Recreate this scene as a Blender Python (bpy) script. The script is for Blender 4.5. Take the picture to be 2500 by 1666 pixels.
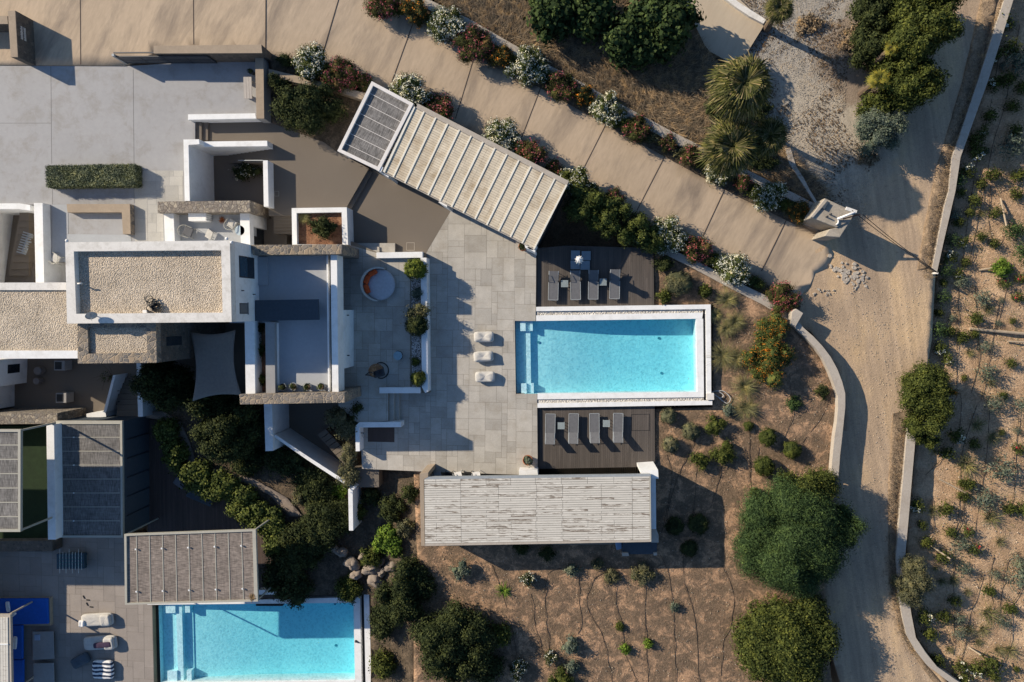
import bpy, math, random
import numpy as np
from mathutils import Vector, Matrix, Quaternion, geometry
for o in list(bpy.data.objects): bpy.data.objects.remove(o)
S = bpy.context.scene
COL = S.collection
# ---------------------------------------------------------------- camera, world, sun
F = 1690.0; IW, IH = 2500.0, 1666.0; HC = 47.0; NX, NY = 1380.0, 760.0
cd = bpy.data.cameras.new('camera'); cam = bpy.data.objects.new('camera', cd); COL.objects.link(cam)
cd.sensor_fit = 'HORIZONTAL'; cd.sensor_width = 36; cd.lens = 36*F/IW; cd.clip_end = 2000
nv = Vector((NX-IW/2, IH/2-NY, -F)).normalized()
RQ = nv.rotation_difference(Vector((0, 0, -1)))
cam.matrix_world = Matrix.Translation((0, 0, HC)) @ RQ.to_matrix().to_4x4()
S.camera = cam
AZ = Vector((-0.893, 0.451, 0)).normalized(); EL = math.radians(27)
sv = Vector((AZ.x*math.cos(EL), AZ.y*math.cos(EL), math.sin(EL)))
ld = bpy.data.lights.new('sun', 'SUN'); ld.energy = 4.8; ld.angle = math.radians(0.5); ld.color = (1, .875, .70)
lo = bpy.data.objects.new('sun', ld); COL.objects.link(lo); lo.rotation_euler = sv.to_track_quat('Z', 'Y').to_euler()
w = bpy.data.worlds.new('World'); S.world = w; w.use_nodes = True
nt = w.node_tree; nt.nodes.clear()
sky = nt.nodes.new('ShaderNodeTexSky'); sky.sky_type = 'NISHITA'; sky.sun_disc = False
sky.sun_elevation = EL; sky.sun_rotation = math.atan2(sv.x, sv.y); sky.air_density = 1.2; sky.ozone_density = 1.5
bg = nt.nodes.new('ShaderNodeBackground'); bg.inputs[1].default_value = 0.078
wo = nt.nodes.new('ShaderNodeOutputWorld')
tint = nt.nodes.new('ShaderNodeMix'); tint.data_type = 'RGBA'; tint.blend_type = 'MULTIPLY'; tint.inputs[0].default_value = 1; tint.inputs[7].default_value = (.70, .91, 1.18, 1)
nt.links.new(sky.outputs[0], tint.inputs[6]); nt.links.new(tint.outputs[2], bg.inputs[0]); nt.links.new(bg.outputs[0], wo.inputs[0])
S.view_settings.view_transform = 'Standard'; S.view_settings.look = 'None'
S.view_settings.exposure = 0.44; S.view_settings.gamma = 1
S.render.resolution_x = 1024; S.render.resolution_y = 682

# ---------------------------------------------------------------- helpers
def P(x, y, z=0.0):
    d = RQ @ Vector((x-IW/2, IH/2-y, -F)); t = (z-HC)/d.z
    return Vector((d.x*t, d.y*t, z))
def PP(pts, z): return [P(x, y, z) for x, y in pts]
SC = lambda z: F/(HC-z)          # pixels per metre at height z

def tag(o, label=None, cat=None, group=None, kind=None):
    if label: o['label'] = label
    if cat: o['category'] = cat
    if group: o['group'] = group
    if kind: o['kind'] = kind
    return o
def thing(name, label, cat, loc=(0, 0, 0), group=None):
    o = bpy.data.objects.new(name, None); COL.objects.link(o); o.location = loc
    o.empty_display_size = .2
    return tag(o, label, cat, group)
def setpar(o, parent):
    if parent is not None:
        o.parent = parent
        if parent.type == 'EMPTY': o.matrix_parent_inverse = Matrix.Translation(-parent.location)
    return o
def copytree(root, loc, rz=0.0, sc=1.0, label=None):
    r = root.copy(); COL.objects.link(r); r.location = loc; r.rotation_euler = (0, 0, rz); r.scale = (sc, sc, sc)
    if label: r['label'] = label
    for ch in root.children:
        c = ch.copy(); COL.objects.link(c); c.parent = r
        for g in ch.children:
            d = g.copy(); COL.objects.link(d); d.parent = c
    return r

class MB:
    def __init__(s): s.v = []; s.f = []
    def prism(s, top, zb):
        n = len(top); b = len(s.v)
        a = sum(top[i].x*top[(i+1) % n].y-top[(i+1) % n].x*top[i].y for i in range(n))
        if a < 0: top = top[::-1]
        if not hasattr(zb, '__len__'): zb = [zb]*n
        s.v += [tuple(p) for p in top] + [(p.x, p.y, zb[i]) for i, p in enumerate(top)]
        s.f.append(tuple(range(b, b+n))); s.f.append(tuple(range(b+2*n-1, b+n-1, -1)))
        for i in range(n):
            j = (i+1) % n; s.f.append((b+i, b+n+i, b+n+j, b+j))
        return s
    def px(s, pts, zt, zb): return s.prism(PP(pts, zt), zb)
    def ring(s, outer, inner, zt, zb):       # frame of equal vertex count
        o_, i_ = PP(outer, zt), PP(inner, zt)
        n = len(o_)
        for k in range(n):
            j = (k+1) % n
            s.prism([o_[k], o_[j], i_[j], i_[k]], zb)
        return s
    def box(s, c, sz, rz=0.0, rx=0.0):
        m = Matrix.Rotation(rz, 3, 'Z') @ Matrix.Rotation(rx, 3, 'X'); b = len(s.v)
        for dz in (-.5, .5):
            for dx, dy in ((-.5, -.5), (.5, -.5), (.5, .5), (-.5, .5)):
                s.v.append(tuple(Vector(c) + m @ Vector((dx*sz[0], dy*sz[1], dz*sz[2]))))
        s.f += [(b+4, b+5, b+6, b+7), (b+3, b+2, b+1, b), (b, b+1, b+5, b+4), (b+1, b+2, b+6, b+5), (b+2, b+3, b+7, b+6), (b+3, b, b+4, b+7)]
        return s
    def bar(s, p, q, w, h):
        p, q = Vector(p), Vector(q); d = q-p; L = d.length
        X = d.normalized(); Y = Vector((0, 0, 1)).cross(X)
        if Y.length < 1e-4: Y = Vector((0, 1, 0))
        Y.normalize(); Z = X.cross(Y); b = len(s.v)
        for a in (p, q):
            for u, v in ((-.5, -.5), (.5, -.5), (.5, .5), (-.5, .5)): s.v.append(tuple(a+Y*w*u+Z*h*v))
        s.f += [(b+3, b+2, b+1, b), (b+4, b+5, b+6, b+7), (b, b+1, b+5, b+4), (b+1, b+2, b+6, b+5), (b+2, b+3, b+7, b+6), (b+3, b, b+4, b+7)]
        return s
    def tube(s, pts, r, n=6):
        pts = [Vector(p) for p in pts]; b = len(s.v); m = len(pts)
        if not hasattr(r, '__len__'): r = [r]*m
        for i, p in enumerate(pts):
            d = (pts[min(i+1, m-1)]-pts[max(i-1, 0)]).normalized()
            X = d.orthogonal().normalized() if abs(d.z) > .9 else Vector((0, 0, 1)).cross(d).normalized()
            Y = d.cross(X)
            for k in range(n):
                a = 2*math.pi*k/n; s.v.append(tuple(p+X*r[i]*math.cos(a)+Y*r[i]*math.sin(a)))
        for i in range(m-1):
            for k in range(n):
                k2 = (k+1) % n; s.f.append((b+i*n+k, b+i*n+k2, b+(i+1)*n+k2, b+(i+1)*n+k))
        s.f.append(tuple(range(b+n-1, b-1, -1))); s.f.append(tuple(range(b+(m-1)*n, b+m*n)))
        return s
    def lathe(s, c, prof, n=20, sx=1, sy=1):     # prof: (r, z) from bottom outside
        b = len(s.v); m = len(prof)
        for r, z in prof:
            for k in range(n):
                a = 2*math.pi*k/n; s.v.append((c[0]+r*sx*math.cos(a), c[1]+r*sy*math.sin(a), c[2]+z))
        for i in range(m-1):
            for k in range(n):
                k2 = (k+1) % n; s.f.append((b+i*n+k, b+i*n+k2, b+(i+1)*n+k2, b+(i+1)*n+k))
        s.f.append(tuple(range(b+n-1, b-1, -1))); s.f.append(tuple(range(b+(m-1)*n, b+m*n)))
        return s
    def build(s, name, m, parent=None, smooth=False, bevel=0, label=None):
        me = bpy.data.meshes.new(name); me.from_pydata(s.v, [], s.f); me.update()
        o = bpy.data.objects.new(name, me); COL.objects.link(o)
        if m: me.materials.append(m)
        if smooth: me.polygons.foreach_set('use_smooth', [True]*len(me.polygons))
        setpar(o, parent)
        if bevel:
            md = o.modifiers.new('bevel', 'BEVEL'); md.width = bevel; md.segments = 2; md.limit_method = 'ANGLE'
        if label: o['label'] = label
        return o

def nodes(name):
    m = bpy.data.materials.new(name); m.use_nodes = True; t = m.node_tree
    b = t.nodes['Principled BSDF']; return m, t, b
def N(t, typ, **kw):
    n = t.nodes.new(typ)
    for k, v in kw.items():
        if k in ('loc',): continue
        if hasattr(n, k): setattr(n, k, v)
    return n
def pos(t, scale=(1, 1, 1), rz=0.0):
    g = N(t, 'ShaderNodeNewGeometry'); mp = N(t, 'ShaderNodeMapping')
    mp.inputs['Scale'].default_value = scale; mp.inputs['Rotation'].default_value = (0, 0, rz)
    if rz:
        m0 = N(t, 'ShaderNodeMapping'); m0.inputs['Rotation'].default_value = (0, 0, rz); mp.inputs['Rotation'].default_value = (0, 0, 0)
        t.links.new(g.outputs['Position'], m0.inputs[0]); t.links.new(m0.outputs[0], mp.inputs[0])
    else: t.links.new(g.outputs['Position'], mp.inputs[0])
    return mp.outputs[0]
def noise(t, vec, scale, detail=5, rough=.6, dist=0):
    n = N(t, 'ShaderNodeTexNoise'); n.inputs['Scale'].default_value = scale; n.inputs['Detail'].default_value = detail
    n.inputs['Roughness'].default_value = rough; n.inputs['Distortion'].default_value = dist
    t.links.new(vec, n.inputs['Vector']); return n.outputs['Fac']
def ramp(t, fac, stops):
    r = N(t, 'ShaderNodeValToRGB'); e = r.color_ramp.elements
    while len(e) < len(stops): e.new(.5)
    for i, (p, c) in enumerate(stops): e[i].position = p; e[i].color = (*c, 1) if len(c) == 3 else c
    t.links.new(fac, r.inputs[0]); return r.outputs[0]
def mixc(t, fac, a, b, mode='MIX'):
    m = N(t, 'ShaderNodeMix'); m.data_type = 'RGBA'; m.blend_type = mode
    for sock, val in ((0, fac), (6, a), (7, b)):
        if isinstance(val, (int, float)): m.inputs[sock].default_value = val
        elif isinstance(val, tuple): m.inputs[sock].default_value = (*val, 1)
        else: t.links.new(val, m.inputs[sock])
    return m.outputs[2]
def bump(t, b, h, strength=.3, dist=.02):
    n = N(t, 'ShaderNodeBump'); n.inputs['Strength'].default_value = strength; n.inputs['Distance'].default_value = dist
    t.links.new(h, n.inputs['Height']); t.links.new(n.outputs[0], b.inputs['Normal']); return n
def sc(c, k): return tuple(x*k for x in c)

def M(name, c, var=.15, s1=.6, s2=9, rough=.85, bs=30, bd=.01, dark=None, damt=.0, ds=1.2, stretch=(1, 1, 1), rz=0, isl=0.0, dr=(.48, .70)):
    """mottled surface: base colour c varied at two scales, optional dark stains, fine bump, random per board"""
    m, t, b = nodes(name); v = pos(t, stretch, rz)
    n1 = noise(t, v, s1, 6); n2 = noise(t, v, s2, 5, .7)
    col = ramp(t, n1, [(.3, sc(c, 1-var)), (.7, sc(c, 1+var))])
    f2 = ramp(t, n2, [(.3, (1-var,)*3), (.7, (1+var,)*3)])
    col = mixc(t, 1.0, col, f2, 'MULTIPLY')
    if dark:
        n3 = noise(t, v, ds, 8, .7, .3 if not isl else 0)
        if isl > .09 and damt >= 1:
            gg = N(t, 'ShaderNodeNewGeometry'); ad = N(t, 'ShaderNodeMath', operation='MULTIPLY_ADD'); ad.inputs[1].default_value = .30; t.links.new(gg.outputs['Random Per Island'], ad.inputs[0])
            sb = N(t, 'ShaderNodeMath', operation='ADD'); sb.inputs[1].default_value = -.185; t.links.new(n3, sb.inputs[0]); t.links.new(sb.outputs[0], ad.inputs[2]); n3 = ad.outputs[0]
        f3 = ramp(t, n3, [(dr[0], (0,)*3), (dr[1], (1,)*3)])
        mm = N(t, 'ShaderNodeMath', operation='MULTIPLY'); mm.inputs[1].default_value = damt
        t.links.new(f3, mm.inputs[0]); col = mixc(t, mm.outputs[0], col, dark)
    if isl:
        g = N(t, 'ShaderNodeNewGeometry'); r = ramp(t, g.outputs['Random Per Island'], [(0, (1-isl,)*3), (1, (1+isl,)*3)])
        col = mixc(t, 1.0, col, r, 'MULTIPLY')
    t.links.new(col, b.inputs['Base Color']); b.inputs['Roughness'].default_value = rough
    b.inputs['Specular IOR Level'].default_value = .25
    if bd: bump(t, b, noise(t, v, bs, 4), .5, bd)
    return m

def stone(name, cols, mortar, s=4.0, bd=.04):
    m, t, b = nodes(name); v = pos(t)
    d = noise(t, v, 3, 3); 
    vv = N(t, 'ShaderNodeVectorMath', operation='ADD'); 
    md = N(t, 'ShaderNodeMath', operation='MULTIPLY'); md.inputs[1].default_value = .25; t.links.new(d, md.inputs[0])
    t.links.new(v, vv.inputs[0]); t.links.new(md.outputs[0], vv.inputs[1])
    vo = N(t, 'ShaderNodeTexVoronoi'); vo.inputs['Scale'].default_value = s; t.links.new(vv.outputs[0], vo.inputs['Vector'])
    ve = N(t, 'ShaderNodeTexVoronoi', feature='DISTANCE_TO_EDGE'); ve.inputs['Scale'].default_value = s; t.links.new(vv.outputs[0], ve.inputs['Vector'])
    sp = N(t, 'ShaderNodeSeparateColor'); t.links.new(vo.outputs['Color'], sp.inputs[0])
    n = len(cols); c = ramp(t, sp.outputs[0], [(i/(n-1), q) for i, q in enumerate(cols)])
    nn = ramp(t, noise(t, v, 14, 6, .7), [(.3, (.75,)*3), (.7, (1.2,)*3)]); c = mixc(t, 1, c, nn, 'MULTIPLY')
    e = ramp(t, ve.outputs['Distance'], [(0.02, (1,)*3), (.07, (0,)*3)])
    c = mixc(t, e, c, mortar); t.links.new(c, b.inputs['Base Color']); b.inputs['Roughness'].default_value = .9
    h = ramp(t, ve.outputs['Distance'], [(0, (0,)*3), (.12, (1,)*3)]); bump(t, b, h, .7, bd); return m

def gravel(name, cols, s=16, bd=.05):
    m, t, b = nodes(name); v = pos(t)
    vo = N(t, 'ShaderNodeTexVoronoi'); vo.inputs['Scale'].default_value = s; t.links.new(v, vo.inputs['Vector'])
    sp = N(t, 'ShaderNodeSeparateColor'); t.links.new(vo.outputs['Color'], sp.inputs[0]); n = len(cols)
    c = ramp(t, sp.outputs[0], [(i/(n-1), q) for i, q in enumerate(cols)])
    k = ramp(t, vo.outputs['Distance'], [(.25, (1.08,)*3), (.85, (.55,)*3)]); c = mixc(t, 1, c, k, 'MULTIPLY')
    c = mixc(t, 1, c, ramp(t, noise(t, v, .8, 5), [(.3, (.82,)*3), (.7, (1.15,)*3)]), 'MULTIPLY')
    t.links.new(c, b.inputs['Base Color']); b.inputs['Roughness'].default_value = .9
    h = ramp(t, vo.outputs['Distance'], [(0, (1,)*3), (.8, (0,)*3)]); bump(t, b, h, 1, bd); return m

def leafmat(name, cols, rough=.75, spec=.08):
    m, t, b = nodes(name); g = N(t, 'ShaderNodeNewGeometry'); n = len(cols)
    c = ramp(t, g.outputs['Random Per Island'], [(i/(n-1), q) for i, q in enumerate(cols)])
    v = pos(t); c = mixc(t, 1, c, ramp(t, noise(t, v, 2.2, 4), [(.32, (.5, .55, .6)), (.5, (1,)*3), (.68, (1.75, 1.55, 1.2))]), 'MULTIPLY')
    t.links.new(c, b.inputs['Base Color']); b.inputs['Roughness'].default_value = rough; b.inputs['Specular IOR Level'].default_value = spec
    return m

def fastmesh(name, V, Q, mat, parent=None, tri=False):
    me = bpy.data.meshes.new(name); k = 3 if tri else 4
    me.vertices.add(len(V)); me.vertices.foreach_set('co', V.astype(np.float32).ravel())
    nf = len(Q); me.loops.add(nf*k); me.loops.foreach_set('vertex_index', Q.astype(np.int32).ravel())
    me.polygons.add(nf); me.polygons.foreach_set('loop_start', np.arange(0, nf*k, k, dtype=np.int32))
    me.update(calc_edges=True); me.materials.append(mat)
    o = bpy.data.objects.new(name, me); COL.objects.link(o); setpar(o, parent); return o

def leafquads(c, n, size, asp, rng):
    """c: Nx3 centres, n: Nx3 normals -> diamond leaves"""
    k = len(c); r = rng.normal(size=(k, 3)); t = np.cross(n, r); t /= np.linalg.norm(t, axis=1)[:, None]+1e-9
    u = np.cross(n, t); s = size*rng.uniform(.6, 1.3, (k, 1))
    V = np.stack([c-t*s, c-u*s*asp+n*s*.12, c+t*s, c+u*s*asp+n*s*.12], 1).reshape(-1, 3)
    Q = np.arange(k*4).reshape(-1, 4); return V, Q

def foliage(name, mat, parent, blobs, size=.09, asp=.5, cden=9, per=26, cs=.13, seed=0, core=.74, rnd=.8, low=-.35):
    rng = np.random.default_rng(seed); Vs, Qs = [], []; off = 0
    for (x, y, z, rx, ry, rz) in blobs:
        rm = (rx*ry*rz)**(1/3); K = max(6, int(cden*4*math.pi*rm*rm*(1-low)/2))
        d = rng.normal(size=(K*2, 3)); d /= np.linalg.norm(d, axis=1)[:, None]; d = d[d[:, 2] > low][:K]
        R = np.array([rx, ry, rz]); cc = np.array([x, y, z])+d*R*rng.uniform(.78, 1.0, (len(d), 1))
        nn = d/R; nn /= np.linalg.norm(nn, axis=1)[:, None]
        c = np.repeat(cc, per, 0); q = np.repeat(nn, per, 0)
        g = rng.normal(size=c.shape)*cs; c = c+g
        n = q+rng.normal(size=c.shape)*rnd*.6+g/cs*.35; n[:, 2] += .25; n /= np.linalg.norm(n, axis=1)[:, None]+1e-9
        V, Q = leafquads(c, n, size, asp, rng); Vs.append(V); Qs.append(Q+off); off += len(V)
        if core > 0:
            a, b_ = 14, 8; th = np.linspace(0, 2*np.pi, a, endpoint=False); ph = np.linspace(-1.45, 1.5, b_)
            T, Pn = np.meshgrid(th, ph); f = core*(1+.1*np.sin(3*T+seed)+.08*np.cos(5*T+2*Pn))
            V = np.stack([x+rx*f*np.cos(Pn)*np.cos(T), y+ry*f*np.cos(Pn)*np.sin(T), z+rz*f*np.sin(Pn)], -1).reshape(-1, 3)
            Q = np.array([(i*a+j, i*a+(j+1) % a, (i+1)*a+(j+1) % a, (i+1)*a+j) for i in range(b_-1) for j in range(a)])
            Vs.append(V); Qs.append(Q+off); off += len(V)
    return fastmesh(name, np.concatenate(Vs), np.concatenate(Qs), mat, parent)

def blooms(name, mat, parent, blobs, dens, size, seed, patch=.0, cs=.06, per=5):
    rng = np.random.default_rng(seed+999); Vs, Qs = [], []; off = 0
    for (x, y, z, rx, ry, rz) in blobs:
        K = int(dens*math.pi*rx*ry)+3
        d = rng.normal(size=(K*4, 3)); d /= np.linalg.norm(d, axis=1)[:, None]; d = d[d[:, 2] > .1][:K]
        R = np.array([rx, ry, rz]); cc = np.array([x, y, z])+d*R*rng.uniform(1.0, 1.12, (len(d), 1))
        c = np.repeat(cc, per, 0)+rng.normal(size=(len(cc)*per, 3))*cs
        n = np.repeat(d, per, 0)+rng.normal(size=c.shape)*.5; n[:, 2] += .4; n /= np.linalg.norm(n, axis=1)[:, None]
        V, Q = leafquads(c, n, size, .9, rng); Vs.append(V); Qs.append(Q+off); off += len(V)
    o_ = fastmesh(name, np.concatenate(Vs), np.concatenate(Qs), mat, parent); o_['kind'] = 'stuff'; return o_

def blades(name, mat, parent, roots, length, width, seed, up=.5, droop=.6, n=3, tone=None):
    """arching tapered blades; roots: list of (x,y,z,azimuth)"""
    rng = np.random.default_rng(seed); V = []; Q = []; 
    for (x, y, z, a) in roots:
        L = length*rng.uniform(.6, 1.15); w_ = width*rng.uniform(.7, 1.2); e = up+rng.uniform(-.3, .3)
        dx, dy = math.cos(a), math.sin(a); px_, py_ = -dy, dx; b = len(V); cx, cy, cz = x, y, z
        for i in range(n+1):
            ww = w_*(1-i/n*.92)/2
            V.append((cx+px_*ww, cy+py_*ww, cz)); V.append((cx-px_*ww, cy-py_*ww, cz))
            el = e-droop*i; cx += dx*math.cos(el)*L/n; cy += dy*math.cos(el)*L/n; cz += math.sin(el)*L/n
        for i in range(n): Q.append((b+2*i, b+2*i+1, b+2*i+3, b+2*i+2))
    return fastmesh(name, np.array(V), np.array(Q), mat, parent)

def inside(x, y, poly):
    c = False; j = len(poly)-1
    for i in range(len(poly)):
        xi, yi = poly[i][0], poly[i][1]; xj, yj = poly[j][0], poly[j][1]
        if (yi > y) != (yj > y) and x < (xj-xi)*(y-yi)/(yj-yi+1e-12)+xi: c = not c
        j = i
    return c

def terrain(name, pts, zf, m, res=.5, amp=.03, seed=0, skirt=-3.2, label=None):
    """ground zone: pts in picture units, zf height function of those units"""
    b = [P(x, y, zf(x, y)) for x, y in pts]; n = len(b)
    bb = []; 
    for i in range(n):
        p, q = b[i], b[(i+1) % n]; k = max(1, int((q-p).length/res/1.5))
        for j in range(k): bb.append(p.lerp(q, j/k))
    b = bb; n = len(b)
    x0, x1 = min(p.x for p in b), max(p.x for p in b); y0, y1 = min(p.y for p in b), max(p.y for p in b)
    rng = random.Random(seed); pts2 = [Vector((p.x, p.y)) for p in b]; poly = [(p.x, p.y) for p in b]
    xs = x0+res/2
    while xs < x1:
        ys = y0+res/2
        while ys < y1:
            if inside(xs, ys, poly):
                pts2.append(Vector((xs+rng.uniform(-.2, .2)*res, ys+rng.uniform(-.2, .2)*res)))
            ys += res
        xs += res
    vs, es, fs, ov, oe, of = geometry.delaunay_2d_cdt(pts2, [(i, (i+1) % n) for i in range(n)], [], 1, 1e-4)
    from mathutils import noise as mn
    V = []
    for i, v in enumerate(vs):
        k = ov[i][0] if len(ov[i]) else n
        if k < n: z = b[k].z
        else:
            pxx, pyy = unproj(v.x, v.y); z = zf(pxx, pyy) + amp*mn.noise(Vector((v.x*.9, v.y*.9, seed)))*1.6 + amp*.6*mn.noise(Vector((v.x*3, v.y*3, seed)))
        V.append((v.x, v.y, z))
    f = [tuple(q) for q in fs]
    k0 = len(V); 
    idx = {}
    for i, v in enumerate(vs):
        for k in ov[i]:
            if k < n: idx[k] = i
    V += [(V[idx[k]][0], V[idx[k]][1], skirt) for k in range(n) if k in idx]
    ks = [k for k in range(n) if k in idx]
    for a in range(len(ks)):
        c = (a+1) % len(ks); f.append((idx[ks[a]], idx[ks[c]], k0+c, k0+a))
    me = bpy.data.meshes.new(name); me.from_pydata(V, [], f); me.update(); me.materials.append(m)
    o = bpy.data.objects.new(name, me); COL.objects.link(o)
    import bmesh
    bm = bmesh.new(); bm.from_mesh(me); bmesh.ops.recalc_face_normals(bm, faces=bm.faces)
    for fc in bm.faces: fc.smooth = abs(fc.normal.z) > .5
    bm.to_mesh(me); bm.free()
    return tag(o, label, None, None, 'structure')
RQi = RQ.inverted()
def unproj(x, y, z=0.0):
    d = RQi @ Vector((x, y, z-HC)); return (IW/2+d.x/-d.z*F, IH/2-d.y/-d.z*F)

def clip(poly, a, b, c_):       # keep a*x+b*y<=c
    out = []; n = len(poly)
    for i in range(n):
        p, q = poly[i], poly[(i+1) % n]; dp = a*p[0]+b*p[1]-c_; dq = a*q[0]+b*q[1]-c_
        if dp <= 0: out.append(p)
        if (dp < 0 < dq) or (dq < 0 < dp):
            t = dp/(dp-dq); out.append((p[0]+t*(q[0]-p[0]), p[1]+t*(q[1]-p[1])))
    return out
def paving(name, pts, z, m, parent, unit=.36, gap=.012, ang=-.012, seed=1, sizes=((3,3),(3,2),(2,2),(2,3),(4,3),(3,4),(2,1),(1,2),(4,2),(1,1)), th=.006):
    b = PP(pts, z); ca, sa = math.cos(ang), math.sin(ang)
    R = [(p.x*ca+p.y*sa, -p.x*sa+p.y*ca) for p in b]
    x0, x1 = min(p[0] for p in R), max(p[0] for p in R); y0, y1 = min(p[1] for p in R), max(p[1] for p in R)
    nx, ny = int((x1-x0)/unit)+1, int((y1-y0)/unit)+1; occ = np.zeros((nx+6, ny+6), bool); rng = random.Random(seed); mb = MB()
    for j in range(ny):
        for i in range(nx):
            if occ[i, j]: continue
            ss = list(sizes[:6])*3+list(sizes[6:]); rng.shuffle(ss); ss += [(1, 1)]
            for w_, h_ in ss:
                if not occ[i:i+w_, j:j+h_].any(): break
            occ[i:i+w_, j:j+h_] = True
            a0, a1, c0, c1 = x0+i*unit+gap, x0+(i+w_)*unit-gap, y0+j*unit+gap, y0+(j+h_)*unit-gap
            q = R
            for cl in ((1, 0, a1), (-1, 0, -a0), (0, 1, c1), (0, -1, -c0)):
                q = clip(q, *cl)
                if len(q) < 3: break
            if len(q) < 3: continue
            cc = []
            for p_ in q:
                if not cc or abs(p_[0]-cc[-1][0])+abs(p_[1]-cc[-1][1]) > 1e-3: cc.append(p_)
            if len(cc) < 3: continue
            ar = abs(sum(cc[k][0]*cc[(k+1) % len(cc)][1]-cc[(k+1) % len(cc)][0]*cc[k][1] for k in range(len(cc))))
            if ar < .01: continue
            mb.prism([Vector((u*ca-v*sa, u*sa+v*ca, z+th)) for u, v in cc], z-.02)
    return mb.build(name, m, parent)

def curvepts(pts, z, n=6):
    p = [P(x, y, z) if len(q) == 2 else None for q in pts for x, y in [q[:2]]]
    out = []
    for i in range(len(p)-1):
        a, b, c, d = p[max(i-1, 0)], p[i], p[i+1], p[min(i+2, len(p)-1)]
        for k in range(n):
            t = k/n; out.append(.5*((2*b)+(c-a)*t+(2*a-5*b+4*c-d)*t*t+(3*b-a-3*c+d)*t**3))
    out.append(p[-1]); return out
def ordn(n): return ['', 'first', 'second', 'third', 'fourth', 'fifth', 'sixth', 'seventh', 'eighth', 'ninth', 'tenth', 'eleventh', 'twelfth', 'thirteenth', 'fourteenth', 'fifteenth', 'sixteenth', 'seventeenth', 'eighteenth', 'nineteenth', 'twentieth'][n]
# ---------------------------------------------------------------- materials
WHITE = M('white_plaster', (.79, .785, .765), .035, 1.2, 9, .8, 40, .006, (.56, .54, .50), .5, 1.4)
WHITE2 = M('weathered_white_plaster', (.70, .67, .62), .05, 1, 8, .85, 40, .004, (.42, .39, .34), .6, 2.2)
GREYPL = M('grey_plaster', (.30, .29, .28), .06, 1, 8, .85, 30, .004)
CONC = M('court_concrete', (.33, .325, .325), .05, .25, 3, .7, 30, .002, (.24, .22, .195), .75, .8)
ROOFC = M('terrace_screed', (.36, .37, .38), .05, .5, 5, .75, 25, .003)
BROWNC = M('brown_concrete', (.165, .138, .11), .05, .3, 22, .9, 60, .004)
DRIVE = M('brushed_driveway_concrete', (.46, .355, .25), .10, .22, 5.5, .92, 8, .012, (.24, .19, .145), 1.0, .55, stretch=(1, .22, 1), rz=math.radians(27))
DRIVE2 = M('pale_ramp_concrete', (.46, .38, .28), .07, .3, 2, .9, 8, .01, (.35, .27, .19), .4, .6, stretch=(1, .2, 1), rz=math.radians(27))
CAP = M('concrete_wall_cap', (.35, .275, .20), .07, .8, 7, .9, 22, .008, (.24, .19, .14), .4, 1.5)
CAPW = M('pale_wall_cap', (.42, .37, .31), .08, .8, 7, .9, 16, .02, (.28, .23, .18), .5, 1.6)
STONE = stone('grey_tan_masonry', [(.10, .09, .08), (.17, .15, .13), (.24, .20, .16), (.13, .12, .11), (.32, .24, .16), (.2, .18, .16)], (.34, .27, .19), 3.3)
STONE2 = stone('greenish_masonry', [(.16, .14, .12), (.24, .20, .16), (.2, .18, .16), (.4, .34, .26), (.2, .17, .13)], (.15, .12, .1), 4.5)
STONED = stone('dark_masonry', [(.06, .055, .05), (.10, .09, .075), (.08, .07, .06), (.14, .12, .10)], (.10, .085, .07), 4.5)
TILE = M('terrace_flagstone', (.415, .385, .335), .10, 1.2, 12, .8, 40, .004, (.27, .225, .165), .45, 1.0, isl=.12)
TILE2 = M('pale_flagstone', (.42, .40, .36), .08, 1.2, 12, .8, 40, .004, isl=.10)
TILE3 = M('lower_terrace_flagstone', (.30, .26, .225), .07, 1.2, 12, .8, 40, .004, isl=.07)
JOINT = M('paving_joint', (.19, .165, .13), .1)
DECK = M('dark_deck_wood', (.088, .075, .065), .12, .6, 5, .75, 20, .004, (.16, .13, .11), .3, 1.5, stretch=(1, .12, 1), isl=.14)
DECKD = M('brown_deck_wood', (.085, .06, .05), .12, .6, 5, .75, 20, .004, stretch=(1, .12, 1), isl=.14)  # browner boards for the lower deck and shower
BENCHW = M('grey_bench_wood', (.40, .36, .32), .12, 1, 8, .8, 20, .004, stretch=(1, .1, 1), isl=.15)
SLATW = M('whitewashed_slats', (.60, .565, .50), .08, 1, 8, .85, 20, .004, (.20, .165, .13), 1.0, 1.6, stretch=(1.1, 5.5, 1), isl=.10, dr=(.52, .68))
PLANK = M('sand_roof_planks', (.60, .52, .395), .07, .4, 5, .85, 20, .003, (.36, .265, .16), 1.0, .55, isl=.07)
BATTEN = M('white_battens', (.74, .70, .60), .05)
FRAMEW = M('white_timber_frame', (.70, .66, .62), .06, 1, 6)
FRAMEB = M('beige_steel_frame', (.40, .38, .32), .05, 1, 6, .6)
def reed(name, c, rz):
    m, t, b = nodes(name); v = pos(t, (26, 2.2, 4), rz); v2 = pos(t, (.8, .8, 1)); v3 = pos(t, (1.4, 9, 1), rz)
    a = ramp(t, noise(t, v, 1, 3, .6), [(.35, sc(c, .55)), (.65, sc(c, 1.5))])
    a = mixc(t, 1, a, ramp(t, noise(t, v2, 1, 4), [(.3, (.8,)*3), (.7, (1.2,)*3)]), 'MULTIPLY')
    a = mixc(t, 1, a, ramp(t, noise(t, v3, 1, 2), [(.35, (.82,)*3), (.6, (1.1,)*3)]), 'MULTIPLY')
    t.links.new(a, b.inputs['Base Color']); b.inputs['Roughness'].default_value = .9
    bump(t, b, noise(t, v, 1, 3, .6), .8, .02); return m
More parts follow.
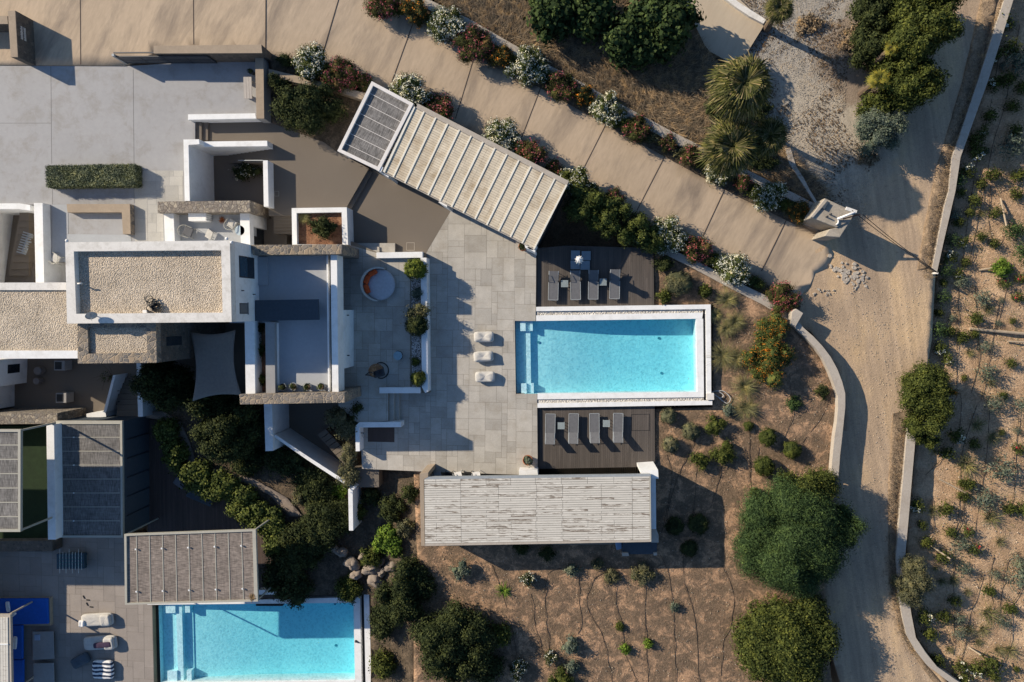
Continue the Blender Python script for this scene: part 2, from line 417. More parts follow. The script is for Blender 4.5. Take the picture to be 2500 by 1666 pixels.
REED1 = reed('grey_reed', (.165, .155, .145), math.radians(27)); REED2 = reed('brown_reed', (.20, .165, .14), math.radians(90)); REED3 = reed('dark_reed', (.15, .14, .13), 0)
GRAV = gravel('roof_gravel', [(.44, .35, .25), (.66, .54, .40), (.54, .45, .34), (.72, .60, .46), (.46, .39, .31)], 15)
PEB = gravel('white_pebbles', [(.62, .58, .52), (.75, .72, .66), (.5, .46, .4), (.7, .66, .6)], 11, .06)
def pebdark():
    return gravel('pebbles_over_dark_felt', [(.02, .02, .02), (.6, .58, .55), (.02, .02, .02), (.7, .68, .65), (.55, .52, .5)], 16, .05)
PEBD = pebdark()
def soilmat(name, ca, cb, cc, s=1.2, dry=.5):
    m, t, b = nodes(name); v = pos(t)
    a = ramp(t, noise(t, v, s, 8, .72, .5), [(.36, ca), (.50, cb), (.60, cc)])
    a = mixc(t, 1, a, ramp(t, noise(t, v, 9, 6, .75), [(.3, (.6,)*3), (.7, (1.4,)*3)]), 'MULTIPLY')
    a = mixc(t, 1, a, ramp(t, noise(t, v, 40, 4, .7), [(.3, (.72,)*3), (.7, (1.28,)*3)]), 'MULTIPLY')
    t.links.new(a, b.inputs['Base Color']); b.inputs['Roughness'].default_value = .98; b.inputs['Specular IOR Level'].default_value = .05
    bump(t, b, noise(t, v, 7, 7, .75), 1, .11); return m
SOILG = soilmat('garden_soil', (.155, .112, .075), (.205, .142, .094), (.43, .27, .165), 1.3)
SOILF = soilmat('sandy_field_soil', (.38, .25, .15), (.48, .32, .195), (.56, .39, .245), .7)
SOILR = soilmat('red_bed_soil', (.16, .08, .05), (.24, .12, .07), (.3, .17, .1), 2)
SOILD = soilmat('dark_bed_soil', (.07, .055, .04), (.11, .085, .06), (.17, .125, .085), 2)  # darker soil of the beds, slope and pots
def roadmat():
    m, t, b = nodes('dirt_road_surface'); v = pos(t, (1, .35, 1), math.radians(-8)); v2 = pos(t)
    a = ramp(t, noise(t, v, .45, 6, .6, .3), [(.32, (.32, .235, .16)), (.5, (.42, .305, .20)), (.68, (.54, .38, .22))])
    for (cx_, cy_), R_, cl_ in (((1900, 190), 7.2, (.34, .31, .265)), ((1985, 60), 5.2, (.33, .30, .26)), ((1990, 330), 4.6, (.40, .345, .27)), ((2130, 130), 1.5, (.22, .165, .12))):
        p_ = P(cx_, cy_, 0); dn = N(t, 'ShaderNodeVectorMath', operation='DISTANCE'); t.links.new(v2, dn.inputs[0]); dn.inputs[1].default_value = (p_.x, p_.y, -.97)
        nn_ = N(t, 'ShaderNodeMath', operation='MULTIPLY_ADD'); nn_.inputs[1].default_value = -5.0; t.links.new(noise(t, v2, 1.1, 8, .75), nn_.inputs[0]); t.links.new(dn.outputs['Value'], nn_.inputs[2])
        dv = N(t, 'ShaderNodeMath', operation='DIVIDE'); dv.inputs[1].default_value = R_; t.links.new(nn_.outputs[0], dv.inputs[0])
        a = mixc(t, ramp(t, dv.outputs[0], [(.15, (.9,)*3), (.75, (0,)*3)]), a, cl_)
    v5 = pos(t, (3.2, .12, 1), math.radians(-9)); a = mixc(t, 1, a, ramp(t, noise(t, v5, 1, 4, .6), [(.3, (.84,)*3), (.7, (1.16,)*3)]), 'MULTIPLY')
    a = mixc(t, ramp(t, noise(t, v2, 3.2, 8, .8, .2), [(.56, (0,)*3), (.66, (.55,)*3)]), a, (.15, .105, .07))
    a = mixc(t, 1, a, ramp(t, noise(t, v2, 12, 6, .7), [(.3, (.82,)*3), (.7, (1.18,)*3)]), 'MULTIPLY')
    a = mixc(t, 1, a, ramp(t, noise(t, v2, 55, 3, .7), [(.3, (.88,)*3), (.7, (1.12,)*3)]), 'MULTIPLY')
    t.links.new(a, b.inputs['Base Color']); b.inputs['Roughness'].default_value = .97
    bump(t, b, noise(t, v2, 10, 7, .7), .8, .04); return m
ROAD = roadmat()
LOT = gravel('pale_lot_gravel', [(.36, .33, .29), (.48, .44, .38), (.40, .34, .27), (.28, .25, .22), (.5, .44, .36)], 9, .03)
VERG = soilmat('verge_earth', (.20, .15, .10), (.28, .20, .13), (.36, .26, .17), 1.8)
DRYG = soilmat('dry_thatch_ground', (.075, .052, .035), (.12, .082, .05), (.2, .14, .085), 1.5)
def flat(name, c, rough=.6, metal=0, spec=.4):
    m, t, b = nodes(name); v = pos(t); a = ramp(t, noise(t, v, 6, 5), [(.3, sc(c, .9)), (.7, sc(c, 1.1))])
    t.links.new(a, b.inputs['Base Color']); b.inputs['Roughness'].default_value = rough; b.inputs['Metallic'].default_value = metal
    b.inputs['Specular IOR Level'].default_value = spec; return m
DARK = flat('dark_metal', (.035, .038, .045), .5); GLASSD = flat('dark_glass', (.012, .018, .025), .08, 0, .8); BLACK = flat('black_rubber', (.015, .015, .015), .6)
SLATE = flat('slate_blue_panel', (.06, .075, .092), .85, 0, .15); GREYF = flat('grey_mesh_fabric', (.135, .135, .14), .85, 0, .15); CREAM = flat('cream_canvas', (.50, .475, .43), .9)
LGREY = flat('light_grey_metal', (.30, .32, .33), .5); ORANGE = flat('burnt_orange_fabric', (.50, .075, .015), .85); DAYF = flat('daybed_fabric', (.42, .43, .46), .9)
TERRA = flat('terracotta', (.42, .16, .08), .8); BLUE = flat('royal_blue_cushion', (.004, .09, .42), .8); TOWEL = flat('white_towel', (.78, .76, .73), .95)
PLUM = flat('plum_towel', (.05, .03, .06), .95); WICK = flat('brown_wicker', (.28, .15, .07), .7); CHROME = flat('steel', (.5, .5, .5), .3, .9)
RUST = flat('rusty_iron', (.16, .07, .04), .8); BARK = M('bark', (.14, .10, .07), .2, 3, 20, .95, 20, .02); POLEW = M('weathered_pole', (.38, .30, .21), .12, 2, 9, .9, 20, .01)
HOSE = flat('black_irrigation_pipe', (.05, .035, .025), .8); SAIL = flat('taupe_shade_cloth', (.21, .185, .16), .9); TURF = M('green_turf', (.015, .03, .01), .2, 3, 40, .9, 60, .02)
ROCKM = M('limestone_boulder', (.25, .205, .165), .16, 1.5, 8, .95, 8, .06, (.2, .16, .12), .5, 2)
OLD = M('old_hut_concrete', (.36, .315, .255), .14, 1, 8, .95, 14, .02, (.2, .17, .14), .6, 1.4)
G_OLE = leafmat('oleander_leaves', [(.025, .036, .010), (.05, .065, .016), (.10, .12, .035), (.035, .045, .013)])
G_RED = leafmat('reddish_leaves', [(.03, .038, .012), (.055, .048, .018), (.055, .068, .02), (.085, .055, .024)])
G_DARK = leafmat('dark_green_leaves', [(.014, .021, .008), (.028, .037, .013), (.058, .07, .026), (.02, .028, .010)])
G_MID = leafmat('mid_green_leaves', [(.025, .034, .008), (.048, .06, .014), (.10, .115, .03)])
G_BRI = leafmat('bright_green_leaves', [(.05, .09, .012), (.09, .15, .02), (.14, .20, .035)])
G_FIG = leafmat('fig_leaves', [(.015, .028, .010), (.03, .05, .016), (.06, .085, .03)])
G_OLV = leafmat('grey_green_leaves', [(.05, .07, .05), (.09, .115, .085), (.15, .17, .13)])
G_TOP = leafmat('clipped_yellow_green', [(.05, .07, .012), (.10, .13, .02), (.17, .18, .035)])
G_SAG = leafmat('clipped_sage', [(.06, .065, .03), (.10, .10, .055), (.15, .14, .08)])
G_HED = leafmat('hedge_leaves', [(.07, .085, .045), (.15, .17, .10), (.28, .30, .19)])
G_GRA = leafmat('grass_blades', [(.10, .10, .035), (.16, .15, .06), (.28, .25, .13), (.12, .13, .04)])
G_DRY = leafmat('dry_grass_blades', [(.10, .072, .045), (.20, .145, .09), (.36, .27, .175), (.14, .10, .065)], .9, .1)
G_PALM = leafmat('palm_fronds', [(.022, .028, .008), (.05, .055, .015), (.10, .10, .035), (.20, .16, .085)])
G_YEL = leafmat('yellowing_fronds', [(.3, .22, .03), (.16, .17, .03), (.24, .22, .05)])
G_PIN = leafmat('pine_like_foliage', [(.02, .037, .013), (.038, .066, .022), (.075, .115, .042)])
B_WHT = leafmat('white_petals', [(.48, .48, .38), (.68, .67, .57)], .8); B_PNK = leafmat('pink_petals', [(.26, .05, .06), (.40, .13, .15), (.2, .03, .04)], .8)
B_ORG = leafmat('orange_petals', [(.55, .17, .02), (.6, .25, .04)], .8); B_RED = leafmat('red_petals', [(.5, .03, .03), (.55, .06, .10)], .8)

# ---------------------------------------------------------------- ground levels
def zd(x, y=0): return .8 if x <= 650 else max(-.95, .8-(x-650)*1.75/1340)
big = MB(); big.v = [(-400, -400, -3.75), (400, -400, -3.75), (400, 400, -3.75), (-400, 400, -3.75)]; big.f = [(0, 1, 2, 3)]
tag(big.build('ground', SOILF), kind='structure')
# dirt road with the junction and the gravel lot
road_poly = [(1980, 810), (2030, 880), (2058, 960), (2058, 1010), (2040, 1160), (2000, 1400), (2030, 1600), (2080, 1760), (2380, 1760), (2236, 1557), (2215, 1462), (2208, 1343), (2218, 1265), (2238, 1038), (2275, 830), (2284, 668), (2322, 504), (2340, 400), (2415, 190), (2480, -60), (1700, -60), (1700, 30), (1775, 150), (1780, 260), (1830, 330), (1860, 380), (1985, 480), (1950, 540), (1900, 640), (1850, 705), (1940, 790)]
terrain('road', road_poly, lambda x, y: -.97, ROAD, .6, .04, 2)
lot_poly_ = [(1785, -40), (2125, -40), (2075, 160), (2060, 300), (2160, 420), (2130, 500), (2030, 470), (1960, 420), (1900, 340), (1850, 250), (1790, 160), (1822, 132), (1868, 58)]
0 and terrain('gravel_lot', lot_poly_, lambda x, y: -.93+.02*math.sin(x*.03), LOT, .6, .02, 4, -1.1)
terrain('field_soil', [(2476, -60), (2414, 193), (2346, 384), (2326, 504), (2290, 668), (2266, 817), (2240, 1038), (2220, 1264), (2213, 1343), (2221, 1462), (2238, 1557), (2290, 1628), (2400, 1760), (2760, 1760), (2760, -60)], lambda x, y: -1.85, SOILF, .5, .10, 5)
terrain('verge_soil', [(2192, 1210), (2230, 1000), (2180, 1010), (2170, 1180), (2170, 1300), (2170, 1420), (2200, 1550), (2250, 1628), (2320, 1720), (2345, 1720), (2262, 1625), (2212, 1551), (2190, 1444), (2186, 1354)], lambda x, y: -.92, VERG, .5, .02, 5, -1.2)
terrain('verge_soil', [(2452, -60), (2388, 190), (2322, 387), (2314, 465), (2300, 504), (2270, 653), (2240, 660), (2268, 500), (2290, 400), (2350, 200), (2410, -60)], lambda x, y: -.925, VERG, .5, .02, 5, -1.2)
terrain('driveway', [(-160, -60), (950, -60), (1010, 40), (1150, 118), (1310, 205), (1440, 278), (1600, 365), (1790, 470), (1945, 545), (2018, 585), (2036, 620), (2022, 655), (1990, 668), (1978, 700), (1950, 728), (1955, 750), (1900, 712), (1800, 650), (1700, 605), (1600, 560), (1480, 500), (1380, 445), (1260, 395), (1140, 322), (1015, 262), (920, 215), (830, 190), (760, 158), (668, 140), (640, 130), (375, 132), (305, 161), (-160, 158)], zd, DRIVE, 1.0, 0, 6)
j = MB()
for a in [((472, -20), (473, 109)), ((649, -20), (648, 137)), ((832, -20), (789, 127), (783, 160)), ((1008, 58), (951, 215)), ((1162, 125), (1112, 290)), ((1320, 215), (1270, 345)), ((1479, 304), (1421, 419)), ((1622, 384), (1555, 514)), ((1769, 463), (1716, 577)), ((1923, 531), (1859, 662)), ((196, 0), (197, 158)), ((1250, 30), (1250, 31))]:
    for p, q in zip(a, a[1:]):
        A, B = P(*p, zd(p[0])), P(*q, zd(q[0])); k = 6
        for i in range(k):
            u = A.lerp(B, i/k); v = A.lerp(B, (i+1)/k); u.z = zd(*unproj(u.x, u.y, u.z))+.006; v.z = zd(*unproj(v.x, v.y, v.z))+.006
            j.bar(u, v, .05, .012)
dj = j.build('driveway_joint', flat('dark_joint', (.07, .05, .04), .9)); setpar(dj, bpy.data.objects['driveway'])  # dark bars marking the joints in the concrete
terrain('dry_grass_ground', [(1040, -60), (1060, 0), (1146, 46), (1242, 102), (1338, 158), (1392, 186), (1474, 232), (1556, 276), (1638, 320), (1692, 352), (1830, 418), (1990, 500), (2020, 470), (1940, 400), (1880, 350), (1860, 300), (1790, 200), (1720, 110), (1640, -60)], lambda x, y: zd(x)+.32, DRYG, .5, .12, 7)
terrain('planting_soil', [(940, -60), (1040, -60), (1049, 0), (1144, 46), (1240, 101), (1336, 157), (1391, 185), (1472, 231), (1554, 275), (1636, 319), (1728, 365), (1830, 418), (1990, 500), (1985, 545), (1940, 548), (1790, 474), (1600, 370), (1440, 283), (1310, 210), (1150, 123), (1000, 40)], lambda x, y: zd(x)+.04, SOILD, .7, .02, 8)
terrain('planting_soil', [(655, 135), (760, 155), (830, 187), (920, 212), (1015, 259), (1140, 319), (1260, 392), (1380, 441), (1480, 497), (1600, 557), (1700, 602), (1800, 647), (1955, 748), (1940, 790), (1840, 722), (1610, 600), (1560, 590), (1400, 470), (1383, 452), (1010, 255), (900, 215), (660, 175)], lambda x, y: zd(x)+.03, SOILD, .7, .02, 9)
terrain('bed_soil', [(640, 165), (910, 230), (825, 372), (790, 347), (700, 314), (662, 300), (642, 290)], lambda x, y: .40, SOILD, .5, .03, 9)
tag(MB().px([(1650, -60), (1745, -60), (1868, 58), (1822, 132), (1777, 150), (1700, 108), (1640, -60)], -.60, -2).build('ramp', DRIVE2), kind='structure')
gar = [(1595, 600), (1620, 604), (1840, 730), (1945, 797), (1992, 850), (2022, 901), (2049, 967), (2046, 1032), (2037, 1098), (2031, 1160), (2030, 1300), (2010, 1400), (2020, 1560), (2040, 1760), (1010, 1760), (1010, 1480), (1020, 1400), (1010, 1150), (1040, 1150), (1310, 1165), (1500, 1165), (1595, 1160), (1597, 1000), (1740, 995), (1742, 745), (1597, 746)]
terrain('garden_soil', gar, lambda x, y: -.40, SOILG, .45, .07, 10)
def zs(x, y):
    t = min(1, max(0, (x-880)/150)) if y < 1480 else min(1, max(0, (x-920)/110)); return -1.7+1.3*t
terrain('slope_soil', [(870, 1150), (1045, 1150), (1024, 1400), (1014, 1480), (1014, 1760), (905, 1760), (905, 1452), (690, 1455), (685, 1350), (650, 1285), (600, 1240), (540, 1205), (470, 1170), (425, 1115), (400, 1060), (375, 1010), (460, 970), (640, 985), (650, 1100), (760, 1130)], zs, SOILD, .5, .08, 11)

# ---------------------------------------------------------------- entrance court
def slab(name, pts, z, m, zb=-3.1, label=None): return tag(MB().px(pts, z, zb).build(name, m), label, kind='structure')
court = slab('court_floor', [(-160, 160), (305, 162), (645, 142), (640, 287), (476, 288), (476, 342), (462, 345), (462, 520), (600, 520), (600, 640), (106, 640), (106, 500), (-160, 500)], .75, CONC)
jb = MB()
for a, b in (((124, 162), (126, 400)), ((325, 170), (327, 400)), ((-20, 301), (124, 301)), ((128, 462), (128, 500)), ((327, 455), (328, 497))): jb.bar(P(*a, .753), P(*b, .753), .03, .006)
jb.build('joint', flat('fine_joint', (.16, .155, .15)), court)
paving('flagstones', [(352, 417), (447, 417), (448, 491), (385, 493), (385, 519), (398, 519), (400, 590), (330, 590), (330, 495), (327, 460)], .75, TILE2, court, .32, .008, seed=3)
tag(slab('patio_floor', [(128, 500), (166, 500), (166, 572), (318, 574), (330, 640), (128, 640)], .765, ROOFC, .7))
def wall(name, pts, zt, zb, m, label, cat='wall', bev=.012, capm=None, group=None, side=None):
    """a wall; with side: the body has another material below a thin cap"""
    top = PP(pts, zt); 
    if side is None:
        return tag(MB().prism(top, zb).build(name, m, bevel=bev), label, cat, group)
    r = thing(name, label, cat, tuple(sum((Vector(p) for p in top), Vector())/len(top)*1)[:2]+(zb,), group)
    MB().prism([Vector((p.x, p.y, zt-.05)) for p in top], zb).build('masonry', side, r)
    MB().prism(top, zt-.05).build('cap', m, r, bevel=.01); return r
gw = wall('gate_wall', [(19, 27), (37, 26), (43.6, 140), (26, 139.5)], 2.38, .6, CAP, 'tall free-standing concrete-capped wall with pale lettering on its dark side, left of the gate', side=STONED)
# pale lettering on the east face of the wall, near the top
lm = MB(); a = P(37, 26, 2.38); b = P(43.6, 140, 2.38); rr = random.Random(4)
d = (b-a).normalized(); nrm = Vector((-d.y, d.x, 0)); nrm = nrm if nrm.x > 0 else -nrm
for row, (z0, z1, cnt) in enumerate(((1.84, 2.06, 12), (1.56, 1.78, 12))):
    for i in range(cnt):
        s = .88+i*.073
        p = a+d*s+nrm*.012
        hh = (z1-z0)
        for kx in range(2): 
            q = p+d*(.018*kx*1.6); lm.bar(Vector((q.x, q.y, z0)), Vector((q.x, q.y, z0+hh*(.6+.4*rr.random()))), .014, .016)
        if rr.random() < .7: lm.bar(Vector((p.x, p.y, z0+hh*.5)), Vector((p.x, p.y, z0+hh*.5))+d*.04, .012, .018)
lm.build('lettering', TOWEL, gw)
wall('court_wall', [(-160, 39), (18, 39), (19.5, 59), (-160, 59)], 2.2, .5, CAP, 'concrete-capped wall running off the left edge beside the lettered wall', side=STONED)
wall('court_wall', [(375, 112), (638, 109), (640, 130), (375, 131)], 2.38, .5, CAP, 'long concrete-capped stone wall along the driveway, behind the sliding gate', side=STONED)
wall('court_wall', [(622.5, 130.5), (643, 130.5), (645, 290), (626, 290)], 1.5, -.2, CAP, 'concrete-capped wall running down the court beside the wooden bench', side=GREYPL)
wall('garden_wall', [(655, 168), (716, 183), (778, 199), (896, 228), (882, 243), (806, 219), (716, 201), (656, 191)], 1.15, .2, CAP, 'low tan retaining wall between the flowering oleanders and the big dark bush')
g = thing('sliding_gate', 'grey slatted metal sliding gate parked against the court wall', 'gate', P(300, 150, .75))
zg0, zg1 = .82, 2.08
gp = [P(283, 138.5, zg1), P(506, 137.5, zg1)]
fr = MB()
for z in (zg0+.05, (zg0+zg1)/2, zg1): fr.bar(gp[0]+Vector((0, 0, z-zg1)), gp[1]+Vector((0, 0, z-zg1)), .06, .06)
L = gp[1]-gp[0]
for k in range(5): q = gp[0]+L*k/4; fr.bar(Vector((q.x, q.y, zg0)), Vector((q.x, q.y, zg1)), .07, .07)
fr.build('frame', DARK, g)
sl = MB()
for k in range(1, 90): q = gp[0]+L*k/90; sl.bar(Vector((q.x, q.y, zg0)), Vector((q.x, q.y, zg1)), .045, .02)
sl.build('slats', flat('gate_slats', (.10, .11, .125), .5), g)
MB().box(gp[0]+Vector((-.1, .05, -.55)), (.16, .16, 1.45)).build('post', LGREY, g); MB().bar(gp[0]+Vector((-.1, .22, .08)), gp[1]+Vector((0, .22, .08)), .07, .08).build('track', DARK, g)
bn = thing('bench', 'pale weathered plank bench against the court wall', 'bench', P(604, 214, .75))
for k, (x0, x1) in enumerate(((594, 600), (600.5, 607), (607.5, 613.5))): MB().px([(x0, 188), (x1, 188), (x1+1.5, 241), (x0+1.5, 241)], 1.2, 1.15).build('plank', BENCHW, bn)
for y in (196, 232): MB().px([(596, y), (613, y), (613, y+4), (596, y+4)], 1.14, .75).build('leg', BENCHW, bn)
def pot(px_, py_, z, r, label, m=TERRA, plant=None, h=.45, seed=1, size=.06, group=None, cat='potted plant'):
    c = P(px_, py_, z+h); t = thing('plant_pot', label, cat, (c.x, c.y, z), group)
    MB().lathe((c.x, c.y, z), [(r*.65, 0), (r*.95, h*.8), (r*1.05, h*.82), (r*1.05, h), (r*.88, h), (r*.85, h-.08)], 24).build('pot', m, t, True)
    MB().lathe((c.x, c.y, z), [(r*.87, h-.1), (r*.87, h-.06)], 20).build('soil', SOILD, t)
    if plant: foliage('leaves', plant, t, [(c.x, c.y, z+h+r*.5, r*.85, r*.85, r*.8)], size, .5, 30, 14, .06, seed, .5, low=-.2)
    return t
pot(612, 175, .75, .16, 'small dark pot on the shaded court floor north of the wooden bench', DARK, G_DARK)
# long clipped hedge on the court
hc = [P(108, 402, 1.6), P(331, 402, 1.6), P(331, 456, 1.6), P(108, 454, 1.6)]
hx0, hx1, hy0, hy1 = hc[0].x, hc[1].x, hc[2].y, hc[0].y
hd = thing('clipped_hedge', 'long low clipped hedge standing on the grey court', 'hedge', ((hx0+hx1)/2, (hy0+hy1)/2, .75))
MB().box(((hx0+hx1)/2, (hy0+hy1)/2, 1.15), (hx1-hx0-.16, hy1-hy0-.16, .8)).build('core', G_DARK, hd, bevel=.1)
rng = np.random.default_rng(5); cs_ = []; ns_ = []
for _ in range(15000):
    u, v = rng.uniform(0, 1, 2); f = rng.uniform()
    X, Y, Z = hx0+.1+u*(hx1-hx0-.2), hy0+.1+v*(hy1-hy0-.2), .78+rng.uniform()*.82
    if f < .6: c, n_ = (X, Y, 1.56+.04*math.sin(X*3)*math.cos(Y*4)+rng.normal()*.03), (0, 0, 1)
    elif f < .75: c, n_ = (X, hy0+.07, Z), (0, -1, 0)
    elif f < .9: c, n_ = (X, hy1-.07, Z), (0, 1, 0)
    else: s = rng.uniform() < .5; c, n_ = ((hx0+.07 if s else hx1-.07), Y, Z), ((-1 if s else 1), 0, 0)
    cs_.append(c); ns_.append(n_)
cs_ = np.array(cs_)+rng.normal(size=(len(cs_), 3))*.035; ns_ = np.array(ns_, float)+rng.normal(size=cs_.shape)*.6; ns_ /= np.linalg.norm(ns_, axis=1)[:, None]
V, Q = leafquads(cs_, ns_, .045, .5, rng); fastmesh('foliage', V, Q, G_HED, hd)

# ---------------------------------------------------------------- steps, sunken court and walls
slab('walkway', [(476, 287), (664, 287), (668, 300), (700, 312), (790, 345), (826, 370), (900, 412), (846, 506), (713, 512), (713, 527), (656, 527), (655, 366), (650, 346), (476, 343)], .36, BROWNC)
for i, (x, z) in enumerate(((476, .62), (491.5, .49))): tag(MB().px([(x, 287), (x+16, 287), (x+16, 343), (x, 343)], z, .3).build('step', BROWNC), kind='structure')
wall('white_wall', [(459, 279.5), (623, 277), (625.5, 290), (459, 293)], 1.2, -.5, WHITE, 'long straight white wall above the court steps, ending at the concrete-capped wall')
w2 = wall('white_wall', [(447.7, 341), (486, 340.4), (487.2, 352.5), (460.4, 354.4), (463.5, 491), (451, 491)], 1.9, -2.6, WHITE, 'white L-shaped wall along the west side of the sunken stair court')
wall('white_wall', [(487.5, 346), (652.4, 343.8), (653, 357.5), (487.5, 359)], 1.26, -2.6, WHITE, 'straight white wall running above the descending stair flight')
wall('white_wall', [(642, 392), (653.7, 392), (656, 505), (644, 505)], 1.26, -2.6, WHITE, 'white wall on the east side of the sunken stair court')
slab('sunken_floor', [(500, 350), (612, 350), (700, 520), (700, 605), (590, 605), (540, 520), (500, 500)], -1.4, BROWNC)
st = MB()
for i in range(10):
    x0 = 655-i*9.6; z = .22-i*.162
    a = [(x0-10, 358), (x0+1, 358), (x0+1, 398), (x0-10, 398)]
    A = PP(a, z); st.prism(A, -2)
tag(st.build('stair_flight', BROWNC), 'flight of grey steps going down into the sunken court', 'steps')
MB_ = MB(); MB_.tube([P(582, 392, .1), P(642, 392, 1.2)], .03); tag(MB_.build('handrail', LGREY), 'slim pale handrail beside the stair flight', 'handrail')
st = MB()
for i in range(6): st.px([(668, 522+i*8), (716, 522+i*8), (716, 531+i*8), (668, 531+i*8)], .2-i*.16, -2)
tag(st.build('stair_flight', BROWNC), 'dark steps beside the white planter box, leading down to a doorway', 'steps')
wall('stone_wall', [(384.5, 492.6), (610, 490), (611.4, 518.5), (385, 520)], 1.85, -2.6, STONE2, 'thick stone wall on the north edge of the furnished balcony')
# balcony with furniture
slab('balcony_floor', [(400, 518), (610, 518), (612, 605), (400, 605)], .76, ROOFC, -.2)
wall('white_wall', [(399.5, 519.5), (423.5, 519.5), (427, 590), (403, 590)], 1.45, .5, WHITE, 'white parapet block on the west side of the furnished balcony')
bw = thing('balcony_block', 'white block wall on the east side of the furnished balcony, with a dark doorway below', 'wall', P(600, 560, -1.4))
bt = PP([(585.5, 518), (608.5, 517.5), (611, 600), (588, 598)], 1.3)
MB().prism(bt, .7).build('wall', WHITE, bw)
A, B, C_, D_ = bt
lo_ = lambda p: Vector((p.x, p.y, .7))
MB().prism([lo_(A), lo_(B), lo_(B.lerp(C_, .4)), lo_(A.lerp(D_, .4))], -1.4).build('wall', WHITE, bw)
u_, v_ = B.lerp(C_, .4), B.lerp(C_, 1.0)
MB().prism([Vector((u_.x-.3, u_.y, .69)), Vector((u_.x-.22, u_.y, .69)), Vector((v_.x-.22, v_.y, .69)), Vector((v_.x-.3, v_.y, .69))], -1.4).build('door', GLASSD, bw)

def chair(px_, py_, z, rot, label, name='lounge_chair', frame=FRAMEB, seat=GREYF, sc_=1.0, group=None):
    c = P(px_, py_, z+.4); t = thing(name, label, 'chair', (c.x, c.y, z), group); m = Matrix.Rotation(rot, 3, 'Z')
    f = lambda x, y, zz: Vector((c.x, c.y, z))+m @ (Vector((x, y, zz))*sc_)
    MB().prism([f(-.28, -.3, .42), f(.28, -.3, .42), f(.28, .26, .42), f(-.28, .26, .42)], z+.34).build('seat', seat, t, bevel=.03)
    arc = [f(-.33, -.28, .62)]+[f(.35*math.cos(a), .08+.34*math.sin(a), .68+.12*math.sin(a)) for a in np.linspace(math.pi, 0, 9)]+[f(.33, -.28, .62)]
    MB().tube(arc, .025*sc_).build('back_rail', frame, t)
    bk = MB()
    for i in range(1, 9): bk.tube([arc[i+0], f(.26*math.cos(math.pi-(i-1)*math.pi/8), .08+.24*math.sin(math.pi-(i-1)*math.pi/8), .4)], .012)
    bk.build('backrest', frame, t)
    for sx in (-1, 1):
        for sy in (-1, 1): MB().tube([f(sx*.27, sy*.27, .4), f(sx*.32, sy*.3, 0)], .02).build('leg', frame, t)
    return t
chair(459, 566, .76, 1.2, 'cushioned armchair on the balcony beside the footstool', sc_=1.1)
chair(566, 548, .76, 2.6, 'slim framed armchair on the balcony beside the glass table', seat=CREAM)
t = thing('footstool', 'cream cushioned footstool on the balcony next to the armchair', 'footstool', P(505, 575, .76)); MB().px([(508, 558), (521, 568), (514, 586), (499, 578)], 1.12, 1.04).build('cushion', CREAM, t, bevel=.03)
for q in ((508, 560), (519, 569), (513, 584), (501, 577)): MB().tube([P(*q, 1.05), P(*q, 1.05)-Vector((0, 0, .29))], .015).build('leg', FRAMEB, t)
c = P(594, 563, 1.3); t = thing('glass_table', 'round glass side table on the balcony by the white block wall', 'table', (c.x-.3, c.y, .76)); MB().lathe((c.x-.25, c.y, 1.28), [(.34, 0), (.34, .02)], 28).build('top', flat('frosted_glass', (.45, .52, .55), .15), t)
MB().tube([(c.x-.25, c.y, 1.27), (c.x-.25, c.y, .78)], .04).build('leg', LGREY, t)
t = thing('bar_counter', 'white slatted outdoor unit against the stone wall of the balcony', 'cabinet', P(480, 530, .76)); MB().px([(459, 518.5), (502, 518.5), (502, 540), (460, 540)], 1.55, .8).build('body', WHITE, t, bevel=.01)
s_ = MB(); e = P(502, 530, 1.55)
for k in range(4): s_.box((e.x+.03, e.y+.2-.14*k, 1.2), (.08, .07, .75))
s_.build('slats', WHITE, t)
def tuft(px_, py_, rpx, z, label, m=G_GRA, cat='grass tuft', n=150, up=1.0, seed=0, h=1.0, group=None, name='ornamental_grass', wd=.025):
    c = P(px_, py_, z+.2*h); r = rpx/SC(z); rg = random.Random(seed+int(px_))
    o = blades(name, m, None, [(rg.gauss(0, r*.12), rg.gauss(0, r*.12), 0, rg.uniform(0, 6.283)) for _ in range(n)], r*1.45*h, wd, seed+int(px_), up, .55, 4)
    o.location = (c.x, c.y, z); return tag(o, label, cat, group)
tuft(540, 537, 12, .76, 'small dried reddish plant on the balcony floor', leafmat('rust_leaves', [(.3, .11, .05), (.2, .08, .04)]), 'plant', 60, 1.0, 3, .7, name='dried_plant', wd=.05)
# ⅂-shaped low stone bench wall on the patio
wall('low_stone_wall', [(162.5, 498.5), (317, 498.5), (319, 571.7), (300, 572), (297, 519), (164.5, 519)], 1.22, .6, CAP, 'low L-shaped tan wall with stone sides on the white patio', side=STONE)
# left sunken stair and walls
slab('sunken_floor', [(-160, 505), (84, 505), (84, 705), (-160, 705)], -2.0, BROWNC)
wall('white_wall', [(82.5, 496), (104, 496), (108, 692), (87, 692)], 1.45, -2.2, WHITE, 'tall north-south white wall between the patio and the left sunken stair')
wall('white_wall', [(-160, 497), (47, 497), (74, 501), (74, 515), (45, 511), (-160, 511)], 1.1, -2.2, WHITE, 'white wall closing the north end of the left sunken stair')
wall('white_wall', [(-220, 511), (-50, 511), (-75, 700), (-220, 700)], 1.0, -2.2, WHITE, 'white wall on the left edge of the picture beside the sunken stair')
s_ = MB()
for i in range(9): s_.prism([P(48-i*3.2, 518+i*17, -.6-i*.15), P(70, 518+i*17, -.6-i*.15), P(70, 538+i*17, -.6-i*.15), P(46-i*3.2, 538+i*17, -.6-i*.15)], -2.1)
tag(s_.build('stair_flight', BROWNC), 'shaded stair flight in the left sunken court', 'steps')
